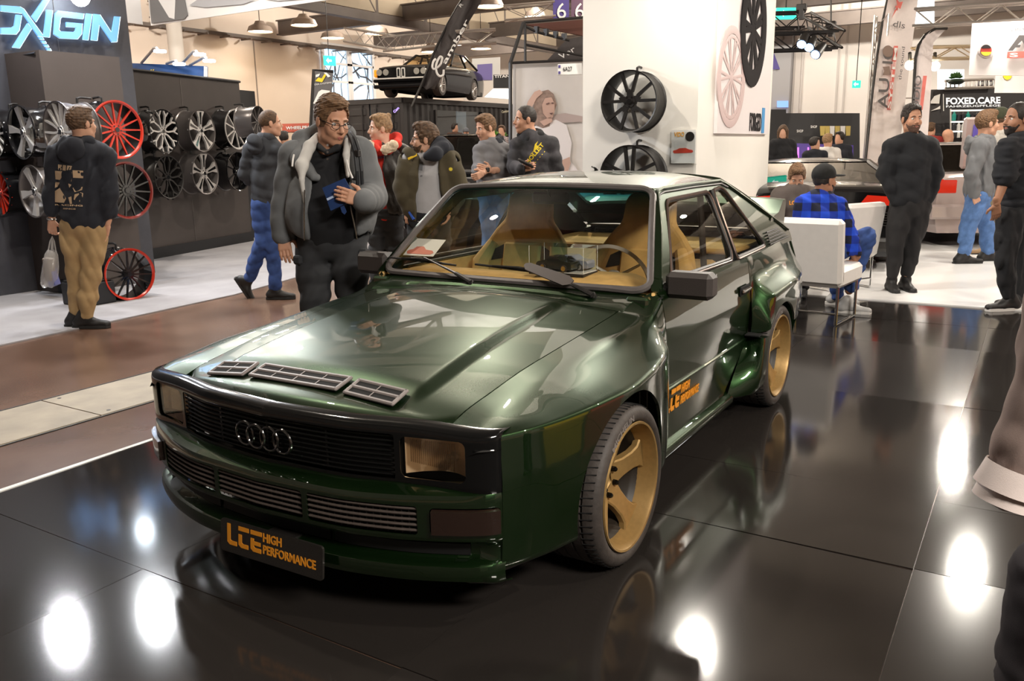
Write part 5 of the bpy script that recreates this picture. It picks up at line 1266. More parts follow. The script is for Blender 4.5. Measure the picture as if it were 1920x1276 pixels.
# suspended white banner cube above the wheel booth
bn = thing('hanging_banner', 'large white banner with printed cars hanging above the wheel booth', 'banner', onZ(283, 47, 4.5))
c0, c1 = onZ(283, 48, 4.5), onZ(655, -6, 4.5); c2 = c0+(c1-c0)*1.9; wb = mat('white banner cloth', (.82, .82, .84), .7, noise=.02, nscale=1)
MB().add([c0, c2, c2+A(0, 0, 3.0), c0+A(0, 0, 3.0)], [(0, 1, 2, 3)]).solid(.03).obj('banner_front', wb, bn, False)
c3 = c0+A(3.2, 0, 0); MB().add([c3, c0+A(.22, 0, 0), c0+A(.22, 0, 3.0), c3+A(0, 0, 3.0)], [(0, 1, 2, 3)]).solid(.03).obj('banner_side', wb, bn, False)
pn_ = unit(np.cross(c2-c0, UP)); pn_ = pn_ if pn_@(CAM-c0) > 0 else -pn_
def bpt(u, v): return onP(u, v, c0+pn_*.03, pn_)
m = MB(); P = [bpt(u, v) for u, v in ((284, 44), (280, -8), (345, -8), (352, 28), (345, 36))]; m.add(P, [tuple(range(5))]); P = [bpt(u, v)+pn_*.01 for u, v in ((293, -8), (330, -8), (328, 36), (318, 33))]; mw_ = MB().add(P, [tuple(range(4))])
m.solid(.006).obj('printed_rim', mat('grey print', (.20, .20, .21), .8), bn, False); mw_.solid(.006).obj('printed_spoke', wb, bn, False)
m = MB()
for (u0, v0, sc) in ((395, 4, 1.), (530, -6, .8)):
    P = [bpt(u0+x*sc, v0+y*sc) for x, y in ((-40, 6), (-20, -8), (30, -12), (80, -4), (100, -10), (60, 4), (-10, 10))]; m.add(P, [tuple(range(7))])
m.solid(.004).obj('printed_cars', mat('pale grey print', (.45, .46, .50), .8), bn, False)
# column by the left wall
cq = onY(327, 60, -24.5); st_ = MB().cyl((cq[0], -24.5, 0), (cq[0], -24.5, 7), .26, n=20).obj('wall_column', mat('pale column', (.60, .57, .54), .6), None); struct(st_)
# blue banner with arm lamps behind the rear panel
bb = thing('blue_banner', 'blue printed banner wall with yellow stripes behind the dark panel', 'banner', onD(315, 250, 14))
quad('banner_cloth', [(240, 118), (388, 124), (388, 446), (240, 446)], 14, mat('blue print cloth', (.02, .075, .24), .5, noise=.3, nscale=3), bb, .05); art('stripe', [[(279, 137), (283, 130), (285, 130), (282, 137)], [(284, 137), (287, 130), (289, 130), (286, 137)]], 14, YPRINT, bb); art('banner_edge', [[(382, 124), (389, 125), (389, 170), (382, 170)]], 14, WPRINT, bb)
for i, (a, b, lb) in enumerate((((265, 118), (292, 90), 'arm spotlight over the blue banner, leftmost of the row'), ((340, 120), (366, 96), 'arm spotlight over the blue banner, third of the row'), ((312, 119), (328, 114), 'short arm spotlight over the blue banner beside the column'), ((356, 122), (384, 108), 'arm spotlight over the blue banner, last of the row'))):
    t_ = thing('arm_spotlight', lb, 'lamp', onD(*a, 14)); MB().tube([onD(*a, 14), onD(b[0]-3, b[1], 13.6), onD(b[0]+2, b[1], 13.4)], .022, 6).obj('lamp_arm', ALU, t_); MB().box(onD(b[0]+8, b[1]+6, 13.3), (.15, .13, .04), bev=.01).obj('lamp_head', mat('cold lamp glow', (1, 1, 1), .5, emit=(.8, .9, 1), es=30), t_)
# grey banner stand and red stall board
fs = thing('banner_stand', 'grey banner stand with yellow and white marks before the tall window', 'banner', onD(600, 240, 19)); quad('banner_cloth', [(591, 131), (625, 134), (617, 235), (583, 235)], 19, mat('grey banner cloth', (.10, .095, .10), .6), fs)
m = MB(); m.tube([onD(572, 395, 19.6), onD(582, 240, 19), onD(588, 131, 19), onD(625, 134, 19)], .035, 6); m.obj('banner_pole', SATBLK, fs)
art('yellow_mark', [[(591, 152), (597, 145), (603, 147), (608, 139), (612, 140), (604, 154)]], 19, YPRINT, fs); art('white_mark', [[(592, 140), (600, 138), (598, 143), (592, 145)], [(607, 136), (612, 136), (620, 143), (615, 145)], [(587, 194), (597, 172), (603, 168), (619, 170), (614, 183), (604, 192), (601, 186), (606, 176), (597, 186), (595, 195)]], 19, WPRINT, fs); letters_px('stand_lettering', [('DIA SYSTEMS', 590, 160, 622, 156, 3), ('CAR', 587, 206, 600, 207, 3)], 19, WPRINT, fs)
rb = thing('stall_board', 'red stall board with white lettering far behind the walking man', 'sign', onD(558, 238, 21)); quad('board', [(529, 232), (600, 230), (600, 246), (529, 247)], 21, mat('red board', (.50, .07, .03), .5), rb, .1); MB().cyl(onD(534, 240, 21.1), onD(534, 392, 21.1), .05, n=6).obj('board_post', SATBLK, rb); MB().cyl(onD(596, 240, 21.1), onD(596, 392, 21.1), .05, n=6).obj('board_post', SATBLK, rb); letters_px('board_lettering', [('WHEELPRO', 536, 243, 584, 241, 6, .03)], 21, WPRINT, rb)
# black container with a shop window
T0 = 2.9; K = onZ(755, 183, T0); CM = mat('black container steel', (.030, .026, .026), .5, noise=.1, nscale=2); ct = thing('container', 'black shipping container with a shop window carrying a classic car on its roof', 'container', (K[0], K[1], 0))
def cside(xa, xb, z0, z1):
    P = []; n = int(abs(xb-xa)/.07)
    for i in range(n+1):
        x = xa+(xb-xa)*i/n; y = K[1]-(.05 if (i//2) % 2 else 0); P.append([(x, y, z0), (x, y, z1)])
    return P
wx0, wx1 = onY(816, 235, K[1])[0], onY(903, 235, K[1])[0]; wz0, wz1 = zat(A(wx0, K[1], 0), 264), zat(A((wx0+wx1)/2, K[1], 0), 208); LX = 8.5
for xa, xb, z0, z1 in ((K[0], wx0, 0, T0), (wx1, K[0]-LX, 0, T0), (wx0, wx1, wz1, T0), (wx0, wx1, 0, wz0)): MB().grid(cside(xa, xb, z0, z1)).obj('corrugated_side', CM, ct, False)
MB().box((K[0]-.07, K[1]-.07, T0/2), (.16, .16, T0)).obj('corner_post', CM, ct, False); MB().box((K[0]-.07, K[1]-2.37, T0/2), (.16, .16, T0)).obj('corner_post', CM, ct, False)
MB().box((K[0]-LX/2, K[1]+.01, T0-.06), (LX, .10, .14)).obj('top_rail', CM, ct, False); MB().box((K[0]+.01, K[1]-1.22, T0-.06), (.10, 2.44, .14)).obj('top_rail', CM, ct, False)
for k in range(2):
    y = K[1]-.66-1.14*k; d_o = MB().box((K[0]-.01, y, T0/2), (.05, 1.08, T0-.2)).obj('container_door', CM, ct, False)
    for zz in np.arange(.45, 2.7, .42): MB().box((K[0]+.02, y, zz), (.03, .86, .20), bev=.012).obj('pressed_panel', CM, d_o)
    for yy in (-.30, .30): MB().cyl((K[0]+.06, y+yy, .1), (K[0]+.06, y+yy, T0-.15), .022, n=6).obj('lock_rod', CM, d_o)
MB().box((K[0]-LX/2, K[1]-1.22, T0-.02), (LX, 2.44, .03)).obj('container_roof', CM, ct, False); MB().box((K[0]-LX/2, K[1]-2.43, T0/2), (LX, .02, T0)).obj('inner_wall', mat('shop wall dark', (.03, .028, .03), .6), ct, False)
MB().box(((wx0+wx1)/2, K[1]-.02, (wz0+wz1)/2), (abs(wx1-wx0), .01, wz1-wz0)).obj('shop_window', glass('window pane', (.93, .97, 1)), ct, False)
for x in (wx0, wx1): MB().box((x, K[1], (wz0+wz1)/2), (.07, .12, wz1-wz0)).obj('window_frame', CM, ct, False)
MB().box(((wx0*.35+wx1*.65), K[1]-.10, (wz0+wz1)/2), (.75, .04, wz1-wz0)).obj('pale_curtain', mat('pale blue curtain', (.30, .36, .40), .8), ct, False); MB().box(((wx0*.12+wx1*.88), K[1]-.09, (wz0+wz1)/2), (.9, .03, wz1-wz0)).obj('dark_curtain', BLACKP, ct, False)
m = MB(); rr_ = random.Random(3)
for i in range(46): m.box((wx0-rr_.uniform(.05, 2.1), K[1]-2.2, wz1-rr_.uniform(.05, .75)), (.05, .02, .05))
o = m.obj('light_dots', mat('cold dots', (.8, .9, 1), .5, emit=(.7, .85, 1), es=2.5), ct, False); o['kind'] = 'stuff'
MB().box((wx0-.25, K[1]-2.3, wz1-.15), (.5, .05, .45)).obj('lit_screen', mat('cyan screen', (.3, .7, .9), .5, emit=(.3, .8, 1.), es=1.2), ct, False); MB().box((wx0-.5, K[1]-2.2, wz0+.28), (.75, .1, .22)).obj('lit_shelf', mat('white lit shelf', (.9, .9, .9), .5, emit=(.9, .95, 1), es=1.3), ct, False); MB().box((wx0-1.0, K[1]-1.9, wz0+.62), (1.9, .35, .06)).obj('wood_shelf', mat('warm shelf wood', (.45, .22, .08), .6), ct, False)
light('shop_light', ((wx0+wx1)/2, K[1]-1.2, T0-.2), ((wx0+wx1)/2, K[1]-1.2, 0), .6, 60, (.9, .95, 1))
lm = mat('violet neon', (.3, .2, .8), .5, emit=(.42, .30, .95), es=1.3); kt = (K-CAM)@CF
letters_px('neon_mark', [('Cam', 740, 212, 749, 203, 5, .03)], kt-.15, lm, ct); letters_px('script_mark', [('Camber', 941, 212, 955, 210, 5, .01)], kt+.8, mat('pale gold script', (.6, .55, .4), .5), ct, .25)
# feather flag
ff = thing('feather_flag', 'black feather flag with white script before the container roof', 'flag', onD(775, 198, 20)); fc = mat('black flag cloth', (.045, .037, .037), .7, noise=.1)
L_ = [(790, 160), (800, 135), (812, 102), (826, 72), (840, 44), (856, 16), (872, -10), (890, -34)]; R_f = [(800, 168), (822, 156), (836, 128), (850, 100), (864, 70), (880, 40), (900, 8), (915, -30)]
P = [[onD(l[0]+(r[0]-l[0])*s, l[1]+(r[1]-l[1])*s, 20+.12*math.sin(s*5+i)) for s in np.linspace(0, 1, 7)] for i, (l, r) in enumerate(zip(L_, R_f))]; MB().grid(P).obj('flag_cloth', fc, ff, True, 80)
MB().tube([onD(u, v, 19.95) for u, v in [(772, 200), (783, 175)]+L_], .030, 6).obj('flag_pole', SATBLK, ff)
for st_k in ([(470, 392), (468, 420), (450, 428), (432, 410), (426, 375), (436, 340), (452, 318), (462, 325), (455, 355), (436, 378), (416, 388), (406, 372), (412, 345), (426, 330)],):
    q_ = np.array(st_k, float); tt_ = np.arange(len(q_)); ds_ = np.linspace(0, len(q_)-1, len(q_)*5); cs_ = np.stack([pchip(tt_, q_[:, 0])(ds_), pchip(tt_, q_[:, 1])(ds_)], 1)
    MB().tube([onD(a/2.9956+675, b/2.9956, 19.62) for a, b in cs_], .030, 6, flat=.8).obj('script_letter', WPRINT, ff)
letters_px('flag_lettering', [('amber', 836, 121, 880, 39, 10.5, .014, .30)], 19.6, WPRINT, ff, .1); letters_px('flag_mark', [('R', 864, 14, 869, 9, 6, .0)], 19.6, WPRINT, ff, .1)
# generic cars for the background
def bgcar(label, o, yaw, S, paint, glassm, name='car', plate=None, rim=SILV, up=0.):
    """S: length, width, list of (x, top z) for bonnet and boot lines, greenhouse x range and roof height"""
    t = thing(name, label, 'car', o); ex = A(math.cos(yaw), math.sin(yaw), 0); ey = A(-ex[1], ex[0], 0); T = lambda mb: mb.xf(o, ex, ey, UP)
    L_, W_, tops, (g0, g1, r0, r1), H_ = S['L'], S['W']/2, S['tops'], S['gh'], S['H']; f = pchip([p[0] for p in tops][::-1], [p[1] for p in tops][::-1]) if tops[0][0] > tops[-1][0] else pchip([p[0] for p in tops], [p[1] for p in tops])
    wf = pchip([-L_/2, -L_/2+.3, -L_/4, L_/4, L_/2-.4, L_/2], [W_*.86, W_*.95, W_, W_, W_*.95, W_*.84]); z0 = S.get('z0', .16); P = []
    for x in np.linspace(L_/2, -L_/2, 60):
        w_, zt = float(wf(x)), float(f(x)); P.append(fillet([(x, 0, zt), (x, w_*.80, zt-.012), (x, w_*.95, zt-.07), (x, w_, zt*.62+z0*.4), (x, w_*.98, z0+.14), (x, w_*.93, z0)], [0, .3, .35, .3, .3], 4, 1))
    for sg in (1, -1):
        mb = MB(); mb.grid([[(x, sg*y, z) for x, y, z in r] for r in P], flip=sg < 0)
        for wx in S['wheels']: mb.v, mb.f = clip(mb.v, mb.f, lambda p: math.hypot(p[0]-wx, p[2]-S['R'])-S['R']*1.08 if abs(p[1]) > W_*.5 else 1.)
        mb.m = [0]*len(mb.f); T(mb).obj('body_side', paint, t, True, 40)
        for e, r in ((1, P[0]), (-1, P[-1])):
            mb = MB(); V = [(x, sg*y, z) for x, y, z in r]+[(r[0][0], 0, z0)]; mb.add(V, [tuple(range(len(V)))]); T(mb).obj('front_end' if e > 0 else 'tail_end', paint, t, False)
    G0 = [(g0, float(f(g0))-.02), (g1, float(f(g1))-.02)]; wb_, wt_ = W_*.90, W_*.70
    R0 = MB(); V = []
    for x, z, w_ in ((g0, G0[0][1], wb_), (g1, G0[1][1], wb_), (r1, H_-.05, wt_), (r0, H_-.05, wt_)): V += [(x, w_, z), (x, -w_, z)]
    gl = MB(); gl.add(V, [(0, 2, 4, 6), (1, 7, 5, 3), (0, 6, 7, 1), (2, 3, 5, 4)]); T(gl).obj('glasshouse', glassm, t, False)
    rp_ = []
    for x in np.linspace(r0+.02, r1-.02, 12):
        s = (x-r0)/(r1-r0); rp_.append([(x, y, H_-.045+.045*math.sin(math.pi*min(1, max(0, s)))**.6*(1-abs(y/wt_)**3)) for y in np.linspace(-wt_-.01, wt_+.01, 13)])
    T(MB().grid(rp_)).obj('roof', paint, t)
    for sg in (1, -1):
        pl = MB()
        for a, b in (((g0, sg*wb_, G0[0][1]), (r0, sg*wt_, H_-.05)), ((g1, sg*wb_, G0[1][1]), (r1, sg*wt_, H_-.05)), ((r0, sg*wt_, H_-.05), (r1, sg*wt_, H_-.05)), (((g0+g1)/2-.1, sg*wb_, G0[0][1]), ((r0+r1)/2-.05, sg*wt_, H_-.05))): pl.tube([a, b], .035, 6)
        T(pl).obj('window_pillars', paint, t)
        for wx in S['wheels']:
            R_ = S['R']; wy = sg*(W_-.02); w_ = MB(); w_.lathe([(R_*.68, -.20), (R_*.95, -.21), (R_, -.18), (R_, -.03), (R_*.95, 0), (R_*.70, 0), (R_*.66, -.02)], (wx, wy, R_), (0, sg, 0), 28); wo = T(w_).obj('tyre', RUBBER, t)
            w_ = MB(); w_.lathe([(R_*.70, .004), (R_*.64, .002), (R_*.62, -.06), (.0, -.10)], (wx, wy, R_), (0, sg, 0), 28)
            for k in range(14):
                a = 2*math.pi*k/14; w_.tube([(wx+R_*.10*math.cos(a), wy-sg*.03, R_+R_*.10*math.sin(a)), (wx+R_*.66*math.cos(a), wy-sg*.006, R_+R_*.66*math.sin(a))], .014, 4)
            w_.lathe([(0, -.015), (R_*.16, -.02), (R_*.18, -.05)], (wx, wy, R_), (0, sg, 0), 12); T(w_).obj('wheel_rim', rim, wo)
    u = MB(); u.box((0, 0, z0+.22), (L_*.94, S['W']*.72, .34)); T(u).obj('underbody', DARK, t, False); u = MB(); u.box(((g0+g1)/2, 0, .62), (abs(g0-g1)*.8, S['W']*.7, .35)); T(u).obj('cabin', mat('dark cabin', (.03, .025, .02), .8), t, False)
    return t, T
CARBLK = mat('glossy black car paint', (.006, .006, .007), .14, 0, .25, .3)
BRIGHT = mat('bright trim', (.72, .70, .66), .3, .3); CGL = glass('dark car glass', (.38, .36, .32), 1.5)
# classic coupe on the container roof
pf, pr = onZ(819, 184, T0), onZ(907, 188, T0); mid = (pf+pr)/2; yaw = math.radians(14); eyv = A(-math.sin(yaw), math.cos(yaw), 0)
o = mid-eyv*.80+A(math.cos(yaw), math.sin(yaw), 0)*.08; o[2] = T0+.02
t_, T = bgcar('black classic coupe with four round headlamps parked on the container roof', o, yaw, dict(L=4.7, W=1.74, tops=[(2.35, .74), (2.2, .80), (1.0, .90), (.4, .93), (-1.2, .95), (-2.0, .90), (-2.35, .84)], gh=(.62, -1.62, -.10, -.95), H=1.34, wheels=(1.48, -1.15), R=.31), CARBLK, glass('bright car glass', (.85, .72, .50), 1.5))
for y in (-.66, -.46, .46, .66): m = MB(); m.cyl((2.30, y, .62), (2.37, y, .62), .085, n=16); T(m).obj('round_headlamp', mat('lamp chrome glass', (.6, .58, .52), .15, .6), t_)
for y in (-.07, .07): m = MB(); m.prism(rpoly(.11, .26, .03), (2.36, y, .60), (0, 1, 0), (0, 0, 1), .02); T(m).obj('grille_nostril', BRIGHT, t_, False); m = MB(); m.prism(rpoly(.060, .19, .015), (2.382, y, .60), (0, 1, 0), (0, 0, 1), .004); T(m).obj('grille_mesh', DARK, t_, False)
m = MB(); m.box((2.3, 0, .62), (.10, 1.36, .26), bev=.02); T(m).obj('grille_panel', SATBLK, t_); m = MB(); m.box((2.26, .80, .60), (.2, .06, .2), bev=.02); m.box((2.26, -.80, .60), (.2, .06, .2), bev=.02); T(m).obj('turn_signal', mat('amber lens', (.9, .30, .02), .2, emit=(.9, .3, .02), es=.4), t_); m = MB(); m.box((2.36, 0, .40), (.16, 1.66, .10), bev=.03); T(m).obj('bumper', CARBLK, t_); m = MB(); m.box((2.30, 0, .24), (.36, 1.62, .10), bev=.03); T(m).obj('front_spoiler', CARBLK, t_); m = MB(); m.box((2.445, 0, .45), (.02, 1.66, .035)); T(m).obj('bumper_trim', BRIGHT, t_)
# black off-roader facing the camera
o = onD(866, 300, 14.6); o[2] = 0; yaw = math.radians(31)
t_, T = bgcar('black off-road car with a white number plate facing the camera before the container', o, yaw, dict(L=4.4, W=1.86, tops=[(2.2, 1.10), (2.1, 1.16), (.9, 1.20), (.6, 1.20), (-2.1, 1.20), (-2.2, 1.15)], gh=(.85, -2.1, .35, -1.95), H=1.72, wheels=(1.35, -1.35), R=.36, z0=.30), CARBLK, CGL, rim=GUN)
m = MB(); m.box((2.22, 0, .92), (.08, 1.3, .26), bev=.02); T(m).obj('grille_panel', SATBLK, t_)
for y in (-.66, .66): m = MB(); m.cyl((2.2, y, .95), (2.29, y, .95), .10, n=16); T(m).obj('round_headlamp', mat('lit lamp', (.9, .9, .85), .2, emit=(1, .9, .7), es=1.5), t_)
for k in range(6): m = MB(); m.cyl((2.25, -.4+.16*k, .95), (2.275, -.4+.16*k, .95), .035, n=10); T(m).obj('grille_hole', STEEL, t_)
m = MB(); m.box((2.26, 0, .66), (.16, 1.8, .20), bev=.03); T(m).obj('bumper', CARBLK, t_); m = MB(); m.box((2.36, .04, .80), (.02, .52, .11)); po_ = T(m).obj('number_plate', WPRINT, t_, False)
m = MB(); put_text(m, 'ES GM', (2.372, -.14, .765), (0, 1, 0), (0, 0, 1), .34, .07, .02, th=.003); T(m).obj('plate_lettering', BPRINT, po_, False)
# black sports car seen from behind
o = onD(1518, 330, 11.8); o[2] = .012; yaw = math.radians(196)
t_, T = bgcar('low black sports car with red tail lamp seen from behind near the white chairs', o, yaw, dict(L=4.4, W=1.93, tops=[(2.2, .62), (1.6, .74), (.9, .86), (-.6, .98), (-1.5, 1.00), (-2.1, .95), (-2.2, .90)], gh=(1.05, -1.75, .35, -.65), H=1.25, wheels=(1.35, -1.30), R=.34), CARBLK, CGL, rim=GUN)
RLAMP = mat('red lamp lit', (.6, .02, .01), .15, 0, 1., emit=(.9, .05, .01), es=.12)
for sg in (1, -1): m = MB(); m.prism([(-.24, -.05), (.22, -.06), (.26, .03), (-.16, .06)] if sg > 0 else [(.24, -.05), (.16, .06), (-.26, .03), (-.22, -.06)], (-2.205, sg*.66, .80), (0, 1, 0), (0, 0, 1), .02); m.v = [(2*-2.205-x, y, z) for x, y, z in m.v]; T(m).obj('tail_lamp', RLAMP, t_, False)
for k in range(6): m = MB(); m.box((-2.22, -.66, .52+.028*k), (.03, .4, .010)); T(m).obj('vent_slat', SATBLK, t_)
for k in range(6): m = MB(); m.box((-2.22, .66, .52+.028*k), (.03, .4, .010)); T(m).obj('vent_slat', SATBLK, t_)
m = MB(); m.box((-2.18, 0, .30), (.2, 1.7, .16), bev=.04); T(m).obj('diffuser', SATBLK, t_)
# silver saloon with open boot
o = onD(1752, 330, 13.8); o[2] = .0; yaw = math.radians(205); SIL = mat('pale silver pink paint', (.62, .52, .50), .28, .3, .8)
t_, T = bgcar('pale silver saloon with its boot lid open seen from behind', o, yaw, dict(L=4.5, W=1.74, tops=[(2.25, .78), (1.0, .98), (-1.3, 1.02), (-2.15, 1.02), (-2.25, .98)], gh=(.75, -1.45, .15, -1.05), H=1.44, wheels=(1.40, -1.30), R=.32, z0=.2), SIL, CGL)
for sg in (1, -1): m = MB(); m.box((-2.22, sg*.66, .84), (.08, .36, .20), bev=.02); T(m).obj('tail_lamp', RLAMP, t_)
m = MB(); m.box((-2.28, 0, .50), (.14, 1.7, .20), bev=.03); T(m).obj('bumper', SIL, t_); m = MB(); m.box((-1.55, -.26, 1.42), (.08, .95, .72), bev=.03); T(m).obj('boot_lid', SIL, t_); m = MB(); m.box((-1.61, -.26, 1.42), (.03, .72, .52), bev=.02); T(m).obj('boot_lining', mat('violet lit lining', (.06, .04, .16), .5, emit=(.10, .07, .35), es=.5), t_)
# white chairs
CHW = mat('white leather', (.80, .76, .72), .45, noise=.02)
def chair(lab, c, yaw, w=.66):
    t = thing('lounge_chair', lab, 'chair', (c[0], c[1], 0)); ex = A(math.cos(yaw), math.sin(yaw), 0); ey = A(-ex[1], ex[0], 0); T = lambda mb: mb.xf(A(c[0], c[1], c[2]), ex, ey, UP)
    m = MB(); m.box((-.27, 0, .60), (.11, w, .54), rot=np.array(Matrix.Rotation(-.14, 3, 'Y')), bev=.03); T(m).obj('backrest', CHW, t); m = MB(); m.box((.02, 0, .39), (.58, w, .16), bev=.03); T(m).obj('seat', CHW, t)
    for s in (1, -1):
        m = MB(); m.tube([(-.24, s*w*.44, .34), (-.24, s*w*.44, .012), (.26, s*w*.44, .012), (.26, s*w*.44, .34)], .012, 8); T(m).obj('sled_leg', CHROME, t)
    m = MB(); m.tube([(-.24, -w*.44, .10), (-.24, w*.44, .10)], .010, 6); T(m).obj('cross_bar', CHROME, t)
def face_yaw(phi): f = facing(phi)[0]; return math.atan2(f[1], f[0])
ca = onZ(1526, 596, 0); chair('near white lounge chair seen from behind with the seated man in it', ca, face_yaw(142), .58)
cb = onZ(1563, 540, 0); chair('farther white lounge chair beyond the seated man', A(cb[0], cb[1], .012), face_yaw(-150), .56)
# woman portrait banner, scaffold and gold wheels left of the pillar
wp_ = thing('portrait_banner', 'tall pale banner with a printed woman in a white tee beside the pillar', 'banner', onD(1020, 330, 10.5)); quad('banner_cloth', [(962, 120), (1100, 116), (1100, 494), (958, 497)], 10.5, mat('pale sky print', (.60, .57, .56), .7, noise=.10, nscale=1.5), wp_, .02)
SKP = mat('printed skin', (.52, .34, .28), .7); HRP = mat('printed hair', (.26, .18, .15), .7, noise=.3, nscale=20)
art('printed_rocks', [[(960, 226), (1000, 220), (1060, 212), (1092, 218), (1092, 228), (960, 236)]], 10.5, mat('printed dunes', (.42, .34, .33), .7), wp_, .021); art('printed_tee', [[(1003, 236), (1022, 232), (1042, 224), (1062, 234), (1072, 268), (1068, 300), (1092, 330), (1092, 420), (990, 420), (996, 300)]], 10.5, mat('printed white', (.74, .70, .72), .7), wp_, .03)
art('printed_hair', [[(1002, 234), (1000, 205), (1003, 184), (1012, 172), (1028, 168), (1038, 176), (1044, 196), (1038, 215), (1030, 236), (1018, 240)]], 10.5, HRP, wp_, .035); art('printed_face', [[(1016, 196), (1022, 184), (1034, 182), (1040, 194), (1040, 210), (1035, 222), (1026, 222), (1018, 212)], [(1012, 228), (1034, 218), (1036, 228), (1020, 236)]], 10.5, SKP, wp_, .045)
art('printed_arm', [[(984, 212), (990, 190), (1002, 172), (1012, 168), (1018, 174), (1006, 184), (996, 204), (992, 216)], [(1050, 320), (1054, 300), (1068, 294), (1070, 306), (1062, 330)]], 10.5, SKP, wp_, .045); art('printed_features', [[(1024, 194), (1030, 192), (1030, 194), (1024, 196)], [(1034, 192), (1038, 192), (1038, 194), (1034, 194)], [(1030, 212), (1037, 211), (1034, 215)]], 10.5, mat('printed dark', (.12, .06, .06), .7), wp_, .055)
sc = thing('scaffold', 'black tube scaffold with a dark red roof beside the pillar', 'scaffold', onD(957, 400, 10.6)); SCM = mat('black scaffold', (.02, .018, .018), .4, .4)
for a, b in (((957, 497), (957, 118)), ((956, 118), (1100, 112)), ((957, 118), (982, 42)), ((982, 42), (1100, 32)), ((985, 44), (985, 116)), ((986, 84), (1100, 106)), ((986, 50), (1006, 60)), ((1006, 60), (1068, 76))): MB().tube([onD(*a, 10.45), onD(*b, 10.45)], .026 if a[0] == 957 else .018, 6).obj('scaffold_tube', SCM, sc)
for u in (1006, 1024, 1042, 1058): MB().box(onD(u, 56+(u-1006)*.25, 10.45), (.05, .05, .08)).obj('clamp', SCM, sc)
quad('scaffold_roof', [(986, 46), (1100, 36), (1100, 68), (1070, 62)], 10.6, mat('dark red roof cloth', (.10, .035, .025), .8), sc, .03); art('back_cloth', [[(1025, 114), (1062, 74), (1100, 66), (1100, 114)]], 11., fc, sc); letters_px('script_mark', [('Ver', 1052, 112, 1080, 96, 12, .0)], 10.9, WPRINT, sc)
gx = A(PX-.62, -1.985-.28, 0)
for lab, v0, v1, m_, st in (('gold wheel bowl hung high on the hidden pillar side', 84, 190, BRZ, 'five'), ('bright silver wheel hung lower on the hidden pillar side', 208, 312, mat('polished alloy', (.8, .78, .76), .1), 'ten')):
    za, zb_ = zat(gx, v0), zat(gx, v1); alloy(lab, A(gx[0], gx[1]+.16, (za+zb_)/2), A(0, -1, 0), za-zb_, st, m_, m_, group='wheels on the hidden pillar side', W=.16)
sp = thing('booth_number', 'white booth number plate reading 6A27 beside the pillar', 'sign', onD(1068, 130, 8.6)); quad('plate', [(1046, 120), (1091, 118), (1091, 139), (1046, 140)], 8.6, WPRINT, sp, .02); letters_px('plate_lettering', [('6A27', 1056, 134, 1073, 133, 8.5, .01)], 8.6, BPRINT, sp, .006); art('plate_mark', [[(1047, 122), (1051, 122), (1051, 127), (1047, 127)], [(1047, 133.5), (1051, 133.5), (1051, 138.5), (1047, 138.5)]], 8.6, mat('purple print', (.07, .05, .24), .6), sp, .008)
PUR = mat('purple print', (.07, .05, .24), .6)
for k, (a, b, lab) in enumerate(((1037, 1067, 'purple hall number banner with white six, left one'), (1071, 1100, 'purple hall number banner with white six, cut by the pillar'))):
    t_ = thing('hall_number', lab, 'banner', onD(a, 20, 19)); quad('banner_cloth', [(a, -30), (b, -30), (b, 36-k*2), (a, 37)], 19+k*.2, PUR if k == 0 else mat('purple print dark', (.12, .06, .11), .6), t_); letters_px('number', [('6', a+8, 35, a+25, 34, 29, .0)], 19+k*.2, WPRINT, t_)
pw = thing('wall_plan', 'white board with a purple map on the far wall behind the raised car', 'board', onD(910, 115, 27)); quad('board', [(885, 110), (938, 107), (938, 150), (885, 152)], 27, WPRINT, pw); art('map', [[(895, 121), (923, 119), (923, 150), (895, 150)]], 27, mat('pale purple', (.22, .18, .48), .6), pw)
vs = thing('white_canopy', 'black and white canopy front beyond the raised car', 'canopy', onD(935, 160, 24)); quad('canopy_front', [(925, 140), (960, 140), (960, 165), (925, 165)], 24, BLACKP, vs); quad('canopy_top', [(908, 182), (925, 166), (960, 166), (960, 186)], 23.6, mat('lit white cloth', (.9, .92, .95), .6, emit=(.8, .9, 1), es=.5), vs); letters_px('canopy_lettering', [('TITAN', 927, 146, 955, 145, 5, .02)], 24, WPRINT, vs)
gp = thing('potted_plant', 'green potted plant by the container side', 'plant', onD(930, 262, 21)); m = MB(); rr_ = random.Random(9)
for k in range(40): a = onD(930, 262, 21); d = unit((rr_.uniform(-1, 1), rr_.uniform(-1, 1), rr_.uniform(.2, 1.2))); m.tube([a, a+d*.18, a+d*.34+A(0, 0, -.05)], [.01, .035, .004], 4)
lo_ = m.obj('leaves', mat('leaf green', (.12, .30, .03), .6), gp); lo_['kind'] = 'stuff'; b_ = onD(930, 262, 21); MB().lathe([(.0, 0), (.14, 0), (.2, b_[2])], (b_[0], b_[1], 0), (0, 0, 1), 16).obj('pot', SATBLK, gp)
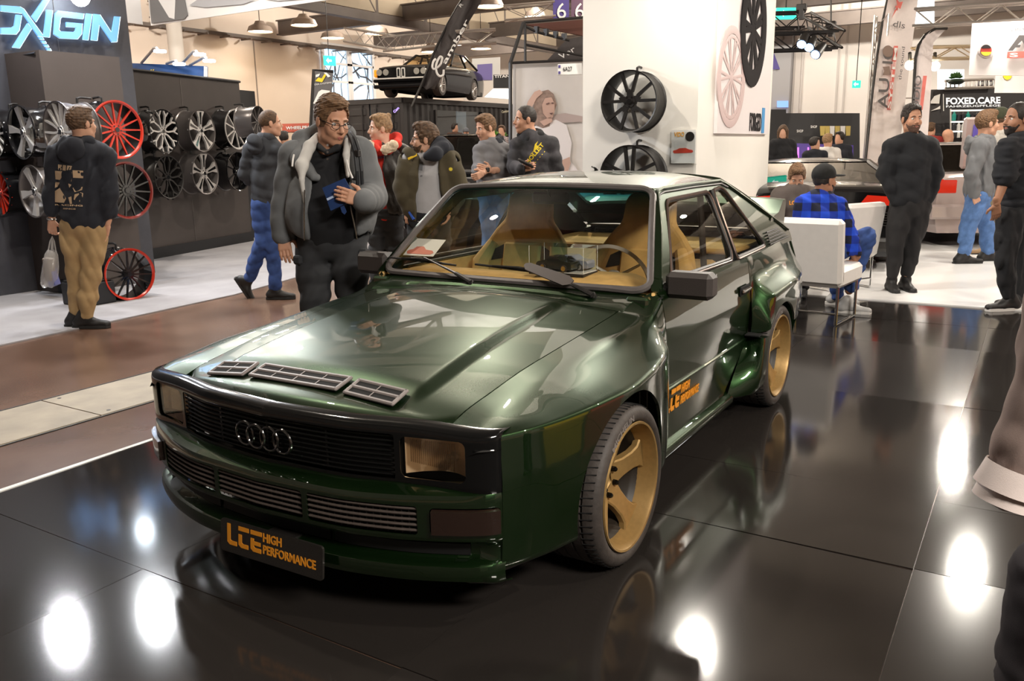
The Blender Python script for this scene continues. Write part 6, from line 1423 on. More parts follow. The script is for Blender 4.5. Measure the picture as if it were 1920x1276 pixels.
# ---- right side
trussthing('lighting_truss', 'black lighting truss hanging with spotlights right of the pillar', [(onD(1440, 40, 13), onD(1505, 38, 13)), (onD(1505, 38, 13), onD(1566, 74, 11.6)), (onD(1440, 80, 11.6), onD(1566, 76, 11.6))], BLKTR, s=.22, r=.02, rb=.009, seg=.25)
for i, (u, v) in enumerate(((1503, 20), (1558, 52))):
    t_ = thing('hoist', ('black chain hoist above the left truss corner', 'black chain hoist above the right truss corner')[i], 'hoist', onD(u, v, 12.6)); MB().box(onD(u, v-6, 12.4), (.10, .14, .09), bev=.01).obj('hoist_body', SATBLK, t_); MB().box(onD(u, v+6, 12.4), (.08, .06, .16)).obj('hoist_clamp', SATBLK, t_); MB().cyl(onD(u, v-8, 12.4), onD(u, -150, 12.6), .012, n=5).obj('chain', SATBLK, t_)
CGLOW = mat('cold lamp glow', (1, 1, 1), .5, emit=(.8, .9, 1), es=30)
for i, (u, v, du) in enumerate(((1506, 76, -3), (1521, 82, -4), (1539, 95, -10))):
    t_ = thing('stage_spotlight', ('stage spotlight on the black truss, left of three', 'stage spotlight on the black truss, middle of three', 'stage spotlight on the black truss, lowest of three')[i], 'lamp', onD(u, v-10, 11.5)); a, b = onD(u+4, v-10, 11.5), onD(u+du, v+7, 11.4); MB().cyl(a, b, .055, .075, 12).obj('lamp_housing', SATBLK, t_); MB().cyl(b, b+unit(b-a)*.01, .06, n=12).obj('lamp_lens', mat('blue lamp glow', (.4, .6, 1), .5, emit=(.35, .55, 1), es=4), t_)
TG = onD(1632, 332, 18.4); TG[2] = 0
trussthing('truss_tower', 'silver truss tower standing behind the tall white flag', [(TG, A(TG[0], TG[1], zat(TG, 28)))], ALU, s=.27, seg=.3)
def flag(lab, pole, left, right, t, alpha=False):
    f_ = thing('feather_flag', lab, 'flag', onD(*pole[0], t)); P = [[onD(l[0]+(r[0]-l[0])*s, l[1]+(r[1]-l[1])*s, t+.05*math.sin(4*s+i)) for s in np.linspace(0, 1, 6)] for i, (l, r) in enumerate(zip(left, right))]; MB().grid(P).obj('flag_cloth', mat('white flag cloth', (.80, .72, .70), .7, noise=.02), f_, True, 80); MB().tube([onD(u, v, t-.02) for u, v in pole], .026, 6).obj('flag_pole', SATBLK, f_); return f_
f1 = flag('tall white feather flag with vertical black lettering beside the man in the black sweater', [(1620, 325), (1628, 250), (1636, 170), (1645, 100), (1655, 40), (1668, -20)], [(1620, 312), (1630, 240), (1638, 170), (1646, 100), (1656, 40), (1668, -20)], [(1684, 330), (1690, 250), (1700, 170), (1708, 100), (1716, 40), (1724, -20)], 17.6)
GREYP = mat('dark grey print', (.10, .09, .09), .6)
letters_px('flag_lettering', [('AU', 1666, 205, 1668, 147, 20, .01), ('IO', 1674, 120, 1676, 86, 20, .02)], 17.6, GREYP, f1, .12); art('printed_cone', [[(1655, 141), (1671, 140), (1669, 133), (1668, 124), (1655, 125), (1658, 133)]], 17.6, mat('brown grey print', (.22, .15, .12), .6), f1, .12); art('printed_disc', [[(1665+10*math.cos(a), 96+11*math.sin(a)) for a in np.linspace(0, 6.28, 17)[:-1]]], 17.6, mat('brown grey print', (.22, .15, .12), .6), f1, .13)
art('red_band', [[(1663, 206), (1670, 206), (1684, 86), (1676, 86)]], 17.6, mat('faded red print', (.68, .16, .13), .6), f1, .12); letters_px('band_lettering', [('SYSTEM', 1670, 204, 1683, 90, 6, .02)], 17.6, WPRINT, f1, .15); letters_px('slogan', [('the sound', 1690, 150, 1697, 88, 6, .0)], 17.6, GREYP, f1, .12)
art('red_bolt', [[(1680, -4), (1686, 4), (1693, 3), (1688, 17), (1684, 14), (1672, 34), (1678, 18), (1683, 20), (1678, 12), (1682, 10)]], 17.6, mat('faded red print', (.68, .16, .13), .6), f1, .12); letters_px('signature', [('dls', 1674, 50, 1696, 54, 12, .0)], 17.6, GREYP, f1, .12)
f2 = flag('second white feather flag with a bent pole farther back', [(1712, 200), (1716, 110), (1722, 85), (1735, 65), (1755, 53), (1776, 53)], [(1704, 280), (1708, 220), (1712, 160), (1717, 105), (1728, 75), (1745, 58)], [(1738, 280), (1742, 220), (1746, 160), (1748, 110), (1750, 80), (1772, 56)], 14.5)
letters_px('flag_lettering', [('UDIO', 1722, 205, 1728, 142, 12, .01)], 14.5, GREYP, f2, .15); art('red_band', [[(1724, 206), (1730, 206), (1738, 142), (1731, 142)]], 14.5, mat('faded red print', (.68, .16, .13), .6), f2, .15)
trussthing('booth_truss', 'silver booth truss across the upper right picture corner', [(onD(1715, 34, 14), onD(1960, 20, 13))], ALU, s=.26, seg=.3)
trussthing('booth_truss', 'warm lit booth truss below the upper one behind the bent flag', [(onD(1712, 100, 15), onD(1830, 98, 15))], mat('warm truss', (.70, .58, .40), .3, .8), s=.2, seg=.3)
for i, (u, v, r_) in enumerate(((1706, 122, .085), (1724, 124, .08), (1753, 124, .085), (1736, 122, .04))):
    t_ = thing('flood_lamp', ('blinding flood lamp behind the white flag, left of the row', 'blinding flood lamp in the middle of the row', 'blinding flood lamp, right of the row', 'small dim flood lamp between the bright ones')[i], 'lamp', onD(u, v, 15.2)); MB().sphere(onD(u, v, 15.2), r_, 12, 8).obj('lamp_glow', mat('flood glow', (1, .9, .7), .5, emit=(1, .86, .6), es=22), t_); MB().cyl(onD(u, 99, 15.05), onD(u, v, 15.25), .03, n=6).obj('lamp_bracket', SATBLK, t_)
hb = thing('hanging_banner', 'white hanging banner with a flag roundel cut by the right picture edge', 'banner', onD(1870, 140, 12.6)); quad('banner_cloth', [(1823, 44), (1975, 36), (1975, 142), (1816, 141)], 12.6, mat('white banner cloth warm', (.74, .69, .68), .7), hb)
def roundel(u, v, r, t, par):
    P = lambda k0, k1: [[(u+r*math.cos(a), v+r*math.sin(a)) for a in np.linspace(k0, k1, 12)]]
    m_ = [(math.radians(199), math.radians(341), 'black print'), (math.radians(19), math.radians(161), 'yellow print')]
    art('printed_ring', [[(u+r*1.38*math.cos(a), v+r*1.42*math.sin(a)) for a in np.linspace(0, 6.28, 21)[:-1]]], t, mat('pale ring print', (.55, .48, .47), .6), par, .02); art('roundel_red', [[(u+r*math.cos(a), v+r*math.sin(a)) for a in np.linspace(0, 6.28, 21)[:-1]]], t, RPRINT, par, .03); art('roundel_black', P(m_[0][0], m_[0][1]), t, BPRINT, par, .04); art('roundel_yellow', P(m_[1][0], m_[1][1]), t, mat('yellow flag print', (.85, .66, .02), .6), par, .04)
roundel(1849, 94, 10.5, 12.6, hb); letters_px('banner_lettering', [('since', 1894, 60, 1924, 56, 8, .0, .15)], 12.6, GREYP, hb, .03)
art('letter_a', [[(1890, 95), (1911, 66), (1920, 66), (1935, 94), (1926, 94), (1916, 76), (1908, 84), (1914, 84), (1912, 89), (1904, 89), (1899, 95)]], 12.6, GREYP, hb, .03); art('red_box', [[(1889, 97), (1960, 95), (1960, 107), (1888, 109)]], 12.6, mat('faded red print', (.68, .16, .13), .6), hb, .03); letters_px('box_lettering', [('S', 1893, 107, 1909, 107, 8, .03)], 12.6, WPRINT, hb, .045)
hb2 = thing('hanging_banner', 'smaller white banner hanging below the roundel banner at the right edge', 'banner', onD(1890, 175, 13.6)); quad('banner_cloth', [(1867, 140), (1975, 138), (1975, 174), (1865, 174)], 13.6, mat('white banner cloth warm', (.74, .69, .68), .7), hb2); art('roundel_half', [[(1880, 141), (1898, 141), (1895, 147), (1889, 150), (1883, 147)]], 13.6, mat('yellow flag print', (.85, .66, .02), .6), hb2)
# care product stall
cs = thing('care_stall', 'black stall wall with white lettering and lit shelves on the right', 'stall', onD(1830, 330, 17)); SW = mat('stall black', (.022, .019, .021), .6, noise=.1)
quad('stall_wall', [(1746, 168), (1990, 160), (1990, 400), (1742, 400)], 17, SW, cs, .2); letters_px('stall_lettering', [('FOXED.CARE', 1774, 196, 1876, 194, 13, .035), ('FAHRZEUGPFLEGE', 1774, 201.5, 1876, 199.5, 4, .01)], 17, mat('lit white print', (.85, .85, .85), .5, emit=(1, 1, 1), es=.35), cs, .05)
art('stall_mark', [[(1745, 190), (1752, 180), (1763, 176), (1761, 194), (1745, 194)], [(1745, 208), (1757, 202), (1763, 198), (1763, 204)], [(1768, 176), (1769.5, 176), (1770, 208), (1768.5, 208)]], 17, WPRINT, cs, .05); art('lit_shelf', [[(1782, 206), (1895, 204), (1895, 207), (1782, 209)], [(1782, 227), (1895, 225), (1895, 228), (1782, 230)], [(1782, 245), (1895, 243), (1895, 246), (1782, 248)]], 17, mat('lit shelf edge', (.85, .85, .82), .5, emit=(1, .95, .85), es=.5), cs, .30); art('shelf_post', [[(1781, 204), (1784, 204), (1784, 330), (1781, 330)]], 17, ALU, cs, .3)
BT = [mat('teal bottle', (.02, .30, .26), .3), mat('white bottle', (.75, .75, .73), .4), mat('dark bottle', (.03, .03, .04), .3)]; bmesh_ = MB().lathe([(0, 0), (.035, 0), (.037, .10), (.015, .13), (.015, .16), (0, .16)], (0, 0, 0), (0, 0, 1), 10).mesh('bottle', BT[0]); bm_ = [bmesh_, bmesh_.copy(), bmesh_.copy()]
for i in (1, 2): bm_[i].materials[0] = BT[i]
ORD = 'first second third fourth fifth sixth seventh eighth ninth tenth eleventh twelfth'.split()
for k in range(12):
    for r_, (v, sc_b) in enumerate(((226, 1.), (244, .9), (258, .8))):
        b = bpy.data.objects.new('bottle', bm_[(0 if k % 3 == 0 else 2) if r_ == 0 else (1 if k % 4 else 2)]); C.objects.link(b); b.location = onD(1788+8.6*k, v, 16.75); b.scale = (sc_b*1.1,)*3
        tag(b, '%s bottle from the left on the %s lit shelf of the care stall' % (ORD[k], ('upper', 'middle', 'lower')[r_]), 'bottle', ('bottles on the upper stall shelf', 'bottles on the middle stall shelf', 'bottles on the lower stall shelf')[r_])
ra = thing('stall_railing', 'grey railing on top of the black care stall', 'railing', onD(1820, 168, 17)); MB().tube([onD(1772, 152, 16.9), onD(1862, 148, 16.9)], .03, 6).obj('rail', ALU, ra); MB().tube([onD(1772, 166, 16.9), onD(1862, 163, 16.9)], .03, 6).obj('rail', ALU, ra)
for u in range(1774, 1864, 8): MB().tube([onD(u, 151.5-(u-1772)*.04, 16.9), onD(u, 166-(u-1772)*.03, 16.9)], .014, 5).obj('baluster', ALU, ra)
for i, u in enumerate((1840, 1856)): t_ = thing('canister', ('dark canister on the stall top, left of two', 'dark canister on the stall top, right of two')[i], 'canister', onD(u, 164, 17.1)); MB().lathe([(0, 0), (.07, 0), (.07, .14), (.05, .17), (0, .17)], onD(u, 163, 17.1), (0, 0, 1), 14).obj('canister_body', mat('dark violet drum', (.03, .02, .05), .4), t_); MB().box(onD(u, 156, 16.98), (.02, .08, .06)).obj('canister_label', WPRINT, t_)
pp = thing('potted_plant', 'small plant on the railing of the care stall', 'plant', onD(1792, 152, 16.8)); m = MB()
for k in range(40): a = onD(1792, 146, 16.8); d = unit((rr_.uniform(-1, 1), rr_.uniform(-1, 1), rr_.uniform(0, 1.2))); m.tube([a, a+d*.08, a+d*.13], [.006, .022, .003], 4)
lo_ = m.obj('leaves', mat('dark leaf green', (.05, .12, .03), .6), pp); lo_['kind'] = 'stuff'; MB().lathe([(0, 0), (.10, 0), (.16, .05), (.1, .10)], onD(1792, 158, 16.8), (0, 0, 1), 14).obj('pot', mat('black pot', (.01, .02, .01), .5), pp)
wh = struct(quad('window_2', [(1758, 130), (1808, 130), (1808, 168), (1758, 168)], 27, mat('bright hall window', (.8, .9, 1), .5, emit=(.85, .95, 1), es=1.2), None)); struct(quad('window_3', [(1716, -10), (1752, -10), (1752, 50), (1716, 50)], 28, mat('bright hall window', (.8, .9, 1), .5), None))
# far dark stall
ds = thing('far_stall', 'long black stall wall with hanging clothes far behind the chairs', 'stall', onD(1530, 320, 20)); quad('stall_wall', [(1440, 205), (1474, 205), (1474, 212), (1612, 212), (1612, 384), (1440, 386)], 20, BLACKP, ds, .2); quad('stall_counter', [(1480, 268), (1600, 272), (1600, 300), (1480, 300)], 18.6, mat('violet lit counter', (.05, .03, .10), .5, emit=(.06, .03, .20), es=.6), ds, .3)
for i, u in enumerate((1495, 1514, 1533)): art('violet_strip', [[(u, 276), (u+3, 276), (u+3, 300), (u, 300)]], 18.5, mat('magenta strip', (.5, .1, .6), .5, emit=(.7, .15, .85), es=1.2), ds, .03)
for i, (u, c) in enumerate(((1542, 0), (1551, 0), (1560, 1), (1570, 0), (1580, 1), (1590, 0))): quad('hung_shirt', [(u-4, 236), (u+5, 236), (u+4, 254), (u-3, 254)], 19.6, (mat('yellow shirt', (.55, .42, .12), .8), mat('white shirt', (.75, .73, .70), .8))[c], ds, .03)
for u, v in ((1494, 248), (1520, 240)): letters_px('stall_lettering', [('SALE'[:0]+'SHOP', u, v, u+12, v, 5, .02)], 19.7, WPRINT, ds, .05)
pb = thing('purple_board', 'purple board with lit screen on the far wall right of the poster', 'board', onD(1458, 110, 24)); quad('board', [(1446, 96), (1462, 96), (1462, 130), (1446, 130)], 38.0, PUR, pb); quad('lit_screen', [(1457, 189), (1478, 189), (1478, 201), (1457, 201)], 38.0, mat('blue screen', (.1, .2, .6), .5, emit=(.15, .3, .9), es=.9), pb)
# ---- things on the dashboard of the coupe
dc = thing('display_case', 'clear display case with two model cars on the coupe dashboard', 'display case', (-.90, .20, .885)); cx, cy, cz, cw_, cd, chh = -.885, .205, .889, .29, .15, .115
MB().box((cx, cy, cz), (cd, cw_, .014), bev=.003).obj('case_base', SATBLK, dc); MB().box((cx, cy, cz+.009), (cd-.01, cw_-.01, .004)).obj('case_floor', WPRINT, dc, False)
MB().box((cx, cy, cz+.011+chh/2), (cd-.006, cw_-.006, chh)).obj('case_cover', glass('acrylic', (.96, .97, .97)), dc, False); m = MB()
for sx_ in (-1, 1):
    for sy in (-1, 1): m.tube([(cx+sx_*(cd/2-.003), cy+sy*(cw_/2-.003), cz+.01), (cx+sx_*(cd/2-.003), cy+sy*(cw_/2-.003), cz+.011+chh)], .0012, 4)
m.obj('case_edges', mat('bright acrylic edge', (.8, .82, .8), .2), dc); m = MB(); m.box((cx-cd/2+.004, cy+.06, cz+.06), (.002, .15, .10)); m.obj('case_backing', mat('cream card', (.66, .58, .36), .7), dc, False)
def toy(lab, o, yaw, col, rimc):
    t = thing('model_car', lab, 'model car', o); ex = A(math.cos(yaw), math.sin(yaw), 0); ey = A(-ex[1], ex[0], 0); T = lambda mb: mb.xf(o, ex, ey, UP); m = MB()
    prof_ = [(-.098, .012), (-.10, .035), (-.095, .046), (-.045, .050), (-.018, .068), (.030, .068), (.050, .050), (.092, .040), (.100, .030), (.100, .012)]
    m.prism(prof_, (0, .038, 0), (1, 0, 0), (0, 0, 1), .076); ob = T(m).obj('model_body', col, t, False); m = MB()
    for q in ([(-.038, .051), (-.016, .065), (.004, .065), (.004, .051)], [(.008, .051), (.008, .065), (.028, .065), (.044, .051)]):
        for y in (.0385, -.0375): m.prism(q, (0, y, 0), (1, 0, 0), (0, 0, 1), .0008)
    T(m).obj('model_windows', GLOSSBLK, t, False)
    for x in (-.06, .06):
        for s in (1, -1):
            m = MB(); m.cyl((x, s*.028, .0165), (x, s*.041, .0165), .0165, n=20); wo = T(m).obj('model_wheel', RUBBER, t); m = MB(); m.lathe([(0, .0012), (.004, .0012), (.011, .0004), (.0115, .0016)], (x, s*.041, .0165), (0, s, 0), 20); T(m).obj('model_rim', rimc, wo)
GLD2 = mat('bright gold', (.75, .48, .12), .3, .7)
toy('dark green model car with gold wheels in the display case', A(cx+.028, cy-.012, cz+.012), math.radians(-98), mat('model green', (.012, .016, .010), .2, 0, .8), GLD2); toy('pale blue grey model car behind the green one in the case', A(cx-.035, cy+.03, cz+.012), math.radians(-92), mat('model blue grey', (.30, .34, .45), .25, .2, .6), SILV)
pcard = thing('paper_card', 'white paper card with a red car drawing behind the windscreen', 'card', (-.80, -.50, .875)); q4 = [onP(u, v, (-.74, 0, .90), unit((.55, 0, .83))) for u, v in ((780, 447), (836, 450), (812, 481), (756, 478))]; nn = unit((.55, 0, .83)); MB().add(q4, [(0, 1, 2, 3)]).solid(.002).obj('card', WPRINT, pcard, False)
m = MB(); dp = lambda u, v: onP(u, v, A(-.74, 0, .90)+nn*.003, nn); m.add([dp(u, v) for u, v in ((763, 471), (768, 468), (775, 467), (782, 462), (795, 462), (799, 468), (811, 470), (813, 474), (806, 477), (764, 475))], [tuple(range(10))]); m.solid(.001).obj('printed_car', mat('pale red print', (.70, .22, .16), .6), pcard, False)
# ------------------------------------------------------------------ the visitors
BLKC = cloth('black cotton', (.012, .012, .014)); NAVY = cloth('navy black cotton', (.016, .018, .026)); GREYC = cloth('grey marl fleece', (.14, .145, .15)); JEANS = cloth('blue denim', (.035, .075, .24), .25, 14); LJEANS = cloth('light blue denim', (.09, .18, .40), .25, 14)
KHAKI = cloth('khaki cotton', (.40, .27, .13)); DGREY = cloth('dark grey twill', (.032, .033, .036)); REDC = cloth('red fleece', (.62, .035, .022)); OLIVE = cloth('olive parka cloth', (.070, .056, .030)); LGREY = cloth('light grey marl', (.42, .41, .42))
CREAM = cloth('cream pile', (.62, .50, .36), .25, 60); LEATHER = mat('dark brown leather', (.022, .018, .015), .5, noise=.3, nscale=20, bump=.2, bscale=60); CHARC = cloth('charcoal cotton', (.035, .038, .045)); WHITEC = cloth('white jersey', (.74, .71, .68))
SHOEB = mat('black shoe', (.012, .011, .011), .55); SOLEW = mat('white rubber sole', (.75, .73, .70), .6); SOLEB = mat('black rubber sole', (.02, .02, .02), .7)
CAMO = cloth('dark camouflage', (.012, .012, .013), col2=(.075, .070, .078), ns=7, noise=.5)
# the large man with the wallet
bm = person('large man in open grey hoodie and black polo shirt looking down at the coupe', 4.78, 1.02, (622, 226, .06), (42, 20), 12,
  dict(neck=(618, 298), sa=(556, 297), sb=(672, 290), ea=(538, 385, .02), eb=(697, 368, .02), wa=(531, 440, .05), wb=(682, 377, .35), da=(536, 480, .10, .35, 'r', 'c'), db=(650, 367, .39, .40, 'u', 'c'),
       pel=(622, 435), ha=(592, 450), hb=(652, 450), ka=(590, 560), kb=(660, 560), fa=(585, 735), fb=(668, 735), ta=(580, 760, .2), tb=(672, 760, .2), hem=(622, 420)),
  (GREYC, 'hoodie'), (DGREY, .07), (SHOEB, SOLEB), 1, 'mid', 'short', None, True, vox=.0085, hv=.0036, fat=1.13, belly=.09, inner=(cloth('black pique', (.010, .010, .012), .1), 'polo_shirt'), opening=.105, wr=.004)
S_ = bm['s']; nb, bf, br = bm['nb'], bm['bf'], bm['br']; LINING = cloth('pale hood lining', (.55, .53, .50))
Q = SDF(); Q.chain([onH(590, 332, 4.593), onH(562, 300, 4.676), onH(566, 262, 4.842), onH(600, 243, 4.925), onH(650, 252, 4.905), onH(655, 285, 4.728), onH(664, 330, 4.593)], [.022, .045, .045, .04, .04, .03, .02], .03); Q.mesh(.008, .003, 40).obj('hood', GREYC, bm['root'])
Q = SDF(); Q.chain([onH(566, 338, 4.551), onH(566, 310, 4.583), onH(580, 275, 4.697), onH(596, 255, 4.780)], [.012, .032, .03, .02], .02); Q.chain([onH(571, 380, 4.541), onH(566, 338, 4.551)], [.008, .014], .01); Q.chain([onH(652, 265, 4.676), onH(649, 290, 4.593), onH(652, 330, 4.551)], [.02, .018, .010], .01); Q.mesh(.006).obj('hood_lining', LINING, bm['root'])
m = MB(); m.tube([onH(650, 300, 4.531), onH(655, 320, 4.499), onH(661, 334, 4.499)], .006, 6); m.tube([onH(551, 290, 4.572), onH(549, 300, 4.541), onH(548, 312, 4.531)], .005, 6); m.obj('drawstring', WHITEC, bm['root'])
BK = mat('black webbing', (.03, .032, .036), .7); m = MB()
pts = [onH(655, 248, 4.759), onH(663, 262, 4.635), onH(670, 285, 4.551), onH(674, 320, 4.531), onH(675, 345, 4.572)]
for w_ in (-.012, .012): m.tube([p+CRh*w_ for p in pts], .011, 6)
t_ = thing('backpack', 'black and grey backpack on the large man showing a shoulder strap', 'backpack', onH(640, 330, 5.144)); m.obj('shoulder_strap', BK, t_); MB().box(onH(670, 288, 4.541), (.02, .035, .035), bev=.004).obj('strap_buckle', SATBLK, t_)
m = SDF(); m.ell(onH(640, 335, 5.175), (.13, .12, .22)); m.mesh(.012).obj('bag_body', BK, t_)
m = MB(); m.tube([onH(571, 356, 4.515), onH(570, 400, 4.499), onH(571, 450, 4.531)], .004, 5); m.tube([onH(657, 385, 4.510), onH(664, 420, 4.499), onH(669, 448, 4.531)], .004, 5); m.obj('zip', STEEL, bm['root'])
m = MB()
for v in (272, 281+4, 298): m.cyl(onH(614+(v-272)*.05, v, 4.567), onH(614, v, 4.557), .006, n=8)
m.obj('shirt_buttons', STEEL, bm['root'])
m = MB(); a = [onH(604, 262, 4.635), onH(614, 278, 4.593), onH(628, 268, 4.603)]
Q = SDF(); Q.chain([onH(588, 256, 4.842), onH(598, 275, 4.728), onH(612, 285, 4.635)], [.016, .018, .012], .01); Q.chain([onH(613, 286, 4.635), onH(632, 277, 4.676), onH(644, 262, 4.801)], [.012, .018, .016], .01); Q.mesh(.006).obj('shirt_collar', cloth('black pique', (.010, .010, .012)), bm['root'])
for u, v in ((561, 487), (684, 475)): MB().box(onH(u, v, 4.697), (.05, .06, .05), bev=.01).obj('pocket_flap', DGREY, bm['root'])
# wallet case
BLUEW = mat('navy blue wallet', (.012, .035, .12), .4, noise=.1); wt = thing('phone_wallet', 'opened navy blue phone wallet case in the large man\'s hand', 'wallet', onH(632, 365, 4.468))
def pxplate(poly, t, th, m_, name, par, dt=None):
    P = [onH(u, v, t-(dt[i] if dt else 0)) for i, (u, v) in enumerate(poly)]; n = len(P); nn = unit(np.cross(P[1]-P[0], P[2]-P[0])); nn = nn if nn@(CAM-P[0]) > 0 else -nn; V = P+[p-nn*th for p in P]
    F = [tuple(range(n)), tuple(range(n, 2*n))[::-1]]+[((i+1) % n, i, n+i, n+(i+1) % n) for i in range(n)]; return MB().add(V, F).obj(name, m_, par, False)
pxplate([(604, 352), (646, 334), (656, 352), (612, 372)], 4.435, .010, BLUEW, 'wallet_cover', wt); pxplate([(612, 373), (656, 352), (668, 372), (620, 395)], 4.425, .012, BLUEW, 'wallet_inside', wt, (.0, .0, .02, .02))
pxplate([(612, 372), (634, 362), (632, 367), (614, 376)], 4.41, .002, mat('pale card', (.45, .55, .75), .3), 'card', wt); pxplate([(638, 388), (645, 385), (650, 397), (646, 402), (641, 398)], 4.40, .006, BLUEW, 'wallet_strap', wt)
# man with the plastic bag, seen from behind
g = onZ(165, 612, 0); tb = (g-CAM)@CFh
pm = person('man from behind in black printed hoodie and khaki trousers carrying a plastic bag', tb, 1.06, (153, 232), (150, 0), 165,
  dict(neck=(152, 268), sa=(108, 290), sb=(197, 292), ea=(98, 362), eb=(204, 362, .02), wa=(97, 412), wb=(201, 420), da=(98, 440, 0, .8, 'r', 'l'), db=(195, 440, 0, .3, 'l'), pel=(158, 418), ha=(138, 430), hb=(178, 430), ka=(144, 506), kb=(170, 512, .03), fa=(143, 588), fb=(160, 598, .05), ta=(180, 600, .02), tb=(192, 612, .05), hem=(158, 405)),
  (NAVY, 'hoodie'), (KHAKI, .052), (SHOEB, SOLEB), 0, 'brown', 'short', fat=1.04, hood=(NAVY, 1.), wr=.005, sleeve=.80, lift=0.)
PRINT = mat('beige print', (.56, .40, .25), .8); m = MB()
for q in ([(109, 308), (116, 309), (115, 319), (109, 318)], [(118, 309), (124, 310), (123, 320), (117, 319)], [(126, 310), (135, 311), (133, 318), (125, 319)], [(103, 320), (135, 322), (134, 340), (104, 336)], [(136, 319), (156, 320), (156, 334), (137, 333)], [(103, 358), (112, 352), (124, 372), (120, 380), (103, 379)], [(128, 344), (134, 346), (130, 352)], [(136, 352), (155, 350), (154, 356), (140, 360)], [(140, 364), (148, 362), (150, 378), (138, 374)], [(104, 341), (112, 342), (108, 350), (103, 352)], [(128, 370), (134, 368), (135, 382), (131, 382)], [(150, 360), (156, 362), (155, 370)]): pxpoly(m, q, tb-.25)
pxtext(m, 'THE GARAGE COLLECTION CO.'[:0]+'RACING', 103, 385, 155, 387, 3, tb-.25, .03); pxtext(m, 'SINCE', 118, 392, 142, 393, 2.5, tb-.25, .03)
wrap(pm, m, 'back_print', PRINT)
bg = thing('plastic_bag', 'clear plastic carrier bag hanging from the man\'s left hand', 'bag', onH(97, 520, tb)); P = []
for i, (v, hw, d) in enumerate(((470, 9, .02), (478, 13, .05), (500, 16, .08), (520, 17, .09), (532, 15, .06), (538, 10, .02))):
    uc = 97-1.5*i; row = []
    for k in range(17):
        a = 2*math.pi*k/16; row.append(onH(uc+hw*math.cos(a)*(1+.06*math.sin(3*a+i)), v+2*math.sin(2*a), tb-d*math.sin(a)))
    P.append(row)
BAGM = mat('clear plastic film', (.62, .60, .58), .25, alpha=.42, coat=.4); MB().grid(P).obj('bag_film', BAGM, bg); m = MB()
for dx in (-4, 5): m.tube([onH(97+dx-3, 472, tb), onH(96+dx*.5, 452, tb), onH(98, 443, tb), onH(99+dx*.5, 452, tb), onH(97+dx+3, 472, tb)], .006, 5)
m.obj('bag_handles', BAGM, bg); MB().box(onH(98, 518, tb), (.05, .10, .16), rot=np.array(Matrix.Rotation(.3, 3, 'X'))).obj('bag_contents', mat('blue paper', (.16, .18, .45), .6), bg); m = MB(); m.box(onH(93, 505, tb), (.06, .10, .2), bev=.01); m.obj('bag_contents', mat('grey goods', (.25, .20, .17), .6), bg)
m = MB(); m.lathe([(.036, -.008), (.039, 0), (.036, .008)], onH(96.5, 410, tb), unit(pm['P']['wa']-pm['P']['ea']), 20); m.obj('wrist_band', STEEL, pm['root'])
# walking young man
ty = (onZ(528, 560, 0)-CAM)@CFh
person('young man in black hoodie and blue jeans walking away past the booth', ty, .98, (507, 232), (112, 0), 140,
  dict(neck=(497, 262), sa=(470, 283), sb=(522, 284, .05), ea=(461, 328, -.02), eb=(520, 325, .02), wa=(478, 345, -.22), wb=(532, 335, -.2), pel=(499, 380), ha=(490, 390), hb=(510, 390), ka=(492, 455), kb=(512, 462), fa=(466, 527, -.1), fb=(517, 541), ta=(482, 550, -.1, 1), tb=(550, 555), hem=(499, 366)),
  (CHARC, 'hoodie'), (JEANS, .062), (SHOEB, SOLEB), 0, 'brown', 'buzz', fat=.96, hood=(CHARC, .95), hands=False, wr=.005)
# man in red hoodie and leather jacket
rm = person('man with a hair knot in red hoodie under a black jacket looking left', 7.4, .92, (713, 242), (-68, 2), -22,
  dict(neck=(720, 276), sa=(692, 291), sb=(752, 289), ea=(684, 340), eb=(757, 345, .03), wa=(690, 385), wb=(746, 393, .06), da=(690, 405), db=(742, 420, .06, .4, 'l', 'c'), pel=(722, 398), ha=(708, 408), hb=(736, 408), ka=(708, 480), kb=(738, 480), fa=(706, 565), fb=(738, 565), ta=(704, 580, .1), tb=(735, 580, .1), hem=(722, 382)),
  (LEATHER, 'jacket'), (DGREY, .06), (SHOEB, SOLEB), 3, 'fair', 'fade', inner=(REDC, 'red_hoodie'), opening=.07, wr=.005, vox=.009)
MB().sphere(rm['h'](-.085, .115), .026, 10, 8).obj('hair_knot', HAIRS['fair'], rm['root'])
Q = SDF(); n_ = rm['nb']; Q.chain([onH(712, 282, 7.22), onH(702, 272, 7.32), onH(722, 262, 7.45), onH(744, 258, 7.44), onH(745, 270, 7.34), onH(728, 284, 7.22)], [.022, .03, .038, .036, .03, .022], .03); Q.mesh(.009, .003, 40).obj('red_hood', REDC, rm['root'])
Q = SDF(); Q.chain([onH(686, 284, 7.2), onH(693, 272, 7.25)], [.040, .034], .02); Q.mesh(.007, .004, 120).obj('pile_collar', CREAM, rm['root']); Q = SDF(); Q.chain([onH(722, 281, 7.12), onH(737, 273, 7.15)], [.034, .040], .02); Q.mesh(.007, .004, 120).obj('pile_collar', CREAM, rm['root'])
m = MB()
for q in ([(702, 308), (722, 305), (722, 309), (702, 312)], [(703, 315), (722, 313), (722, 316), (703, 318)]): pxpoly(m, q, 7.1)
wrap(rm, m, 'chest_stripe', WHITEC, 'inner'); m = MB(); pxtext(m, 'Athletic', 700, 300, 722, 296, 7, 7.1, .02); wrap(rm, m, 'chest_lettering', mat('navy print', (.03, .04, .12), .8), 'inner')
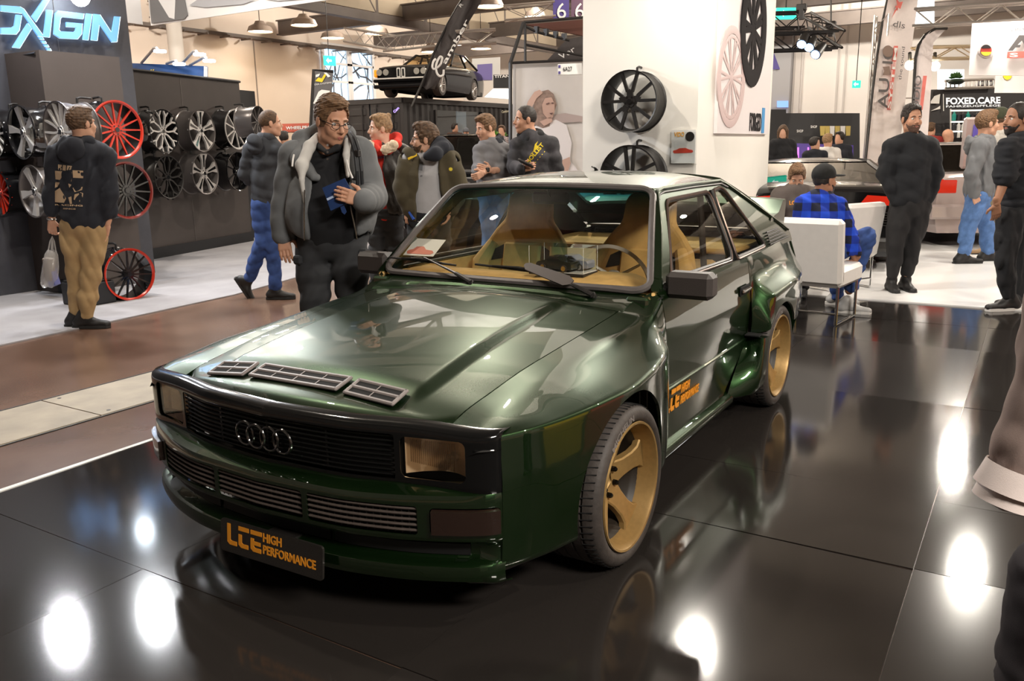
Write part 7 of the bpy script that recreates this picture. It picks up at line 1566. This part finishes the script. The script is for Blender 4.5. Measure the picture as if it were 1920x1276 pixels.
# parka man
km = person('bearded man with glasses in olive parka over light grey hoodie', 6.7, .96, (797, 262, .02), (-84, 2), 5,
  dict(neck=(804, 290), sa=(768, 300), sb=(842, 302), ea=(757, 350, .02), eb=(858, 352, .02), wa=(766, 390, .05), wb=(846, 392, .08), da=(767, 412, .06, .6, 'r', 'c'), db=(840, 410, .1), pel=(805, 402), ha=(788, 412), hb=(822, 412), ka=(788, 490), kb=(824, 490), fa=(786, 598), fb=(826, 598), ta=(784, 612, .1), tb=(828, 612, .1), hem=(805, 392)),
  (OLIVE, 'parka'), (cloth('black denim', (.014, .015, .018)), .06), (SHOEB, SOLEB), 0, 'brown', 'quiff', 'brown', True, inner=(LGREY, 'grey_hoodie'), opening=.085, wr=.006, vox=.009, fat=1.06)
Q = SDF(); Q.chain([onH(800, 292, 6.5), onH(815, 288, 6.52), onH(826, 275, 6.66), onH(835, 282, 6.7)], [.025, .04, .065, .06], .05); Q.mesh(.009, .004, 35).obj('parka_hood', cloth('navy hood lining', (.018, .020, .028)), km['root'])
m = MB(); pxpoly(m, [(764, 296), (781, 287), (782, 292), (766, 300)], 6.4); wrap(km, m, 'yellow_lining', mat('yellow lining', (.75, .48, .02), .8)); m = MB(); P = [(845+3.6*math.cos(a), 317+3.6*math.sin(a)) for a in np.linspace(0, 6.28, 13)[:-1]]; pxpoly(m, P, 6.4); wrap(km, m, 'sleeve_badge', mat('yellow badge', (.75, .58, .03), .6))
m = MB(); [pxpoly(m, q, 6.4) for q in ([(778, 303), (783, 301), (782, 318), (777, 320)], [(785, 305), (793, 303), (792, 320), (784, 318)], [(776, 330), (792, 328), (792, 331), (777, 333)])]; wrap(km, m, 'chest_print', mat('grey print', (.20, .20, .21), .8), 'inner')
m = MB(); pxpoly(m, [(805, 322), (826, 320), (826, 326), (806, 329)], 6.4); wrap(km, m, 'pocket_flap', cloth('olive flap', (.055, .044, .024)))
MB().box(onH(772, 404, 6.58), (.02, .016, .07), rot=np.array(Matrix.Rotation(.6, 3, 'X'))).obj('blue_pouch', mat('blue denim pouch', (.03, .10, .45), .7), km['root'])
# raglan hoodie man
person('young man in two tone grey hoodie holding his hands together', 8.0, .93, (911, 240), (-58, 14), -42,
  dict(neck=(922, 268), sa=(903, 284), sb=(948, 286), ea=(898, 316, .08), eb=(955, 318, .03), wa=(906, 324, .30), wb=(920, 319, .24), da=(899, 328, .33, .9, 'u', 'c'), db=(903, 314, .30, .5, 'u', 'c'), pel=(925, 362), ha=(914, 370), hb=(937, 370), ka=(918, 440), kb=(936, 440), fa=(908, 540), fb=(936, 540), ta=(900, 552, .1), tb=(934, 552, .1), hem=(925, 352)),
  (cloth('mid grey marl', (.17, .165, .17)), 'hoodie'), (LJEANS, .06), (SHOEB, SOLEB), 0, 'mid', 'short', hood=(CHARC, .8), sleeve=.72, wr=.004, fat=.95)
wm = onH(914, 318, 7.72); m = MB(); m.box(wm, (.035, .035, .04), bev=.008); wo = m.obj('wrist_watch', SATBLK, bpy.data.objects['person.005'])
# camouflage hoodie man
cm = person('man in dark camouflage hoodie with yellow lettering holding a phone', 7.8, .95, (985, 225), (-72, 2), -16,
  dict(neck=(996, 255), sa=(972, 274), sb=(1032, 273), ea=(965, 314, .05), eb=(1043, 320, .02), wa=(978, 317, .26), wb=(1041, 362, .05), da=(995, 312, .30, .7, 'u', 'c'), db=(1040, 380), pel=(1003, 362), ha=(990, 370), hb=(1018, 370), ka=(990, 440), kb=(1018, 440), fa=(988, 545), fb=(1018, 545), ta=(985, 558, .1), tb=(1018, 558, .1), hem=(1003, 348)),
  (CAMO, 'hoodie'), (cloth('black denim', (.014, .015, .018)), .06), (SHOEB, SOLEB), 1, 'dark', 'buzz', hood=(cloth('black hood', (.012, .012, .013)), .85), wr=.005)
m = MB(); pxtext(m, 'HOLLIST', 991, 308, 1021, 272, 8.5, 7.4, .03)
pxpoly(m, [(993, 291), (1000, 283), (1004, 278), (1000, 282), (1009, 264), (1004, 276), (1010, 275), (1003, 283), (995, 288)], 7.4); pxpoly(m, [(1000, 283), (1003, 270), (1009, 264), (1006, 272), (1009, 273), (1004, 281)], 7.4)
for k in range(5): pxpoly(m, [(1003+4.2*k, 304-5*k), (1004.6+4.2*k, 303-5*k), (1005+4.2*k, 304.6-5*k), (1003.6+4.2*k, 305.4-5*k)], 7.4)
wrap(cm, m, 'chest_lettering', mat('yellow print', (.80, .60, .02), .7))
ph = thing('mobile_phone', 'black mobile phone held by the man in the camouflage hoodie', 'phone', onH(986, 305, 7.47)); MB().box(onH(986, 306, 7.46), (.075, .02, .14), rot=np.array(Matrix.Rotation(1.2, 3, 'X'))@np.array(Matrix.Rotation(.4, 3, 'Z')), bev=.006).obj('phone_body', SATBLK, ph); MB().box(onH(986, 305, 7.445), (.06, .004, .10), rot=np.array(Matrix.Rotation(1.2, 3, 'X'))).obj('phone_screen', GLOSSBLK, ph)
# man in black sweater
tk = (onZ(1690, 545, 0)-CAM)@CFh
sw = person('man in plain black sweater and black trousers with hands in pockets', tk, 1.06, (1709, 224), (4, 2), 5,
  dict(neck=(1709, 258), sa=(1674, 276), sb=(1744, 276), ea=(1659, 325), eb=(1755, 328), wa=(1680, 376, .05), wb=(1739, 376, .05), pel=(1706, 378), ha=(1690, 388), hb=(1723, 388), ka=(1678, 458, .03), kb=(1710, 460), fa=(1673, 520, .02), fb=(1700, 515), ta=(1683, 548, .25), tb=(1714, 543, .2), hem=(1706, 366)),
  (cloth('black sweat cloth', (.013, .014, .017)), 'sweater'), (cloth('washed black denim', (.020, .019, .020)), .048), (SHOEB, SOLEB), 1, 'dark', 'fade', 'stubble', wr=.005, fat=1.02)
m = MB(); pxtext(m, 'PERFORMANCE', 1709, 287, 1736, 285, 2.2, tk-.4); wrap(sw, m, 'chest_lettering', cloth('dark print', (.03, .03, .034)))
# seated man in blue check shirt
PLAID = bpy.data.materials.new('blue and black check'); PLAID.use_nodes = True; nt = PLAID.node_tree; b_ = nt.nodes['Principled BSDF']; b_.inputs['Roughness'].default_value = .9
tc = nt.nodes.new('ShaderNodeTexCoord'); sx = nt.nodes.new('ShaderNodeSeparateXYZ'); nt.links.new(tc.outputs['Object'], sx.inputs[0])
def wave(out, off=0.):
    a = nt.nodes.new('ShaderNodeMath'); a.operation = 'MULTIPLY'; a.inputs[1].default_value = 7.2; f = nt.nodes.new('ShaderNodeMath'); f.operation = 'FRACT'; c = nt.nodes.new('ShaderNodeMath'); c.operation = 'GREATER_THAN'; c.inputs[1].default_value = .5
    nt.links.new(out, a.inputs[0]); nt.links.new(a.outputs[0], f.inputs[0]); nt.links.new(f.outputs[0], c.inputs[0]); return c.outputs[0]
xy = nt.nodes.new('ShaderNodeVectorMath'); xy.operation = 'DOT_PRODUCT'; xy.inputs[1].default_value = (-.45, .89, 0); nt.links.new(tc.outputs['Object'], xy.inputs[0])
ad = nt.nodes.new('ShaderNodeMath'); ad.operation = 'ADD'; nt.links.new(wave(sx.outputs['Z']), ad.inputs[0]); nt.links.new(wave(xy.outputs['Value']), ad.inputs[1])
hf = nt.nodes.new('ShaderNodeMath'); hf.operation = 'MULTIPLY'; hf.inputs[1].default_value = .5; nt.links.new(ad.outputs[0], hf.inputs[0])
rp = nt.nodes.new('ShaderNodeValToRGB'); rp.color_ramp.interpolation = 'CONSTANT'; rp.color_ramp.elements[0].color = (.012, .07, .62, 1); rp.color_ramp.elements[1].position = .75; rp.color_ramp.elements[1].color = (.010, .012, .03, 1); e_ = rp.color_ramp.elements.new(.25); e_.color = (.008, .035, .34, 1)
nt.links.new(hf.outputs[0], rp.inputs[0]); nt.links.new(rp.outputs[0], b_.inputs['Base Color'])
person('seated man from behind in blue and black check shirt with a black cap', 7.25, .97, (1546, 338), (112, 0), 138,
  dict(neck=(1538, 368), sa=(1508, 383), sb=(1572, 388, .03), ea=(1500, 440, -.05), eb=(1594, 448, .05), wa=(1520, 470, -.2), wb=(1603, 488, .02), db=(1590, 505, 0, .8, 'l', 'c'), pel=(1535, 468), ha=(1520, 475), hb=(1560, 470), ka=(1560, 470, -.45), kb=(1625, 443, -.08), fa=(1570, 560, -.45), fb=(1592, 545, -.05), ta=(1590, 575, -.4), tb=(1618, 566), hem=(1535, 455)),
  (PLAID, 'check_shirt'), (JEANS, .055), (mat('white and black leather', (.45, .44, .43), .5), SOLEW), 2, 'dark', 'short', 'dark', cap=cloth('black cap cloth', (.012, .012, .012)), wr=.005, fat=1.06)
# bending man in grey tee
bt = person('man in grey brown T-shirt bending his head down behind the white chairs', 8.5, .98, (1494, 331), (-14, 34), -5,
  dict(neck=(1490, 354), sa=(1462, 366), sb=(1518, 366), ea=(1450, 410, .1), eb=(1522, 412, .1), wa=(1470, 440, .3), wb=(1505, 440, .3), pel=(1488, 450), ha=(1475, 455), hb=(1502, 455), ka=(1475, 470, .4), kb=(1505, 470, .4), fa=(1475, 540, .4), fb=(1505, 540, .4), ta=(1472, 550, .6), tb=(1505, 550, .6)),
  (cloth('grey brown jersey', (.10, .080, .072)), 'tee_shirt'), (DGREY, .06), (SHOEB, SOLEB), 0, 'mid', 'quiff', sleeve=.4, hands=False, vox=.011, wr=.004)
m = MB(); pxtext(m, 'LCE', 1480, 384, 1496, 384, 8, 8.1, .03); wrap(bt, m, 'chest_lettering', ORANGE)
# grey hoodie man on the right
tg = (onZ(1815, 493, 0)-CAM)@CFh
gm = person('man in grey hoodie and light blue jeans seen from the side on the white floor', tg, 1.18, (1851, 232), (88, 0), 75,
  dict(neck=(1845, 262), sa=(1826, 274, -.12), sb=(1838, 274, .16), ea=(1835, 325, -.15), eb=(1822, 325, .22), wa=(1850, 360, -.1), wb=(1827, 364, .22), db=(1834, 384, .2, .5, 'r', 'c'), pel=(1836, 362), ha=(1832, 370, -.09), hb=(1834, 370, .10), ka=(1850, 420, -.10), kb=(1814, 425, .10), fa=(1852, 472, -.1), fb=(1808, 472, .1), ta=(1868, 488, -.1), tb=(1830, 496, .1), hem=(1836, 352)),
  (cloth('grey sweat cloth', (.15, .155, .165)), 'hoodie'), (LJEANS, .062), (SHOEB, SOLEB), 0, 'mid', 'quiff', hood=(cloth('grey sweat cloth', (.15, .155, .165)), .9), wr=.005, vox=.012, hv=.005)
# cream hoodie man behind
J, hd = stand(11.0, 1876, 205, 1.1)
for k in ('fa', 'fb', 'ta', 'tb'): J[k] = (J[k][0]-12, J[k][1]-3)
person('man in cream hoodie and khaki trousers half hidden behind the grey hoodie', 11.0, 1.1, hd, (120, 0), 110, J, (cloth('cream fleece', (.55, .52, .47)), 'hoodie'), (cloth('olive khaki', (.20, .17, .11)), .06), (mat('tan boot', (.30, .19, .10), .7), SOLEB), 0, 'brown', 'short', cap=cloth('olive cap', (.05, .055, .03)), hood=(cloth('cream fleece', (.55, .52, .47)), .9), vox=.013, hv=.006, low=True)
# black tee man at the right edge
tt = (onZ(1890, 578, 0)-CAM)@CFh
person('bearded man in black T-shirt and black trousers at the right picture edge', tt, 1.08, (1908, 224), (-80, 2), -112,
  dict(neck=(1916, 258), sa=(1890, 280, .12), sb=(1926, 278, -.16), ea=(1884, 336, .16), eb=(1935, 336, -.18), wa=(1868, 382, .18), wb=(1930, 390, -.1), da=(1868, 396, .16, .3, 'l'), pel=(1903, 392), ha=(1897, 402, .09), hb=(1908, 402, -.09), ka=(1884, 485, .10), kb=(1910, 485, -.10), fa=(1892, 560, .08), fb=(1912, 556, -.1), ta=(1862, 580, .1), tb=(1885, 575, -.1), hem=(1903, 388)),
  (cloth('black jersey', (.013, .014, .018)), 'tee_shirt'), (cloth('black trousers', (.014, .014, .016)), .050), (SHOEB, SOLEW), 2, 'dark', 'buzz', 'dark', sleeve=.45, wr=.005, fat=1.04)
m = MB(); 
# person close to the camera at the lower right
JK = cloth('grey brown jacket', (.27, .20, .175)); tn = 1.75
nr = person('person cut by the lower right edge in grey brown jacket with white cuffs', tn, 1., (2140, 300), (-90, 0), -90,
  dict(neck=(2130, 480), sa=(2010, 560), sb=(2200, 560), ea=(1960, 760), eb=(2230, 800), wa=(1893, 915), wb=(2230, 1000), pel=(2090, 1060), ha=(1985, 1090), hb=(2130, 1090), ka=(1930, 1400), kb=(2130, 1420), fa=(1900, 1640), fb=(2120, 1640), ta=(1900, 1660), tb=(2060, 1660)),
  (JK, 'jacket'), (cloth('dark plum trousers', (.022, .017, .020)), .065), (SHOEB, SOLEB), 0, 'brown', 'short', hands=False, low=True, vox=.010)
w_ = nr['P']['wa']; e_ = nr['P']['ea']; d_ = unit(w_-e_); m = MB(); m.tube([w_-d_*.05, w_+d_*.005], [.066, .074], 24, cap=False); m.solid(.004).obj('white_cuff', cloth('white lining', (.72, .62, .58)), nr['root']); m = MB(); m.tube([w_-d_*.02, w_+d_*.035], [.060, .066], 24, cap=False); m.solid(.004).obj('white_cuff', cloth('white lining', (.72, .62, .58)), nr['root'])
# small figures far behind
def small(label, t, u, vtop, s, phi, top, tr_, hair='brown', style='short', skin=0, **k):
    J, hd = stand(t, u, vtop, s); return person(label, t, s, hd, (phi, 0), phi, J, (top, 'top'), (tr_, .06), (SHOEB, SOLEB), skin, hair, style, low=True, vox=.016, hv=.008, hands=False, wr=.004, **k)
small('woman with long brown hair in black top standing by the dark stall', 15.8, 1468, 236, .95, -20, BLKC, BLKC, 'brown', 'long')
small('person in white top with grey overall at the far stall', 17, 1552, 252, 1., 110, WHITEC, cloth('grey overall', (.10, .09, .12)), 'fair')
small('person in dark jacket and blue jeans beside the white top at the far stall', 17.5, 1574, 248, 1., -60, NAVY, JEANS, 'dark')
small('person bending in navy clothes at the far stall counter', 16.5, 1528, 258, .95, 60, NAVY, NAVY, 'dark')
small('man in red jacket walking behind the man in the black sweater', 16.5, 1744, 231, 1., 95, cloth('dark red jacket', (.25, .02, .02)), DGREY, 'brown')
small('bald man in black top near the silver car', 16.4, 1778, 243, 1., 80, BLKC, BLKC, 'brown', 'bald')
small('man with glasses in patterned top near the green plant by the container', 18.5, 941, 236, .95, -20, cloth('grey pink pattern', (.30, .24, .24), .6, 30), DGREY, 'brown')
small('man in brown jacket laughing behind the container window', 24.2, 853, 232, .98, 60, cloth('brown jacket', (.06, .03, .02)), BLKC, 'dark')
small('person in grey cap behind the container window', 24.0, 874, 241, .96, 10, BLKC, BLKC, 'dark', cap=cloth('grey cap', (.13, .14, .16)))
small('dark dressed visitor far behind the walking young man', 16, 533, 247, .95, 160, BLKC, BLKC, 'dark')
small('bald visitor far away under the red stall board', 19, 522, 262, .9, 20, BLKC, BLKC, 'brown', 'bald')
